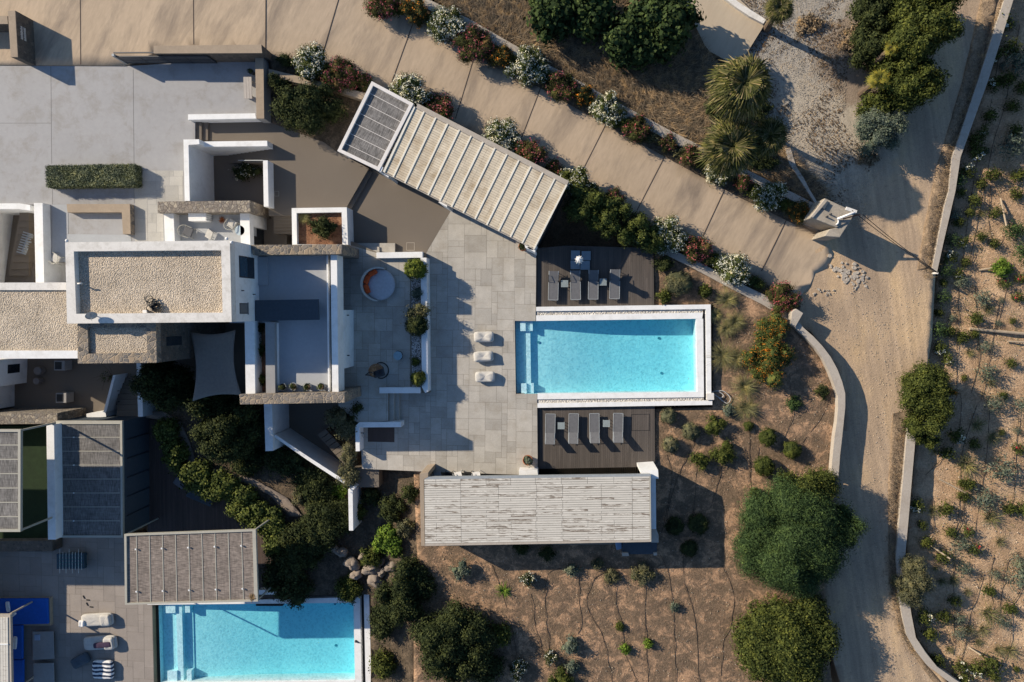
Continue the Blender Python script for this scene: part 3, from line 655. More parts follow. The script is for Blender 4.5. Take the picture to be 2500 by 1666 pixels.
t = thing('slatted_bench', 'grey slatted bench standing on the left sunken stair', 'bench', P(62, 595, -1.4))
s_ = MB(); a = P(68, 570, -.9); b = P(52, 618, -.9); d = (b-a); 
for k in range(9): s_.bar(a+d*k/8-Vector((.35, -.1, 0)), a+d*k/8+Vector((.35, -.1, 0)), .08, .05)
s_.build('slats', LGREY, t); MB().bar(a-Vector((0, 0, .3)), b-Vector((0, 0, .3)), .1, .5).build('support', LGREY, t)
chair(137, 632, .765, -2.1, 'cushioned armchair on the patio half hidden by the roof edge', seat=CREAM)

# ---------------------------------------------------------------- main house
mh = thing('main_house', 'large white house block with a beige gravel roof behind a broad white parapet', 'house', P(400, 690, .75))
MO = [(159, 592), (561, 587.5), (565.5, 786.5), (163.5, 790.5)]; MI = [(180, 614), (540, 611), (543.5, 763.5), (186, 766.5)]
MB().ring(MO, MI, 7.1, 6.5).build('parapet', WHITE2, mh); MB().px(MI, 6.72, 6.5).build('gravel_roof', GRAV, mh)
wb = [Vector((p.x, p.y, 6.5)) for p in PP(MO, 7.1)]
MB().prism([wb[0], wb[1], wb[2], wb[3]], -2.2).build('wall', WHITE, mh)
NE, SE = wb[1], wb[2]
def onface(a, b, u0, u1, z0, z1, d, m, name, par, inset=0):
    """panel on wall line a->b, between fractions u0..u1, heights z0..z1, standing d proud"""
    t_ = (b-a); n_ = Vector((-t_.y, t_.x, 0)).normalized()
    if n_.x < 0: n_ = -n_
    p, q = a+t_*u0, a+t_*u1; 
    return MB().prism([Vector((p.x, p.y, z1)), Vector((p.x, p.y, z1))+n_*d, Vector((q.x, q.y, z1))+n_*d, Vector((q.x, q.y, z1))], z0).build(name, m, par)
wn = onface(NE, SE, .165, .44, 3.95, 6.0, .025, DARK, 'window', mh)
g1 = onface(NE, SE, .18, .425, 4.02, 4.9, .045, GLASSD, 'pane', wn); g2 = onface(NE, SE, .18, .425, 4.97, 5.93, .045, flat('blue_glass', (.03, .06, .09), .1, 0, .8), 'pane', wn)
wn2 = onface(NE, SE, .765, .90, 5.0, 6.05, .02, DARK, 'window', mh); onface(NE, SE, .775, .89, 5.05, 6.0, .03, flat('louvre_grey', (.16, .16, .16)), 'pane', wn2)
onface(NE, SE, .755, .91, 4.94, 5.0, .07, GREYPL, 'sill', mh)
for u, z in ((.6, 5.7), (.64, 4.15)): onface(NE, SE, u, u+.012, z, z+.08, .16, DARK, 'wall_light', mh)
for px_, py_ in ((164, 588), (554, 583), (566, 592)):
    c = P(px_, py_, 7.05); MB().lathe((c.x, c.y, 6.97), [(.05, 0), (.09, .06), (.09, .14), (.03, .18)], 12).build('security_light', TOWEL, mh, True)
t = thing('satellite_dish', 'small pale satellite dish on the house parapet, throwing a round shadow', 'satellite dish', P(222, 766, 7.1))
c = P(222, 769, 7.45); nn = Vector((.55, -.75, .45)).normalized(); q = nn.to_track_quat('Z', 'Y'); mb = MB()
mb.lathe((0, 0, 0), [(.05, -.05), (.2, -.02), (.32, .06), (.33, .075), (.2, 0), (.05, -.03)], 24); mb.v = [tuple(c+q @ Vector(v)) for v in mb.v]; mb.build('dish', CREAM, t, True)
MB().tube([P(218, 765, 7.1), c-nn*.05], .03).build('mast', LGREY, t); MB().tube([c-nn*.02, c+nn*.45+Vector((0, 0, .1))], .015).build('arm', LGREY, t)
t = thing('cable_coil', 'tangled coil of black cable on the gravel roof', 'cable', P(375, 745, 6.75)); rg = random.Random(2)
for k in range(9):
    cc = P(374+rg.uniform(-7, 10), 742+rg.uniform(-12, 12), 6.75); r = rg.uniform(.18, .36); ph = rg.uniform(0, 6)
    MB().tube([(cc.x+r*math.cos(ph+a), cc.y+r*.8*math.sin(ph+a), 6.79+.03*k) for a in np.linspace(0, 5.6, 16)], .022, 5).build('loop', BLACK, t)
for k in range(14):
    cc = P(383, 751, 6.85); MB().tube([(cc.x+(.14+.012*k)*math.cos(a), cc.y+(.14+.01*k)*math.sin(a), 6.79+.012*k) for a in np.linspace(0, 6.283, 14)], .014, 4).build('loop', BLACK, t)
c = P(356, 761, 6.8); tag(MB().box((c.x, c.y, 6.82), (.28, .18, .2)).build('roof_box', TOWEL, bevel=.02), 'small white junction box beside the black cable coil on the roof', 'box')
c = P(196, 693, 6.95); t = thing('vent_pipe', 'short pale vent pipe rising from the shaded edge of the gravel roof', 'pipe', (c.x, c.y, 6.72)); MB().tube([(c.x, c.y, 6.72), (c.x, c.y, 7.15), (c.x+.28, c.y+.01, 7.17)], .05, 8).build('pipe', WHITE2, t, True)
# lower roofs west and south
lr = thing('side_wing', 'low wing with a wide gravel roof at the left edge of the picture', 'house', P(60, 780, -2))
zr = 6.25
MB().px([(-260, 691), (161, 690), (161, 708.5), (-260, 709)], zr, 5.6).build('parapet', WHITE2, lr); MB().px([(-260, 856.5), (189.5, 856.5), (189.5, 875.5), (-260, 877)], zr, 5.6).build('parapet', WHITE, lr)
MB().px([(-260, 709), (163, 708), (165, 790), (190, 790), (189.5, 856.5), (-260, 856.5)], zr-.12, 5.6).build('gravel_roof', GRAV, lr)
A_ = PP([(-260, 691), (161, 690), (189, 856), (189, 870), (-260, 872)], zr); MB().prism([Vector((p.x, p.y, 5.55)) for p in A_], -2).build('wall', WHITE, lr)
sr = thing('stone_wing', 'stone-faced wing with a small gravel roof south of the main house', 'house', P(290, 850, -2))
SO = [(189.8, 784), (380, 784), (382.6, 886), (190, 888)]; SI = [(214, 800), (357.5, 800), (359.5, 861.5), (216, 864)]
MB().ring(SO, SI, 6.5, 6.0).build('parapet', STONE, sr); MB().px(SI, 6.3, 6.0).build('gravel_roof', GRAV, sr)
sw = [Vector((p.x, p.y, 6.0)) for p in PP(SO, 6.5)]; MB().prism(sw, -2.1).build('wall', STONED, sr)
onface(sw[1], sw[2], .40, .62, 3.7, 5.4, .03, GLASSD, 'window', sr)

# ---------------------------------------------------------------- lower building with the blue shaded roof terrace
lb = thing('lower_building', 'white building with a pale roof terrace between the two long stone walls', 'house', P(720, 790, 0))
tz = 3.3
rf = MB(); rf.px([(560, 600), (800, 600), (803, 962), (673, 962), (671, 789), (560, 789)], tz, 2.95); rf.build('roof_terrace', ROOFC, lb)
bd = PP([(560, 600), (790, 600), (790, 756), (803, 757), (803, 904), (790, 905), (790, 962), (673, 962), (671, 789), (560, 789)], tz)
MB().prism([Vector((p.x, p.y, 2.95)) for p in bd], -2.4).build('wall', WHITE, lb)
MB().px([(797, 623), (800.5, 623), (804.5, 957), (801, 957)], 3.7, 3.0).build('parapet_curb', WHITE, lb)
MB().px([(800.5, 623), (807, 623), (811, 957), (804.5, 957)], 3.35, 3.0).build('glass_slot', GLASSD, lb)
MB().px([(807, 623), (822.5, 623), (826.5, 957), (811, 957)], 3.95, 2.75).build('parapet', WHITE, lb)
pe = [Vector((p.x, p.y, 2.75)) for p in PP([(808, 757), (826, 757), (826.4, 904), (810, 904)], 3.95)]; MB().prism(pe, .7).build('wall', WHITE, lb)
for k, yy in enumerate((770, 868)):
    c = P(826, yy, 2.2); MB().box((pe[1].x+.06, c.y, 2.2), (.14, .07, .08)).build('wall_light', DARK, lb)
MB().px([(647.5, 787), (670, 787), (672, 962), (649.5, 962)], 3.95, 2.9).build('parapet', GREYPL, lb); MB().px([(670.5, 789), (676, 789), (678, 962), (672.5, 962)], 3.6, 3.0).build('parapet_ledge', WHITE, lb)
ca = thing('roof_canopy', 'long slate-blue canopy slab lying across the shaded roof terrace', 'canopy', P(700, 757, 3.3)); MB().px([(623, 733.5), (776.5, 731), (778.5, 781.5), (623, 784)], 4.0, 3.85).build('slab', SLATE, ca); MB().px([(626, 737), (771, 735), (772, 778), (626, 780)], 3.85, 3.3).build('base', WHITE, ca)
wall('white_wall', [(597, 785), (621, 785), (623.5, 963), (600, 963)], 4.0, -2.4, WHITE, 'tall north-south white wall beside the taupe shade sail')
slab('roof_bed', [(620, 785), (648, 785), (650, 960), (622, 960)], 3.0, SOILR, -2.4)
tuft(706-50, 800, 2, 3.0, 'thin plant trailing over the edge of the narrow roof bed', G_MID, 'plant', 10, 1, 1)
slab('bench_step', [(628, 628), (652, 628), (654, 697), (628, 697)], 3.42, ROOFC, 3.2)
for i, (x, y) in enumerate(((689.5, 945), (716, 944.5), (750.5, 945), (784, 944.5))):
    pot(x, y, 3.3, .25, ['dark-leaved potted plant in deep shade', 'bushy potted plant, second from the left', 'bushy potted plant in sun, second from the right', 'leafy potted plant, rightmost'][i]+', of four on the roof terrace', LGREY, G_MID if i else G_DARK, .38, i+3, .05, 'pots in a row on the roof terrace')
wall('stone_wall', [(613.5, 598.5), (834.7, 596.6), (834.7, 621), (617, 623)], 4.35, -.5, STONE, 'long stone-topped wall north of the roof terrace')
wall('stone_wall', [(584, 963.5), (841.3, 958.5), (841.5, 983.5), (586, 988)], 4.35, -2.4, STONE, 'long stone-topped wall south of the roof terrace and its four pots')
# door recess east side
onx = PP([(789, 625), (789, 756)], tz)
MB().prism([Vector((onx[0].x, onx[0].y, 2.9)), Vector((onx[0].x+.04, onx[0].y, 2.9)), Vector((onx[1].x+.04, onx[1].y, 2.9)), Vector((onx[1].x, onx[1].y, 2.9))], .8).build('glass_door', GLASSD, lb)

# ---------------------------------------------------------------- planter box and terraces
pb = thing('planter_box', 'square white planter box with red soil and a dark shrub', 'planter', P(780, 550, .3))
MB().ring([(712, 508.5), (846.5, 506.5), (849.5, 598), (713.5, 598)], [(724, 520.5), (834, 518.5), (836, 597), (725, 597)], 1.36, -.2).build('box', WHITE, pb)
MB().px([(723, 519), (836, 518), (838, 599), (723, 599)], 1.05, 0).build('soil', SOILR, pb)
tag(MB().px([(886, 409), (900, 416), (908, 420), (858, 511), (846, 506)], .18, -1).build('step', BROWNC), kind='structure')
slab('lower_court_floor', [(900, 410), (1010, 250), (1105, 508), (1040, 619), (962, 617), (858, 602), (856, 508)], .004, BROWNC)
hb = MB().ring([(992, 592.5), (1012, 592.5), (1012, 612), (992, 612)], [(993, 593.5), (1011, 593.5), (1011, 611), (993, 611)], .012, 0).ring([(670, 467), (681, 467), (681, 479.5), (670, 479.5)], [(670.8, 467.8), (680.2, 467.8), (680.2, 478.7), (670.8, 478.7)], .372, .3)
tag(hb.build('drain_cover', CAPW), 'thin square outlines of two drain covers in the brown paving', 'drain cover')
ter = slab('pool_terrace', [(1105, 507), (1010, 250), (1383, 454), (1309, 607), (1308, 784), (1256.5, 784), (1259.4, 962), (1311, 962), (1313, 1162), (1045, 1152), (884, 1145), (880, 1040), (974, 1026), (974, 955), (1030, 955), (1038, 619)], -.004, JOINT)
for k_, pl_ in enumerate(([(1105, 507), (1160, 480), (1256, 480), (1256.5, 784), (1259.4, 962), (1259.8, 1159), (1045, 1152), (884, 1145), (880, 1040), (974, 1026), (974, 955), (1030, 955), (1038, 619)], [(1256.4, 480), (1370, 480), (1309, 607), (1308, 784), (1256.9, 784)], [(1259.8, 962), (1311, 962), (1313, 1162), (1260.2, 1159)])): paving('flagstones', pl_, -.004, TILE, ter, .38, .008, seed=7+k_)
ut = slab('daybed_terrace', [(826, 590), (860, 590), (925, 618), (1036, 617), (1047, 960), (948, 960), (948, 1028), (872, 1032), (826, 990)], .745, JOINT)
paving('flagstones', [(826, 596), (860, 600), (925, 620), (1001, 630), (1001, 948), (948, 960), (948, 1028), (872, 1032), (826, 990)], .745, TILE, ut, .42, .008, seed=9)
for i, x in enumerate((948, 961)): tag(MB().px([(x, 958), (x+14, 958), (x+14, 1029), (x, 1030)], .5-.25*i, -.5).build('step', TILE), kind='structure')
for i, (y, z) in enumerate(((594, .18), (603, .37), (611, .56))): tag(MB().px([(858, y), (926, y), (926, y+10), (858, y+10)], z, -.5).build('step', TILE), kind='structure')
tag(MB().px([(924, 594), (964, 594), (964, 616), (924, 616)], .28, -.5).build('step', TILE), kind='structure')
wall('white_wall', [(919, 616.8), (1031.6, 615), (1031.6, 629.5), (919, 631)], 1.06, -.5, WHITE, 'short white wall at the north end of the daybed terrace')
wall('white_wall', [(926, 946.5), (1026, 946), (1026, 960.4), (926, 960.7)], 1.06, -.5, WHITE, 'short white wall at the south end of the daybed terrace')
wall('white_wall', [(1026.5, 629.5), (1041.5, 629.5), (1045, 957), (1038, 960), (1030, 946)], 1.05, -.5, WHITE, 'long low white wall holding the pebble strip east of the daybed terrace')
slab('pebble_strip', [(1003, 632), (1026, 632), (1030, 946), (1006, 946)], .80, PEBD, .6)
wall('white_wall', [(867, 1041), (877, 1031.5), (979, 1030.5), (979.3, 1043.3), (877.5, 1044), (878.5, 1102), (868.5, 1102.5)], .93, -2.4, WHITE, 'low L-shaped white wall around the outdoor shower')
slab('shower_floor', [(898, 1044), (963, 1044), (963, 1080), (898, 1079)], .006, DECKD, -.05)
t = thing('shower_hose', 'coiled pale shower hose and tap on the white wall', 'shower', P(893, 1062, 0)); c = P(890, 1064, .5)
MB().tube([(c.x+.14*math.cos(a), c.y+.16*math.sin(a), .5) for a in np.linspace(0, 6, 14)], .02).build('hose', LGREY, t); MB().box((c.x-.15, c.y+.2, .6), (.25, .06, .06)).build('tap', DARK, t)
# ---------------------------------------------------------------- pools
def watermat():
    m, t, b = nodes('pool_water'); t.nodes.remove(b); out = [n for n in t.nodes if n.type == 'OUTPUT_MATERIAL'][0]
    v = pos(t, (1, 1, .001)); 
    vo = N(t, 'ShaderNodeTexVoronoi', feature='SMOOTH_F1'); vo.inputs['Scale'].default_value = 6.5
    wv = N(t, 'ShaderNodeTexNoise'); wv.inputs['Scale'].default_value = 2.2; wv.inputs['Detail'].default_value = 3; t.links.new(v, wv.inputs['Vector'])
    ad = N(t, 'ShaderNodeVectorMath', operation='MULTIPLY_ADD'); ad.inputs[1].default_value = (.55, .55, 0); t.links.new(wv.outputs['Color'], ad.inputs[0]); t.links.new(v, ad.inputs[2])
    t.links.new(ad.outputs[0], vo.inputs['Vector'])
    c = ramp(t, vo.outputs['Distance'], [(.08, (.76, .81, .83)), (.30, (.86, .91, .93)), (.48, (.96, .985, 1.0)), (.72, (1, 1, 1))])  # cell pattern in the water tint imitates caustics on the pool floor
    tr = N(t, 'ShaderNodeBsdfTransparent'); t.links.new(c, tr.inputs[0])
    gl = N(t, 'ShaderNodeBsdfGlossy'); gl.inputs['Roughness'].default_value = .12
    n = N(t, 'ShaderNodeBump'); n.inputs['Strength'].default_value = .9; n.inputs['Distance'].default_value = .06
    t.links.new(noise(t, v, 5.5, 3, .5, .6), n.inputs['Height']); t.links.new(n.outputs[0], gl.inputs['Normal'])
    lw = N(t, 'ShaderNodeLayerWeight'); lw.inputs['Blend'].default_value = .5; t.links.new(n.outputs[0], lw.inputs['Normal'])
    pw = N(t, 'ShaderNodeMath', operation='POWER'); pw.inputs[1].default_value = 4; t.links.new(lw.outputs['Facing'], pw.inputs[0])
    ma = N(t, 'ShaderNodeMath', operation='MULTIPLY_ADD'); ma.inputs[1].default_value = .9; ma.inputs[2].default_value = .025; t.links.new(pw.outputs[0], ma.inputs[0])
    mx = N(t, 'ShaderNodeMixShader'); t.links.new(ma.outputs[0], mx.inputs[0]); t.links.new(tr.outputs[0], mx.inputs[1]); t.links.new(gl.outputs[0], mx.inputs[2]); t.links.new(mx.outputs[0], out.inputs[0])
    va = N(t, 'ShaderNodeVolumeAbsorption'); va.inputs[0].default_value = (.28, .86, .93, 1); va.inputs[1].default_value = .40; t.links.new(va.outputs[0], out.inputs['Volume']); return m
WATER = watermat()
def plaster():
    m, t, b = nodes('turquoise_pool_plaster'); g = N(t, 'ShaderNodeNewGeometry'); v = pos(t)
    c = ramp(t, noise(t, v, .5, 3), [(.3, (.50, .80, .84)), (.7, (.56, .85, .88))]); t.links.new(c, b.inputs['Base Color']); b.inputs['Roughness'].default_value = .7; return m
POOLP = plaster(); POOLS = flat('pale_pool_step', (.62, .82, .86), .7); POOLD = flat('deep_turquoise_plaster', (.08, .52, .70), .7)
def pool(label, zw, W, steps, deep, zc=None):
    """W: water outline (picture units at height zw), NW, NE, SE, SW"""
    r = thing('swimming_pool', label, 'pool', P(W[0][0], W[0][1], zw-1.6))
    w = PP(W, zw); nw, ne, se, sw = w
    fx = lambda u, v, z: Vector(((nw.lerp(ne, u)).lerp(sw.lerp(se, u), v).x, (nw.lerp(ne, u)).lerp(sw.lerp(se, u), v).y, z))
    b = MB(); n = len(deep)
    for k in range(n-1):
        u0, d0 = deep[k]; u1, d1 = deep[k+1]; i = len(b.v)
        b.v += [tuple(fx(u0, 0, zw-d0)), tuple(fx(u1, 0, zw-d1)), tuple(fx(u1, 1, zw-d1)), tuple(fx(u0, 1, zw-d0))]; b.f.append((i+3, i+2, i+1, i))
        for v_ in (0, 1):
            i = len(b.v); b.v += [tuple(fx(u0, v_, zw-d0)), tuple(fx(u1, v_, zw-d1)), tuple(fx(u1, v_, zw+.04)), tuple(fx(u0, v_, zw+.04))]; b.f.append((i, i+1, i+2, i+3))
    for u in (0, 1):
        d_ = deep[0][1] if u == 0 else deep[-1][1]; i = len(b.v); b.v += [tuple(fx(u, 0, zw-d_)), tuple(fx(u, 1, zw-d_)), tuple(fx(u, 1, zw+.04)), tuple(fx(u, 0, zw+.04))]; b.f.append((i, i+1, i+2, i+3))
    b.build('basin', POOLP, r)
    for (u0, u1, v0, v1, d) in steps: MB().prism([fx(u0, v0, zw-d), fx(u1, v0, zw-d), fx(u1, v1, zw-d), fx(u0, v1, zw-d)], zw-1.7).build('step', POOLP if d > .4 else POOLS, r)
    MB().prism([Vector((p.x+(.01 if i in (1, 2) else -.01), p.y+(.01 if i < 2 else -.01), p.z)) for i, p in enumerate(w)], zw-1.5).build('water', WATER, r); return r, fx
p1, fx = pool('large turquoise pool in the middle, between the two dark decks', -.06, [(1256.5, 784), (1699, 778), (1702.5, 957), (1259.4, 962)],
     [(0.003, .06, 0.004, .996, .42), (.06, .085, 0.004, .996, .30), (.085, .12, 0.004, .996, .62), (.03, .06, .004, .14, .12), (.085, .10, .004, .14, .16), (.03, .06, .86, .996, .12), (.085, .10, .86, .996, .16)],
     [(0, .45), (.12, .58), (.2, .64), (.3, .76), (.42, .93), (.54, 1.07), (.68, 1.15), (1, 1.2)])
cp = MB(); cp.px([(1309, 770.5), (1716.5, 763.6), (1714, 778.5), (1309, 784)], .02, -1.3); cp.px([(1699, 778.3), (1716.7, 778.3), (1718.6, 957), (1702.5, 957)], .02, -1.3); cp.px([(1312, 961.5), (1718.6, 957), (1718.6, 970), (1312, 975.5)], .02, -1.3)
cp.build('coping', WHITE, p1)
MB().px([(1309, 760), (1716, 755.5), (1716.4, 763.7), (1309, 770.7)], -.06, -1).build('pebble_strip', PEB, p1); MB().px([(1312, 975.4), (1718, 970), (1718, 979), (1312, 985.3)], -.06, -1).build('pebble_strip', PEB, p1)
MB().px([(1716.5, 763.6), (1723.5, 763.6), (1725, 979), (1718.5, 979)], -.45, -1).build('channel', flat('dark_channel', (.03, .03, .035), .8), p1)
ow = MB(); ow.px([(1309, 749.6), (1735, 743.7), (1735.2, 755), (1309, 760.2)], .06, -.9); ow.px([(1723.3, 755.2), (1735.2, 755), (1736.5, 962), (1725, 962)], .06, -.9); ow.px([(1312, 985.2), (1739, 978.5), (1739, 989), (1312, 996)], .06, -.9)
ow.build('outer_wall', WHITE, p1)
MB().px([(1726, 961), (1743, 960.5), (1743.3, 976.5), (1726, 977)], .16, -.5).build('pump_box', WHITE2, p1)
for k, (u, v) in enumerate(((.81, .27), (.82, .76), (.13, .3))): c = fx(u, v, -1.2 if k < 2 else -.6); MB().lathe((c.x, c.y, c.z-.02), [(.09, 0), (.09, .03)], 16).build('drain', flat('drain_blue', (.06, .25, .33)), p1)
tag(MB().tube(curvepts([(1740, 957), (1752, 955), (1766, 965), (1758, 972), (1740, 958), (1765, 955), (1783, 972), (1775, 985), (1755, 972)], -.3), .028).build('garden_hose', CREAM), 'pale loose garden hose by the corner of the large pool', 'hose')
# second pool
zq = -2.0
p2, fx2 = pool('turquoise pool of the lower villa, at the bottom left, half under a shadow', zq, [(388, 1476), (863, 1472), (867, 1662), (393, 1668)],
     [(0.003, .08, 0.004, .996, .42), (.08, .11, 0.004, .996, .25), (.11, .155, 0.004, .996, .6), (.03, .08, .004, .12, .12), (.13, .155, .004, .12, .16), (.03, .08, .86, .996, .12), (.13, .155, .86, .996, .16)],
     [(0, .45), (.155, .66), (.25, .74), (.36, .88), (.48, 1.02), (.6, 1.12), (1, 1.2)])
cp = MB(); cp.px([(360, 1467), (630, 1465), (879, 1458), (879, 1472), (360, 1477)], zq+.08, -3); cp.px([(863, 1472), (879, 1472), (883, 1690), (867, 1690)], zq+.08, -3); cp.px([(393, 1667), (867, 1661), (867, 1690), (393, 1690)], zq+.08, -3)
cp.build('coping', WHITE, p2); MB().px([(879, 1457), (888, 1450), (893, 1690), (883, 1690)], zq-.3, -3).build('channel', BLACK, p2); MB().px([(888, 1450), (901, 1449), (907, 1690), (893, 1690)], zq+.12, -3).build('outer_wall', WHITE, p2)
MB().px([(370, 1478), (388, 1477), (393, 1690), (377, 1690)], zq-.35, -3).build('channel', BLACK, p2); MB().px([(631, 1441), (668, 1440), (670, 1452), (631, 1452)], zq+.5, -3).build('end_block', WHITE, p2)
for u, v in ((.69, .04), (.88, .075), (.88, .62)): c = fx2(u, v+.02, zq-1.18); MB().lathe((c.x, c.y, c.z), [(.1, 0), (.1, .03)], 16).build('drain', flat('drain_blue', (.06, .25, .33)), p2)
t = thing('spout', 'small dark spout on the white rim of the lower pool', 'spout', P(868, 1566, zq)); c = P(869, 1566, zq+.1); MB().lathe((c.x, c.y, zq+.08), [(.1, 0), (.08, .1), (.03, .15)], 10).build('base', DARK, t); MB().bar((c.x, c.y, zq+.2), (c.x+.35, c.y-.1, zq+.14), .06, .04).build('arm', DARK, t)

# ---------------------------------------------------------------- decks
def deck(name, pts, z, m, w_=.145, seed=1):
    b = PP(pts, z); x0, x1 = min(p.x for p in b), max(p.x for p in b); poly = [(p.x, p.y) for p in b]; mb = MB(); x = x0
    while x < x1:
        q = poly
        for cl in ((1, 0, x+w_-.008), (-1, 0, -x)):
            q = clip(q, *cl)
            if len(q) < 3: break
        if len(q) >= 3:
            ys = [p[1] for p in q]; cuts = [min(ys)]+sorted(random.Random(seed+int(x*50)).uniform(min(ys), max(ys)) for _ in range(2))+[max(ys)]
            for a_, c_ in zip(cuts, cuts[1:]):
                r = clip(clip(q, 0, 1, c_-.002), 0, -1, -a_)
                if len(r) >= 3 and c_-a_ > .02: mb.prism([Vector((p[0], p[1], z)) for p in r], z-.04)
        x += w_
    r = tag(MB().prism([Vector((p.x, p.y, z-.04)) for p in b], z-.7).build(name, BLACK), kind='structure'); mb.build('boards', m, r); return r
deck('pool_deck', [(1308, 607), (1380, 600), (1595, 606), (1597, 747), (1309, 751)], -.21, DECK, seed=2)
deck('pool_deck', [(1312, 994), (1598, 989), (1600, 1180), (1313, 1180)], -.21, DECK, seed=3)
MB_ = MB().ring([(1541, 1012), (1586, 1011), (1586.5, 1052), (1541.5, 1052)], [(1542, 1013), (1585, 1012), (1585.5, 1051), (1542.5, 1051)], -.2, -.24); tag(MB_.build('deck_hatch', BLACK), 'thin square outline of a hatch in the southern dark deck', 'hatch')

def lounger(x0, y0, x1, y1, z, raise_, head_south, label):
    c = P((x0+x1)/2, (y0+y1)/2, z+.32); a = P(x0, y0, z+.32); b = P(x1, y1, z+.32)
    w_, L_ = b.x-a.x, a.y-b.y; t = thing('sun_lounger', label, 'sun lounger', (c.x, c.y, z), 'grey mesh sun loungers on the dark decks')
    s = -1 if head_south else 1; piv = s*L_*.16; H = .33
    f = lambda x, y, zz: Vector((c.x+x, c.y+y, z+zz))
    ang = math.radians(38) if raise_ else math.radians(14); bl = (L_/2-abs(piv))/ (math.cos(ang) if raise_ else 1)
    tip = (s*(abs(piv)+bl*math.cos(ang)), H+bl*math.sin(ang))
    MB().prism([f(-w_/2+.04, -s*L_/2, H), f(w_/2-.04, -s*L_/2, H), f(w_/2-.04, piv, H), f(-w_/2+.04, piv, H)], z+H-.025).build('seat', GREYF, t)
    MB().bar(f(0, piv, H), f(0, tip[0], tip[1]), w_-.08, .03).build('backrest', GREYF, t)
    fr = MB()
    for sx in (-1, 1):
        fr.tube([f(sx*w_/2, -s*L_/2, H), f(sx*w_/2, s*L_/2, H)], .022); fr.tube([f(sx*(w_/2-.02), piv, H), f(sx*(w_/2-.02), tip[0], tip[1])], .02)
    fr.tube([f(-w_/2, -s*L_/2, H), f(w_/2, -s*L_/2, H)], .022); fr.tube([f(-w_/2, s*L_/2*.9, H), f(w_/2, s*L_/2*.9, H)], .018)
    fr.build('frame', LGREY, t)
    for sx in (-1, 1):
        for sy in (-.45, .42): MB().tube([f(sx*w_/2, sy*L_*1.0, H), f(sx*w_/2, sy*L_*1.03, 0)], .02).build('leg', LGREY, t)
    if raise_:
        for sx in (-1, 1): MB().tube([f(sx*w_*.35, piv+s*.3, tip[1]-.2), f(sx*w_*.35, s*L_*.4, H-.02)], .015).build('strut', LGREY, t)
    else:
        for sx in (-1, 1): MB().tube([f(sx*w_/2, piv-.1, H), f(sx*w_/2, piv+.05, H+.22), f(sx*w_/2, piv+.4, H+.2)], .02).build('armrest', DARK, t)
    t.rotation_euler.z = math.radians(random.Random(int(x0*3+y0)).uniform(-1.6, 1.6)); return t
for i, x in enumerate((1339.7, 1393.4, 1437, 1489.5)): lounger(x, 662-[0, 1.5, 2.5, 4][i], x+23.3, 733-[0, 1, 2, 3][i], -.21, False, False, ['grey lounger nearest the pool terrace', 'grey lounger just below the parasol base', 'grey lounger with a side table on its right', 'grey lounger farthest from the pool terrace'][i]+' on the north deck')
for i, x in enumerate((1332, 1388.7, 1440, 1497.5)): lounger(x, 1011-i*.5, x+23, 1082-i*1.3, -.21, True, True, ['raised grey lounger nearest the pool terrace', 'raised grey lounger to the right of the first side table', 'raised grey lounger to the left of the second side table', 'raised grey lounger next to the deck hatch'][i]+' on the south deck')
_s = 0
def sidetable(x, y, z, label):
    c = P(x, y, z+.4); t = thing('side_table', label, 'side table', (c.x, c.y, z), 'small slatted side tables between the loungers'); s_ = MB()
    for k in range(7): s_.box((c.x, c.y+.2-k*.067, z+.4), (.47, .05, .02))
    s_.build('slats', flat('side_table_grey', (.30, .35, .35)), t)
    for sx in (-1, 1):
        for sy in (-1, 1): MB().box((c.x+sx*.21, c.y+sy*.21, z+.2), (.03, .03, .39)).build('leg', LGREY, t)
sidetable(1378.5, 693, -.21, 'slatted side table between the two left loungers of the north deck'); sidetable(1472.5, 689, -.21, 'slatted side table between the two right loungers of the north deck')
sidetable(1370, 1040, -.21, 'slatted side table between the two left loungers of the south deck'); sidetable(1480.5, 1034.5, -.21, 'slatted side table between the two right loungers of the south deck')
# parasol
t = thing('parasol', 'closed white parasol standing on a base of four grey slabs', 'parasol', P(1417, 636, -.21))
for (a, b_, c2, d2) in ((1394, 612, 1416, 634.5), (1420, 613.5, 1442, 635.5), (1393, 636.5, 1415.5, 657.5), (1417, 637, 1440, 659)): MB().px([(a, b_), (c2, b_), (c2, d2), (a, d2)], -.08, -.2).build('base_slab', flat('blue_grey_slab', (.22, .27, .30)), t)
c = P(1414, 634, 2.0); MB().tube([(c.x, c.y, -.2), (c.x, c.y, 2.55)], .03).build('pole', LGREY, t)
mb = MB(); nn_ = 20; rg = random.Random(3)
for z, r in ((1.15, .10), (1.3, .24), (1.7, .22), (2.1, .15), (2.35, .20), (2.45, .08)):
    for k in range(nn_):
        a = 2*math.pi*k/nn_; rr = r*(1+.33*(1 if k % 2 else -1)*rg.uniform(.6, 1)); mb.v.append((c.x+rr*math.cos(a), c.y+rr*math.sin(a), z))
for i in range(5):
    for k in range(nn_): k2 = (k+1) % nn_; mb.f.append((i*nn_+k, i*nn_+k2, (i+1)*nn_+k2, (i+1)*nn_+k))
mb.f.append(tuple(range(5*nn_, 6*nn_))); mb.build('folded_canopy', TOWEL, t)
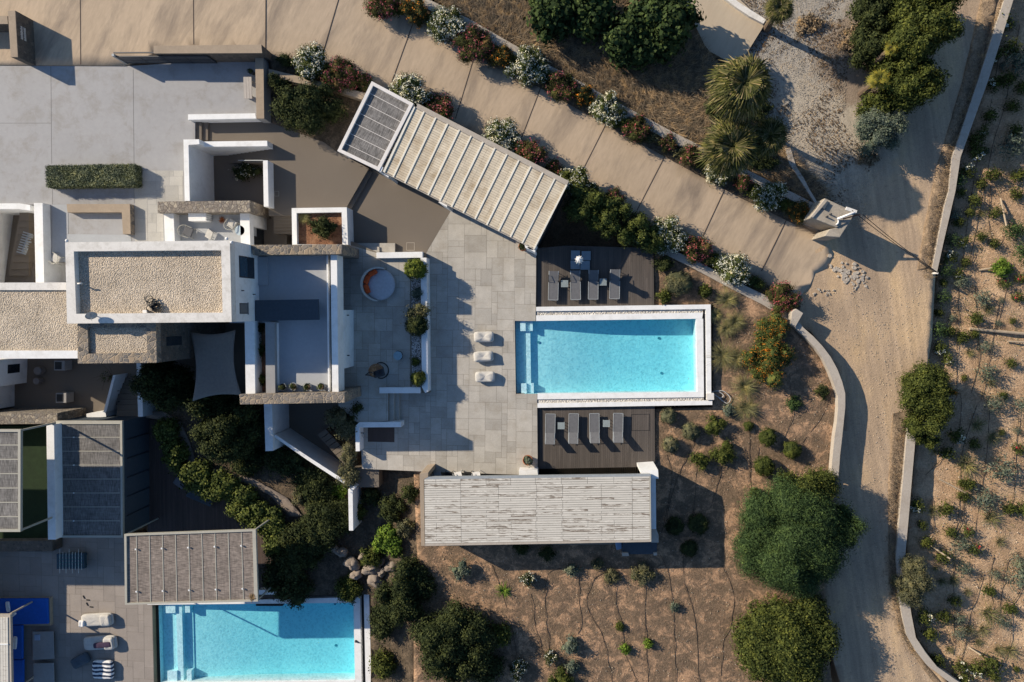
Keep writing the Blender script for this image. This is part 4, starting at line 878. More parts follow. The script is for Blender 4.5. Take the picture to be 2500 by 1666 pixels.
# bean bags
def pillow(name, c, sx, sy, h, rz, m, label, cat, group=None, seed=0, dent=.5, parts=None):
    V = []; n1, n2 = 26, 14; rg = random.Random(seed); o1, o2 = rg.uniform(0, 6), rg.uniform(0, 6)
    R = Matrix.Rotation(rz, 3, 'Z')
    for j in range(n2+1):
        ph = -math.pi/2+math.pi*j/n2
        for i in range(n1):
            th = 2*math.pi*i/n1; cx = abs(math.cos(th))**.35*math.copysign(1, math.cos(th)); cy = abs(math.sin(th))**.35*math.copysign(1, math.sin(th))
            cp_ = abs(math.cos(ph))**.5; x = cx*cp_*sx/2; y = cy*cp_*sy/2; z = math.sin(ph)*h/2+h/2
            if z > h*.5: z += h*(.18*abs(x)/(sx/2)-dent*.32*math.exp(-(x/(sx*.16))**2)+.035*math.sin(x*19+o1+y*6)+.03*math.sin(y*23+o2))
            v = R @ Vector((x, y, 0)); V.append((c[0]+v.x, c[1]+v.y, c[2]+z))
    Q = [(j*n1+i, j*n1+(i+1) % n1, (j+1)*n1+(i+1) % n1, (j+1)*n1+i) for j in range(n2) for i in range(n1)]
    o = fastmesh(name, np.array(V), np.array(Q), m); o.data.polygons.foreach_set('use_smooth', [True]*len(Q))
    return tag(o, label, cat, group)
for i, (x, y, r) in enumerate(((1181, 823, .02), (1180, 871, .08), (1184, 920.5, .03))):
    c = P(x, y, .35); pillow('bean_bag', (c.x, c.y, 0.01), 1.36, .74, .44, r, CREAM, ['northernmost', 'middle', 'southernmost'][i]+' of the three cream floor cushions beside the pool steps', 'bean bag', 'cream bean bags in a row on the pool terrace', i+1)

# ---------------------------------------------------------------- daybed terrace furniture
c = P(927, 695, 1.1); t = thing('round_daybed', 'round grey daybed with three orange cushions', 'daybed', (c.x, c.y, .75))
MB().lathe((c.x, c.y, .78), [(.92, 0), (1.0, .1), (1.06, .3), (1.04, .34)], 48).build('base', WICK if 0 else DAYF, t, True)
MB().lathe((c.x+.02, c.y, 1.0), [(.9, 0), (1.02, .05), (1.02, .14), (.95, .19), (.5, .2), (0.01, .2)], 48).build('mattress', DAYF, t, True)
mb = MB(); arcp = np.linspace(math.radians(72), math.radians(262), 22)
for k in range(len(arcp)-1): 
    a, b_ = arcp[k], arcp[k+1]; h = .5*math.sin((k+.5)/21*math.pi)**.5
    mb.prism([Vector((c.x+r*math.cos(q), c.y+r*math.sin(q), 1.22+h)) for r, q in ((1.06, a), (1.06, b_), (1.16, b_), (1.16, a))], .85)
mb.build('backrest', CREAM, t)
for a in (118, 158, 200):
    q = math.radians(a); pl = pillow('cushion', (0, 0, 0), .62, .34, .3, q+math.pi/2, ORANGE, None, None, None, a, .1); pl.location = (c.x+.86*math.cos(q), c.y+.86*math.sin(q), 1.18); setpar(pl, t)
# hanging egg chair
c = P(920, 906, 1.4); t = thing('hanging_chair', 'brown wicker egg chair hanging on a dark curved stand', 'hanging chair', (c.x, c.y, .75))
b0 = P(930, 905, .8); MB().tube([(b0.x+.52*math.cos(a), b0.y+.54*math.sin(a), .78) for a in np.linspace(-2.0, 2.1, 24)], .035, 8).build('base_ring', BLACK, t)
arm0 = P(893, 916, 2.6); MB().tube([(b0.x-.35, b0.y-.48, .8), (arm0.x-.05, arm0.y-.1, 1.6), arm0, (c.x-.1, c.y+.05, 2.8), (c.x+.02, c.y, 2.7)], .04, 8).build('stand_arm', BLACK, t)
MB().tube([(c.x, c.y, 2.7), (c.x, c.y, 2.35)], .015).build('chain', CHROME, t)
bk = MB(); 
for k in range(26):
    a = math.radians(20)+k/25*math.radians(230)
    bk.tube([(c.x+r*.46*math.cos(a), c.y+.05+r*.44*math.sin(a), z) for r, z in ((.15, 1.05), (.8, 1.2), (1, 1.55), (.85, 2.0), (.45, 2.3), (.05, 2.38))], .018, 5)
for z, r in ((1.25, .88), (1.45, .98), (1.7, .99), (1.95, .88), (2.15, .68)): bk.tube([(c.x+r*.46*math.cos(a), c.y+.05+r*.44*math.sin(a), z) for a in np.linspace(math.radians(20), math.radians(250), 20)], .014, 5)
bk.build('wicker_shell', WICK, t); pl = pillow('seat_cushion', (0, 0, 0), .75, .7, .22, .2, DARK, None, None); pl.location = (c.x+.1, c.y-.08, 1.12); setpar(pl, t)
c = P(971, 869, 1.15); t = thing('round_table', 'small round glass table with a dark rim on the daybed terrace', 'table', (c.x, c.y, .75)); MB().lathe((c.x, c.y, 1.13), [(.30, 0), (.30, .02)], 28).build('top', flat('marbled_glass', (.22, .33, .38), .15), t)
MB().tube([(c.x+.3*math.cos(a)+.04, c.y+.3*math.sin(a)+.02, 1.12) for a in np.linspace(-2.4, 2.2, 22)], .018).build('rim', BLACK, t)
for a in (0.3, 2.4, 4.5): MB().tube([(c.x+.25*math.cos(a), c.y+.25*math.sin(a), 1.12), (c.x+.25*math.cos(a), c.y+.25*math.sin(a), .76)], .015).build('leg', BLACK, t)

# ---------------------------------------------------------------- slanted pergola building along the driveway
pg = thing('slanted_pavilion', 'long slanted pavilion with a sand-coloured plank roof beside the driveway', 'pavilion', P(1150, 420, 0))
zt = 2.62; A, B, C_, D_ = PP([(1007, 261), (1383, 454), (1305, 607), (934, 417)], zt)
bb = lambda u, v, z=zt: (lambda p: Vector((p.x, p.y, z)))(A.lerp(B, u).lerp(D_.lerp(C_, u), v))
mb = MB(); n = 29
for k in range(n):
    v0, v1 = (k+.03)/n, (k+.93)/n
    for s0, s1 in zip(range(0, 12), range(1, 13)):
        u0, u1 = (s0+.0)/12.0, (s1-.01)/12.0
        mb.prism([bb(u0, v0), bb(u1, v0), bb(u1, v1), bb(u0, v1)], zt-.03)
mb.build('planks', PLANK, pg)
MB().prism([bb(.004, .004, zt-.05), bb(.996, .004, zt-.05), bb(.996, .996, zt-.05), bb(.004, .996, zt-.05)], zt-.14).build('deck_under', flat('brown_underlay', (.2, .17, .13)), pg)
for k in range(13):
    u = .078+k*(1-.078)/12 if k else .0
    u = min(.998, .074+(k-0)*.0771) ; p, q = bb(u, -.012, zt+.03), bb(u, 1.012, zt+.03); MB().bar(p, q, .10, .035).build('batten', BATTEN, pg)
p, q = bb(.012, -.01, zt+.03), bb(.012, 1.01, zt+.03); MB().bar(p, q, .13, .07).build('batten', BATTEN, pg)
MB().prism([bb(.02, -.075), bb(1.0, -.075), bb(1.0, -.004), bb(.02, -.004)], -.3).build('stone_wall', CAPW, pg)
MB().prism([bb(-.0, 1.004), bb(1.0, 1.004), bb(1.0, 1.018), bb(.0, 1.018)], 2.45).build('fascia', CAPW, pg)
for (px4) in ([(1070, 494), (1078, 489), (1092, 497), (1091, 506)], [(1286, 604), (1300, 603), (1307, 611), (1306, 617)], [(927, 417), (934, 418), (950, 427), (948, 434)]): MB().px(px4, 2.45, -.1).build('pier', WHITE, pg)
MB().prism([bb(.93, 1.0, 2.45), bb(.995, .93, 2.45), bb(.995, 1.03, 2.45), bb(.95, 1.05, 2.45)], -.3).build('pier', WHITE, pg)
MB().prism([bb(.955, .02, 2.4), bb(.985, .02, 2.4), bb(.985, .95, 2.4), bb(.955, .95, 2.4)], -.5).build('end_wall', SLATE, pg)
MB().prism([bb(.04, .955, 2.4), bb(.93, .955, 2.4), bb(.93, .985, 2.4), bb(.04, .985, 2.4)], -.1).build('dark_front', GLASSD, pg)  # dark sheet near the eave standing in for shade under the open front
ex = thing('reed_pergola', 'white framed canopy with a grey reed mat at the upper end of the slanted pavilion', 'pergola', P(915, 305, .36))
RO = [(907.4, 198.4), (1009.5, 253), (925.4, 418), (823.3, 369)]; zp = 2.74
o_ = PP(RO, zp); ctr = sum(o_, Vector())/4; 
def inset(pts, d):
    out = []; n = len(pts)
    for i in range(n):
        p0, p1, p2 = pts[i-1], pts[i], pts[(i+1) % n]; e1 = (p1-p0).normalized(); e2 = (p2-p1).normalized(); out.append(p1+(e2-e1).normalized()*d*1.414 if (e2-e1).length > .1 else p1)
    return out
i_ = inset(o_, .21); mb = MB()
for k in range(4): mb.prism([o_[k], o_[(k+1) % 4], i_[(k+1) % 4], i_[k]], zp-.3)
mb.build('frame', FRAMEW, ex); MB().prism([Vector((p.x, p.y, zp-.17)) for p in i_], zp-.22).build('reed_mat', REED1, ex)
for k in range(6):
    f = (.7+k*1.0)/6.35; p = i_[0].lerp(i_[3], f); q = i_[1].lerp(i_[2], f); MB().bar(Vector((p.x, p.y, zp-.15)), Vector((q.x, q.y, zp-.15)), .03, .03).build('rail', FRAMEW, ex)
w_ = inset(o_, .05); mb = MB()
for k in (0, 1, 3): mb.prism([Vector((v.x, v.y, zp-.3)) for v in (w_[k], w_[(k+1) % 4], i_[(k+1) % 4], i_[k])], -.1)
mb.build('wall', WHITE, ex); mb = MB(); p = w_[2]; mb.box((p.x+.05, p.y+.1, 1.4), (.35, .35, 2.6), -.45); mb.build('post', WHITE, ex)

# ---------------------------------------------------------------- south pavilion with weathered slats
sp_ = thing('slatted_pavilion', 'open pavilion roofed with weathered white slats at the south end of the terrace', 'pavilion', P(1300, 1250, -.3))
zt = 2.62; A, B, C_, D_ = PP([(1035.5, 1171), (1585.5, 1163.5), (1587, 1318.5), (1037.5, 1328)], zt)
bb = lambda u, v, z=zt: (lambda p: Vector((p.x, p.y, z)))(A.lerp(B, u).lerp(D_.lerp(C_, u), v))
mb = MB(); n = 28; cutA = [0, .053, .165, .28, .39, .50, .615, .73, .845, .925, 1]; cutB = [0, .165, .335, .505, .62, .79, .925, 1]; rg = random.Random(5)
for k in range(n):
    v0, v1 = (k+.05)/n, (k+.87)/n; cu = cutA if k < 3 or rg.random() < .3 else cutB
    for u0, u1 in zip(cu, cu[1:]): mb.prism([bb(u0+.0006, v0), bb(u1-.0006, v0), bb(u1-.0006, v1), bb(u0+.0006, v1)], zt-.03)
mb.build('slats', SLATW, sp_); MB().prism([bb(0, 0, zt-.06), bb(1, 0, zt-.06), bb(1, 1, zt-.06), bb(0, 1, zt-.06)], zt-.12).build('underlay', flat('grey_brown_underlay', (.08, .07, .06)), sp_)
MB().px([(1034, 1165), (1588.5, 1158.3), (1588.5, 1163.5), (1035.5, 1171)], zt-.01, zt-.25).build('fascia', LGREY, sp_); MB().px([(1037.5, 1328), (1587, 1318.5), (1588, 1323.5), (1036, 1333.5)], zt-.01, zt-.25).build('fascia', CAPW, sp_); MB().px([(1585.6, 1163.5), (1588.5, 1163.5), (1590, 1323), (1587.2, 1323)], zt+.02, zt-.3).build('fascia', FRAMEB, sp_)
MB().px([(1024.5, 1157), (1045, 1154), (1045, 1165), (1034.5, 1171), (1037, 1333), (1028, 1333)], zt, -.6).build('stone_wall', CAP, sp_)
MB().px([(1564, 1150.5), (1606.5, 1147.5), (1608, 1169), (1589, 1169), (1589, 1158), (1565, 1158.5)], 2.3, -.3).build('pier', WHITE, sp_)
MB().px([(1588.5, 1169), (1601, 1169), (1602, 1292), (1589.5, 1292)], 2.05, -.5).build('pier_wall', WHITE, sp_); MB().px([(1590, 1292), (1602, 1292), (1608, 1307), (1608, 1325), (1590, 1325)], 1.7, -.5).build('stone_block', CAPW, sp_)
MB().px([(1267, 1149), (1312, 1149.5), (1313.5, 1162), (1267, 1162)], .9, -.1).build('pier', WHITE, sp_)
MB().px([(1270, 1162), (1560, 1158), (1560, 1162), (1270, 1166)], 2.2, 2.05).build('beam', CAPW, sp_)
slab('pavilion_floor', [(1040, 1150), (1600, 1140), (1600, 1330), (1040, 1330)], -.21, JOINT, -1)
MB().px([(1060, 1332), (1470, 1324), (1470, 1320), (1060, 1328)], 1.9, -.4).build('rear_wall', WHITE, sp_)
pot(1288.5, 1124.5, 0.004, .34, 'terracotta pot with a succulent beside the southern white pier', TERRA, G_OLV, .5, 4, .07)
pot(1277, 602, 0.004, .30, 'terracotta pot half hidden under the edge of the plank roof', TERRA, G_DARK, .5, 5, .05)
for i, (x, m, s_) in enumerate(((1068, LGREY, 'grey'), (1095, BLACK, 'first black'), (1118, TOWEL, 'first white'), (1141, BLACK, 'second black'), (1163, TOWEL, 'second white'))): chair(x, 1162, 0.004, math.pi if i % 2 else math.pi+.2, s_+' chair from the left along the front of the slatted pavilion', 'dining_chair', m, m, .85, 'chairs along the front of the slatted pavilion')
t = thing('outdoor_kitchen', 'dark blue-grey outdoor counter behind the slatted pavilion', 'counter', P(1562, 1340, -.4)); MB().px([(1521, 1322), (1604, 1321), (1603.5, 1353), (1519, 1354)], .75, -.45).build('body', SLATE, t); MB().px([(1519, 1350), (1534, 1350), (1536, 1358), (1519, 1358.5)], .9, .6).build('end_cap', CAPW, t); MB().px([(1596, 1350), (1604, 1350), (1604, 1356.5), (1596, 1357)], .9, .6).build('end_cap', CAPW, t)
tag(MB().px([(1502, 1323), (1518, 1323), (1519, 1341), (1505, 1344)], .5, -.4).build('sack', flat('blue_sack', (.18, .28, .42)), bevel=.06), 'pale blue sack beside the dark outdoor counter', 'sack')
tag(MB().lathe(tuple(P(1868, 1222, -.35)), [(.33, 0), (.33, .07), (.3, .09)], 28).build('manhole_cover', RUST), 'round rusty cover lying beside the big feathery tree', 'manhole cover')

# ---------------------------------------------------------------- boundary walls
G1 = [(1049, 0), (1144.6, 46), (1240, 101), (1336, 157), (1391, 185), (1472, 231), (1554, 275), (1636, 319), (1728, 365), (1830, 418), (1990.6, 498)]
G2 = [(1982, 513), (1818, 434), (1715, 384), (1626, 340), (1545, 295), (1461, 250), (1381, 205), (1326, 177), (1230, 121), (1133, 66), (1035, 18)]
def strip(a, b, zf, zb): 
    mb = MB()
    for i in range(len(a)-1):
        q = [P(*a[i], zf(*a[i])), P(*a[i+1], zf(*a[i+1])), P(*b[i+1], zf(*a[i+1])), P(*b[i], zf(*a[i]))]; mb.prism(q, zb)
    return mb
A_ = [(1000, -26)]+G1; B_ = [(985, -8)]+G2[::-1]
tag(strip(A_, B_, lambda x, y: zd(x)+.55, -2).build('boundary_wall', CAPW), 'long pale wall between the driveway bushes and the dry grass', 'wall')
tag(strip([(1560, 572), (1611, 596), (1700, 637), (1800, 689), (1870, 722), (1934, 762)], [(1552, 588), (1601, 610), (1690, 654), (1790, 708), (1862, 744), (1938, 792)], lambda x, y: zd(x)+.42, -2).build('boundary_wall', CAPW), 'pale wall between the driveway and the pool garden', 'wall')
wall('gate_pillar', [(1934, 762), (1944.5, 754.5), (1961, 765), (1941.5, 799), (1930, 792)], .35, -2, CAPW, 'square-ended pale pillar where the garden wall meets the road', 'pillar')
co = [(1950, 786), (1961, 800), (1986, 822), (2008.5, 846), (2028, 872), (2044, 901), (2056, 932), (2063.6, 961), (2063.6, 994), (2060, 1030), (2056, 1068), (2051, 1112), (2047, 1165)]; ci = [(1936, 794), (1943, 803), (1968, 826), (1990.6, 850.6), (2008, 874), (2022, 903), (2035, 934), (2045.5, 967), (2046, 996), (2043, 1032), (2037.5, 1068), (2033, 1112), (2028.5, 1165)]
tag(strip(co, ci, lambda x, y: .12, -2).build('garden_wall', CAPW), 'curved pale wall between the pool garden and the dirt road', 'wall')
tag(strip([(2464, -60), (2452, 0), (2421, 95), (2390, 190.6), (2357, 289), (2324, 387), (2317, 465), (2306, 504), (2291, 580), (2276.6, 655)], [(2484, -60), (2474, 0), (2444, 97), (2413.6, 193.6), (2379, 289), (2345, 384), (2333, 465), (2324, 504), (2304, 590), (2287, 668)], lambda x, y: -.75, -3).build('boundary_wall', CAPW), 'rough wall running down from the upper right between road and field', 'wall')
tag(strip([(2217, 1030), (2215.5, 1047), (2206, 1155), (2196, 1264.7), (2188, 1354.7), (2192.7, 1444), (2202, 1500), (2213.6, 1551), (2236, 1590), (2264, 1625.5), (2317.7, 1666), (2390, 1720)], [(2240, 1022), (2238, 1038), (2228, 1151), (2218.5, 1264.7), (2210.5, 1352), (2217, 1444), (2225, 1500), (2236, 1557), (2260, 1594), (2288, 1628.5), (2341.5, 1666), (2410, 1710)], lambda x, y: -.72, -3).build('boundary_wall', CAPW), 'rough pale wall between road and field at the lower right, bending at the bottom', 'wall')
tag(strip([(1917, 362), (1927, 400), (1946, 428), (1960, 450), (1992, 500)], [(1930, 362), (1943, 405), (1962, 435), (1975, 460), (1998, 498)], lambda x, y: -.3, -1.5).build('low_wall', CAPW), 'thin curving low wall beside the palms', 'wall')
tag(strip([(1770, -20), (1800, 3), (1835, 26), (1870, 48)], [(1768, -4), (1797, 18), (1830, 40), (1864, 58)], lambda x, y: -.35, -1.2).build('low_wall', WHITE2), 'whitish stone kerb along the pale concrete ramp', 'wall')
tag(strip([(1695, 128), (1740, 162)], [(1692, 140), (1737, 172)], lambda x, y: -.3, -1.2).build('low_wall', CAPW), 'short concrete kerb in the shade below the fig trees', 'wall')
# hut at the junction
ht = thing('utility_hut', 'small rough concrete hut with a lower ledge where driveway and road meet', 'hut', P(2030, 530, -.95))
MB().px([(2013.6, 484), (2088, 518), (2077, 540), (2043.4, 556), (1981, 531.5)], 1.55, -1.1).build('roof_block', OLD, ht, bevel=.04)
MB().px([(2043, 556), (2077, 539), (2051, 580), (2013, 577), (2025, 560)], 1.45, -1.1).build('ledge', OLD, ht, bevel=.04)
MB().px([(2013, 486), (2022, 491), (1986, 532), (1978, 530)], 1.68, 1.5).build('curb', CAPW, ht, bevel=.04)
MB().px([(2019, 492), (2023, 494), (2013, 511), (2007, 508)], 1.75, 1.5).build('vent_slab', SLATE, ht)
for x, y in ((2026, 524), (2017, 530)): MB().tube([P(x, y, 1.55), P(x, y, 1.55)+Vector((0, 0, .28))], .05, 10).build('pipe_stub', DARK, ht)
MB().bar(P(2065, 509, 1.9), P(2091, 518, 1.9), .2, .1).build('meter_box', WHITE2, ht); MB().tube([P(2044, 535, 1.7), P(2088, 518, 2.1)], .07, 8).build('white_pipe', TOWEL, ht, True); MB().tube([P(2058, 535, 1.65), P(2100, 524, 1.9)], .04, 6).build('rusty_pipe', RUST, ht, True)
MB().tube(curvepts([(2047, 537), (2046, 545), (2041, 549)], 1.62), .05).build('bent_pipe', TOWEL, ht, True)
for i, (a, b_) in enumerate(((P(2080, 514, 2.05), P(2290, 668, -.35)), (P(2106, 524, 2.0), P(2291, 667, -.3)))):
    tag(MB().tube([a.lerp(b_, k/12)-Vector((0, 0, .25*math.sin(k/12*math.pi))) for k in range(13)], .022, 5).build('overhead_wire', BLACK), ['lower', 'upper'][i]+' of the two dark wires stretched from the hut to the field wall', 'wire')
t = thing('wire_post', 'small pale post where the two wires end at the field edge', 'post', P(2289, 667, -1.8)); MB().tube([P(2289, 667, -.3)-Vector((0, 0, 1.6)), P(2289, 667, -.3)], .07, 8).build('post', WHITE2, t)
rg = random.Random(8); rk = thing('broken_paving', 'crumbled concrete pieces where the driveway meets the dirt', 'rubble', P(2060, 670, -.97))
for k in range(90):
    u = rg.random(); x = 2030+u*80+rg.gauss(0, 8); y = 655+u*28+rg.gauss(0, 14)
    if k > 55: x, y = rg.gauss(2015, 16), rg.gauss(714, 7)
    if k > 72: x, y = rg.gauss(2095, 10), rg.gauss(700, 9)
    c = P(x, y, -.93); r = rg.uniform(.06, .17) if k < 56 else rg.uniform(.03, .08); nn2 = rg.choice((5, 6)); a0 = rg.uniform(0, 6)
    MB().prism([Vector((c.x+r*rg.uniform(.7, 1.1)*math.cos(a0+q*6.283/nn2), c.y+r*rg.uniform(.7, 1.1)*math.sin(a0+q*6.283/nn2), -.90+rg.uniform(0, .04))) for q in range(nn2)], -1.0).build('fragment', CAPW, rk)

# ---------------------------------------------------------------- lower villa
lt = slab('lower_terrace', [(-160, 1318), (300, 1310), (620, 1300), (620, 1470), (372, 1478), (377, 1700), (-160, 1700)], zq+.06, JOINT, -3.1)
paving('flagstones', [(-160, 1318), (300, 1310), (371, 1420), (371, 1478), (376, 1700), (-160, 1700)], zq+.06, TILE3, lt, .45, .009, seed=12)
slab('lawn', [(-160, 1040), (126, 1040), (130, 1322), (-160, 1322)], -1.5, TURF, -2.6)
slab('sunken_floor', [(-160, 870), (345, 870), (350, 1030), (-160, 1060)], -2.25, BROWNC)
wall('stone_wall', [(-160, 1013), (140, 1009), (140, 1035), (-160, 1038)], .7, -2.3, STONE2, 'stone-topped wall north of the dark reed roofs')
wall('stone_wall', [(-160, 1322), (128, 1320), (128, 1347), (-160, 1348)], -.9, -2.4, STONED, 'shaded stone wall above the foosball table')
wall('white_wall', [(113, 1037), (132, 1037), (136, 1318), (117, 1318)], 1.8, -2.3, WHITE, 'blue-shaded white wall between the lawn strip and the dark reed roof')
r4 = thing('reed_roof', 'dark reed-covered roof of the lower villa with seven thin rails', 'pergola', P(220, 1170, -2)); z4 = 1.15
MB().ring([(136, 1028), (298, 1028), (300, 1313), (138, 1313)], [(136.5, 1036), (293, 1036), (295, 1308), (138.5, 1308)], z4, z4-.2).build('frame', FRAMEB, r4)
MB().px([(136.5, 1036), (293, 1036), (295, 1308), (138.5, 1308)], z4-.09, z4-.15).build('reed_mat', REED3, r4)
for k, y in enumerate((1068, 1102, 1136, 1170, 1204, 1238, 1272)):
    MB().bar(P(140, y, z4-.08), P(293, y, z4-.08), .045, .03).build('rail', FRAMEB, r4)
    if k % 2 == 0: c = P(180, y, z4); MB().lathe((c.x, c.y, z4-.03), [(.05, 0), (.05, .06)], 10).build('knob', WHITE, r4)
ww = [Vector((p.x, p.y, z4-.2)) for p in PP([(137, 1030), (298, 1030), (299.5, 1311), (138.5, 1311)], z4)]; MB().prism(ww, -2.3).build('facade', SLATE, r4)
for k in range(1, 6): a = ww[1].lerp(ww[2], k/6); MB().box((a.x+.02, a.y, -.75), (.06, .06, 2.8)).build('mullion', DARK, r4)
r3 = thing('reed_roof', 'reed-covered canopy at the left edge with pale rails over the lawn strip', 'pergola', P(20, 1170, -2)); z3 = 4.9
MB().ring([(-560, 1049), (50, 1049), (49.5, 1299), (-560, 1299)], [(-550, 1055), (43.5, 1055), (44, 1293), (-550, 1293)], z3, z3-.2).build('frame', FRAMEB, r3); MB().px([(-550, 1055), (43.5, 1055), (44, 1293), (-550, 1293)], z3-.09, z3-.15).build('reed_mat', REED3, r3)  # canopy lengthened unseen to the left to widen its shade
for k in range(6): MB().bar(P(-550, 1087+35*k, z3-.08), P(44, 1087+35*k, z3-.08), .06, .03).build('rail', FRAMEB, r3)
for y in (1052, 1296): a = P(47, y, z3-.2); MB().tube([a, (a.x, a.y, 1.5)], .08, 4).build('post', FRAMEB, r3)
r5 = thing('reed_pergola', 'large brown reed-covered pergola above the edge of the lower pool', 'pergola', P(465, 1390, -2)); z5 = 2.05
O5 = [(303, 1304.7), (624, 1293), (629.5, 1469), (305, 1477)]; I5 = [(308.5, 1309), (616, 1298), (620.5, 1465), (310, 1473)]
MB().ring(O5, I5, z5, z5-.2).build('frame', FRAMEB, r5); MB().px(I5, z5-.1, z5-.15).build('reed_mat', REED2, r5)
q0, q1, q2, q3 = PP(I5, z5)
for k in range(9):
    f = (23+32.15*k)/308; a, b_ = q0.lerp(q1, f), q3.lerp(q2, f+.003); MB().bar(a-Vector((0, 0, .09)), b_-Vector((0, 0, .09)), .055, .03).build('rail', FRAMEB, r5)
    if k % 2 == 0:
        for v in (.2, .83): c = a.lerp(b_, v); MB().lathe((c.x, c.y, z5-.02), [(.06, 0), (.06, .07)], 10).build('knob', WHITE, r5)
for a in PP(O5, z5-.2): cc = a.lerp(sum(PP(O5, z5-.2), Vector())/4, .02); MB().tube([cc, (cc.x, cc.y, -2)], .06, 4).build('post', FRAMEB, r5)
tuft(615, 1461, 12, z5-.1, 'dried brown plant clump on the pool corner of the reed pergola', leafmat('dead_leaves', [(.2, .12, .06), (.3, .2, .1)]), 'plant', 90, .9, 5, .8, name='dried_plant', wd=.06)
deck('lower_deck', [(360, 1025), (600, 1020), (690, 1300), (690, 1480), (625, 1480), (610, 1300), (360, 1310)], zq+.0, DECKD, seed=6)
r6 = thing('whitewashed_roof', 'narrow strip of whitewashed board roof at the bottom left corner', 'roof', P(0, 1600, zq))
MB().px([(-460, 1501), (25, 1501), (29, 1720), (-460, 1720)], 1.25, 1.05).build('frame', CAPW, r6); b6 = MB()  # frame extended out of view to cast shade over the terrace
for k in range(14): b6.px([(-70+k*6.4, 1508), (-64.4+k*6.4, 1508), (-62.4+k*6.4, 1718), (-68+k*6.4, 1718)], 1.29, 1.25)
b6.build('boards', SLATW, r6); MB().px([(-160, 1572), (19, 1572), (19, 1575), (-160, 1575)], 1.32, 1.28).build('batten', WHITE, r6)
for y in (1505, 1700): a = P(14, y, 1.05); MB().tube([a, (a.x, a.y, -2)], .07, 4).build('post', CAPW, r6)
up = thing('villa_shade_block', 'unseen white villa block added beyond the left edge to shade the sofa', 'house', P(-150, 1450, -2)); MB().px([(-560, 1370), (-97, 1370), (-97, 1500), (-560, 1500)], 1.25, -2.3).build('wall', WHITE, up); MB().px([(-556, 1374), (-101, 1374), (-101, 1496), (-556, 1496)], 1.254, 1.2).build('roof', GRAV, up)  # unseen block added so the sofa corner falls in shade
# court with stair, walls at the left
lw_ = wall('white_wall', [(-160, 884), (-8, 880), (-10, 945), (-160, 945)], .6, -2.3, WHITE, 'shaded white wall with a small window below the gravel roof, at the left edge')
onface(P(-8, 881, .6), P(-10, 944, .6), .2, .55, -1.5, -.4, .03, GLASSD, 'window', lw_)
l2_ = wall('white_wall', [(-160, 946), (-30, 946), (-30, 1003), (-160, 1005)], .2, -2.3, WHITE, 'shaded white wall with a dark doorway at the left edge')
t = MB(); a = P(276, 917, -.9); 
wt = thing('stair_wall', 'bright white slanting wall on the left side of the outdoor stair', 'wall', P(270, 960, -2.2))
MB().prism([P(276, 916.5, -.85), P(282, 916, -.85), P(259.5, 1006, -.85), P(253, 1004, -.85)], -2.3).build('wall', WHITE, wt); MB().prism([P(211, 1010.5, -.95), P(257, 1004, -.95), P(259, 1018, -.95), P(211, 1021, -.95)], -2.3).build('wall', WHITE, wt)
for y in (923, 955, 982): c = P(287, y, -1.4); MB().box((c.x, c.y, -1.5), (.05, .05, .2)).build('wall_light', DARK, wt)
wall('white_wall', [(333, 887), (344.5, 887), (349, 1018), (337, 1018)], -.4, -2.3, WHITE, 'white wall on the right side of the outdoor stair, partly under a tree')
s_ = MB()
for i in range(7): s_.px([(286, 922+i*13.4), (341, 922+i*13.4), (341, 936+i*13.4), (284, 936+i*13.4)], -2.1+i*.12, -2.6)
tag(s_.build('stair_flight', BROWNC), 'outdoor stair between two white walls south of the stone wing', 'steps')
for i, (x, y) in enumerate(((146, 893), (150, 972))): 
    t = thing('air_conditioner', ['air conditioning unit near the small white wall, at the top of the dark court', 'air conditioning unit at the bottom of the dark court'][i], 'air conditioner', P(x, y, -2.2)); MB().px([(x-14, y-12), (x+12, y-12), (x+12, y+12), (x-14, y+12)], -1.4, -2.2).build('casing', GREYPL, t, bevel=.02); MB().px([(x-12, y-9), (x+4, y-9), (x+4, y+9), (x-12, y+9)], -1.38, -1.5).build('grille', BLACK, t)
for i, (x, y, r) in enumerate(((91, 906, 11), (88, 931, 9))): c = P(x, y, -1.7); tag(MB().lathe((c.x, c.y, -2.2), [(r/40., 0), (r/36., .2), (r/36., .5), (r/44., .52)], 22).build('round_pouf', flat('pouf_grey', (.2, .18, .17))), ['larger', 'smaller'][i]+' of two round poufs in the dark court', 'pouf')
# shade sail
sp = [P(464, 811, 2.7), P(575, 806, 3.2), P(590, 965, 2.7), P(470, 980, 3.2)]; V = []; n = 16
for j in range(n+1):
    for i in range(n+1):
        u, v = i/n, j/n; uu = u+ (.5-u)*.20*math.sin(math.pi*v)*abs(2*u-1); vv = v+(.5-v)*.10*math.sin(math.pi*u)*abs(2*v-1)
        p = sp[0].lerp(sp[1], uu).lerp(sp[3].lerp(sp[2], uu), vv); V.append((p.x, p.y, p.z-.25*math.sin(math.pi*u)*math.sin(math.pi*v)))
o = fastmesh('shade_sail', np.array(V), np.array([(j*(n+1)+i, (j+1)*(n+1)+i, (j+1)*(n+1)+i+1, j*(n+1)+i+1) for j in range(n) for i in range(n)]), SAIL); o.data.polygons.foreach_set('use_smooth', [True]*n*n); md = o.modifiers.new('thickness', 'SOLIDIFY'); md.thickness = .01
tag(o, 'taupe four-cornered shade sail between the house and the tall white wall', 'shade sail')
slab('sunken_floor', [(345, 790), (600, 790), (600, 985), (345, 985)], -2.2, BROWNC)
wall('white_wall', [(644, 980), (664, 980), (667, 1101), (648, 1102)], .6, -2.5, WHITE, 'blue-shaded white wall running south from the long stone wall')
slab('sunken_floor', [(664, 980), (880, 960), (880, 1160), (760, 1130)], -2.3, BROWNC)
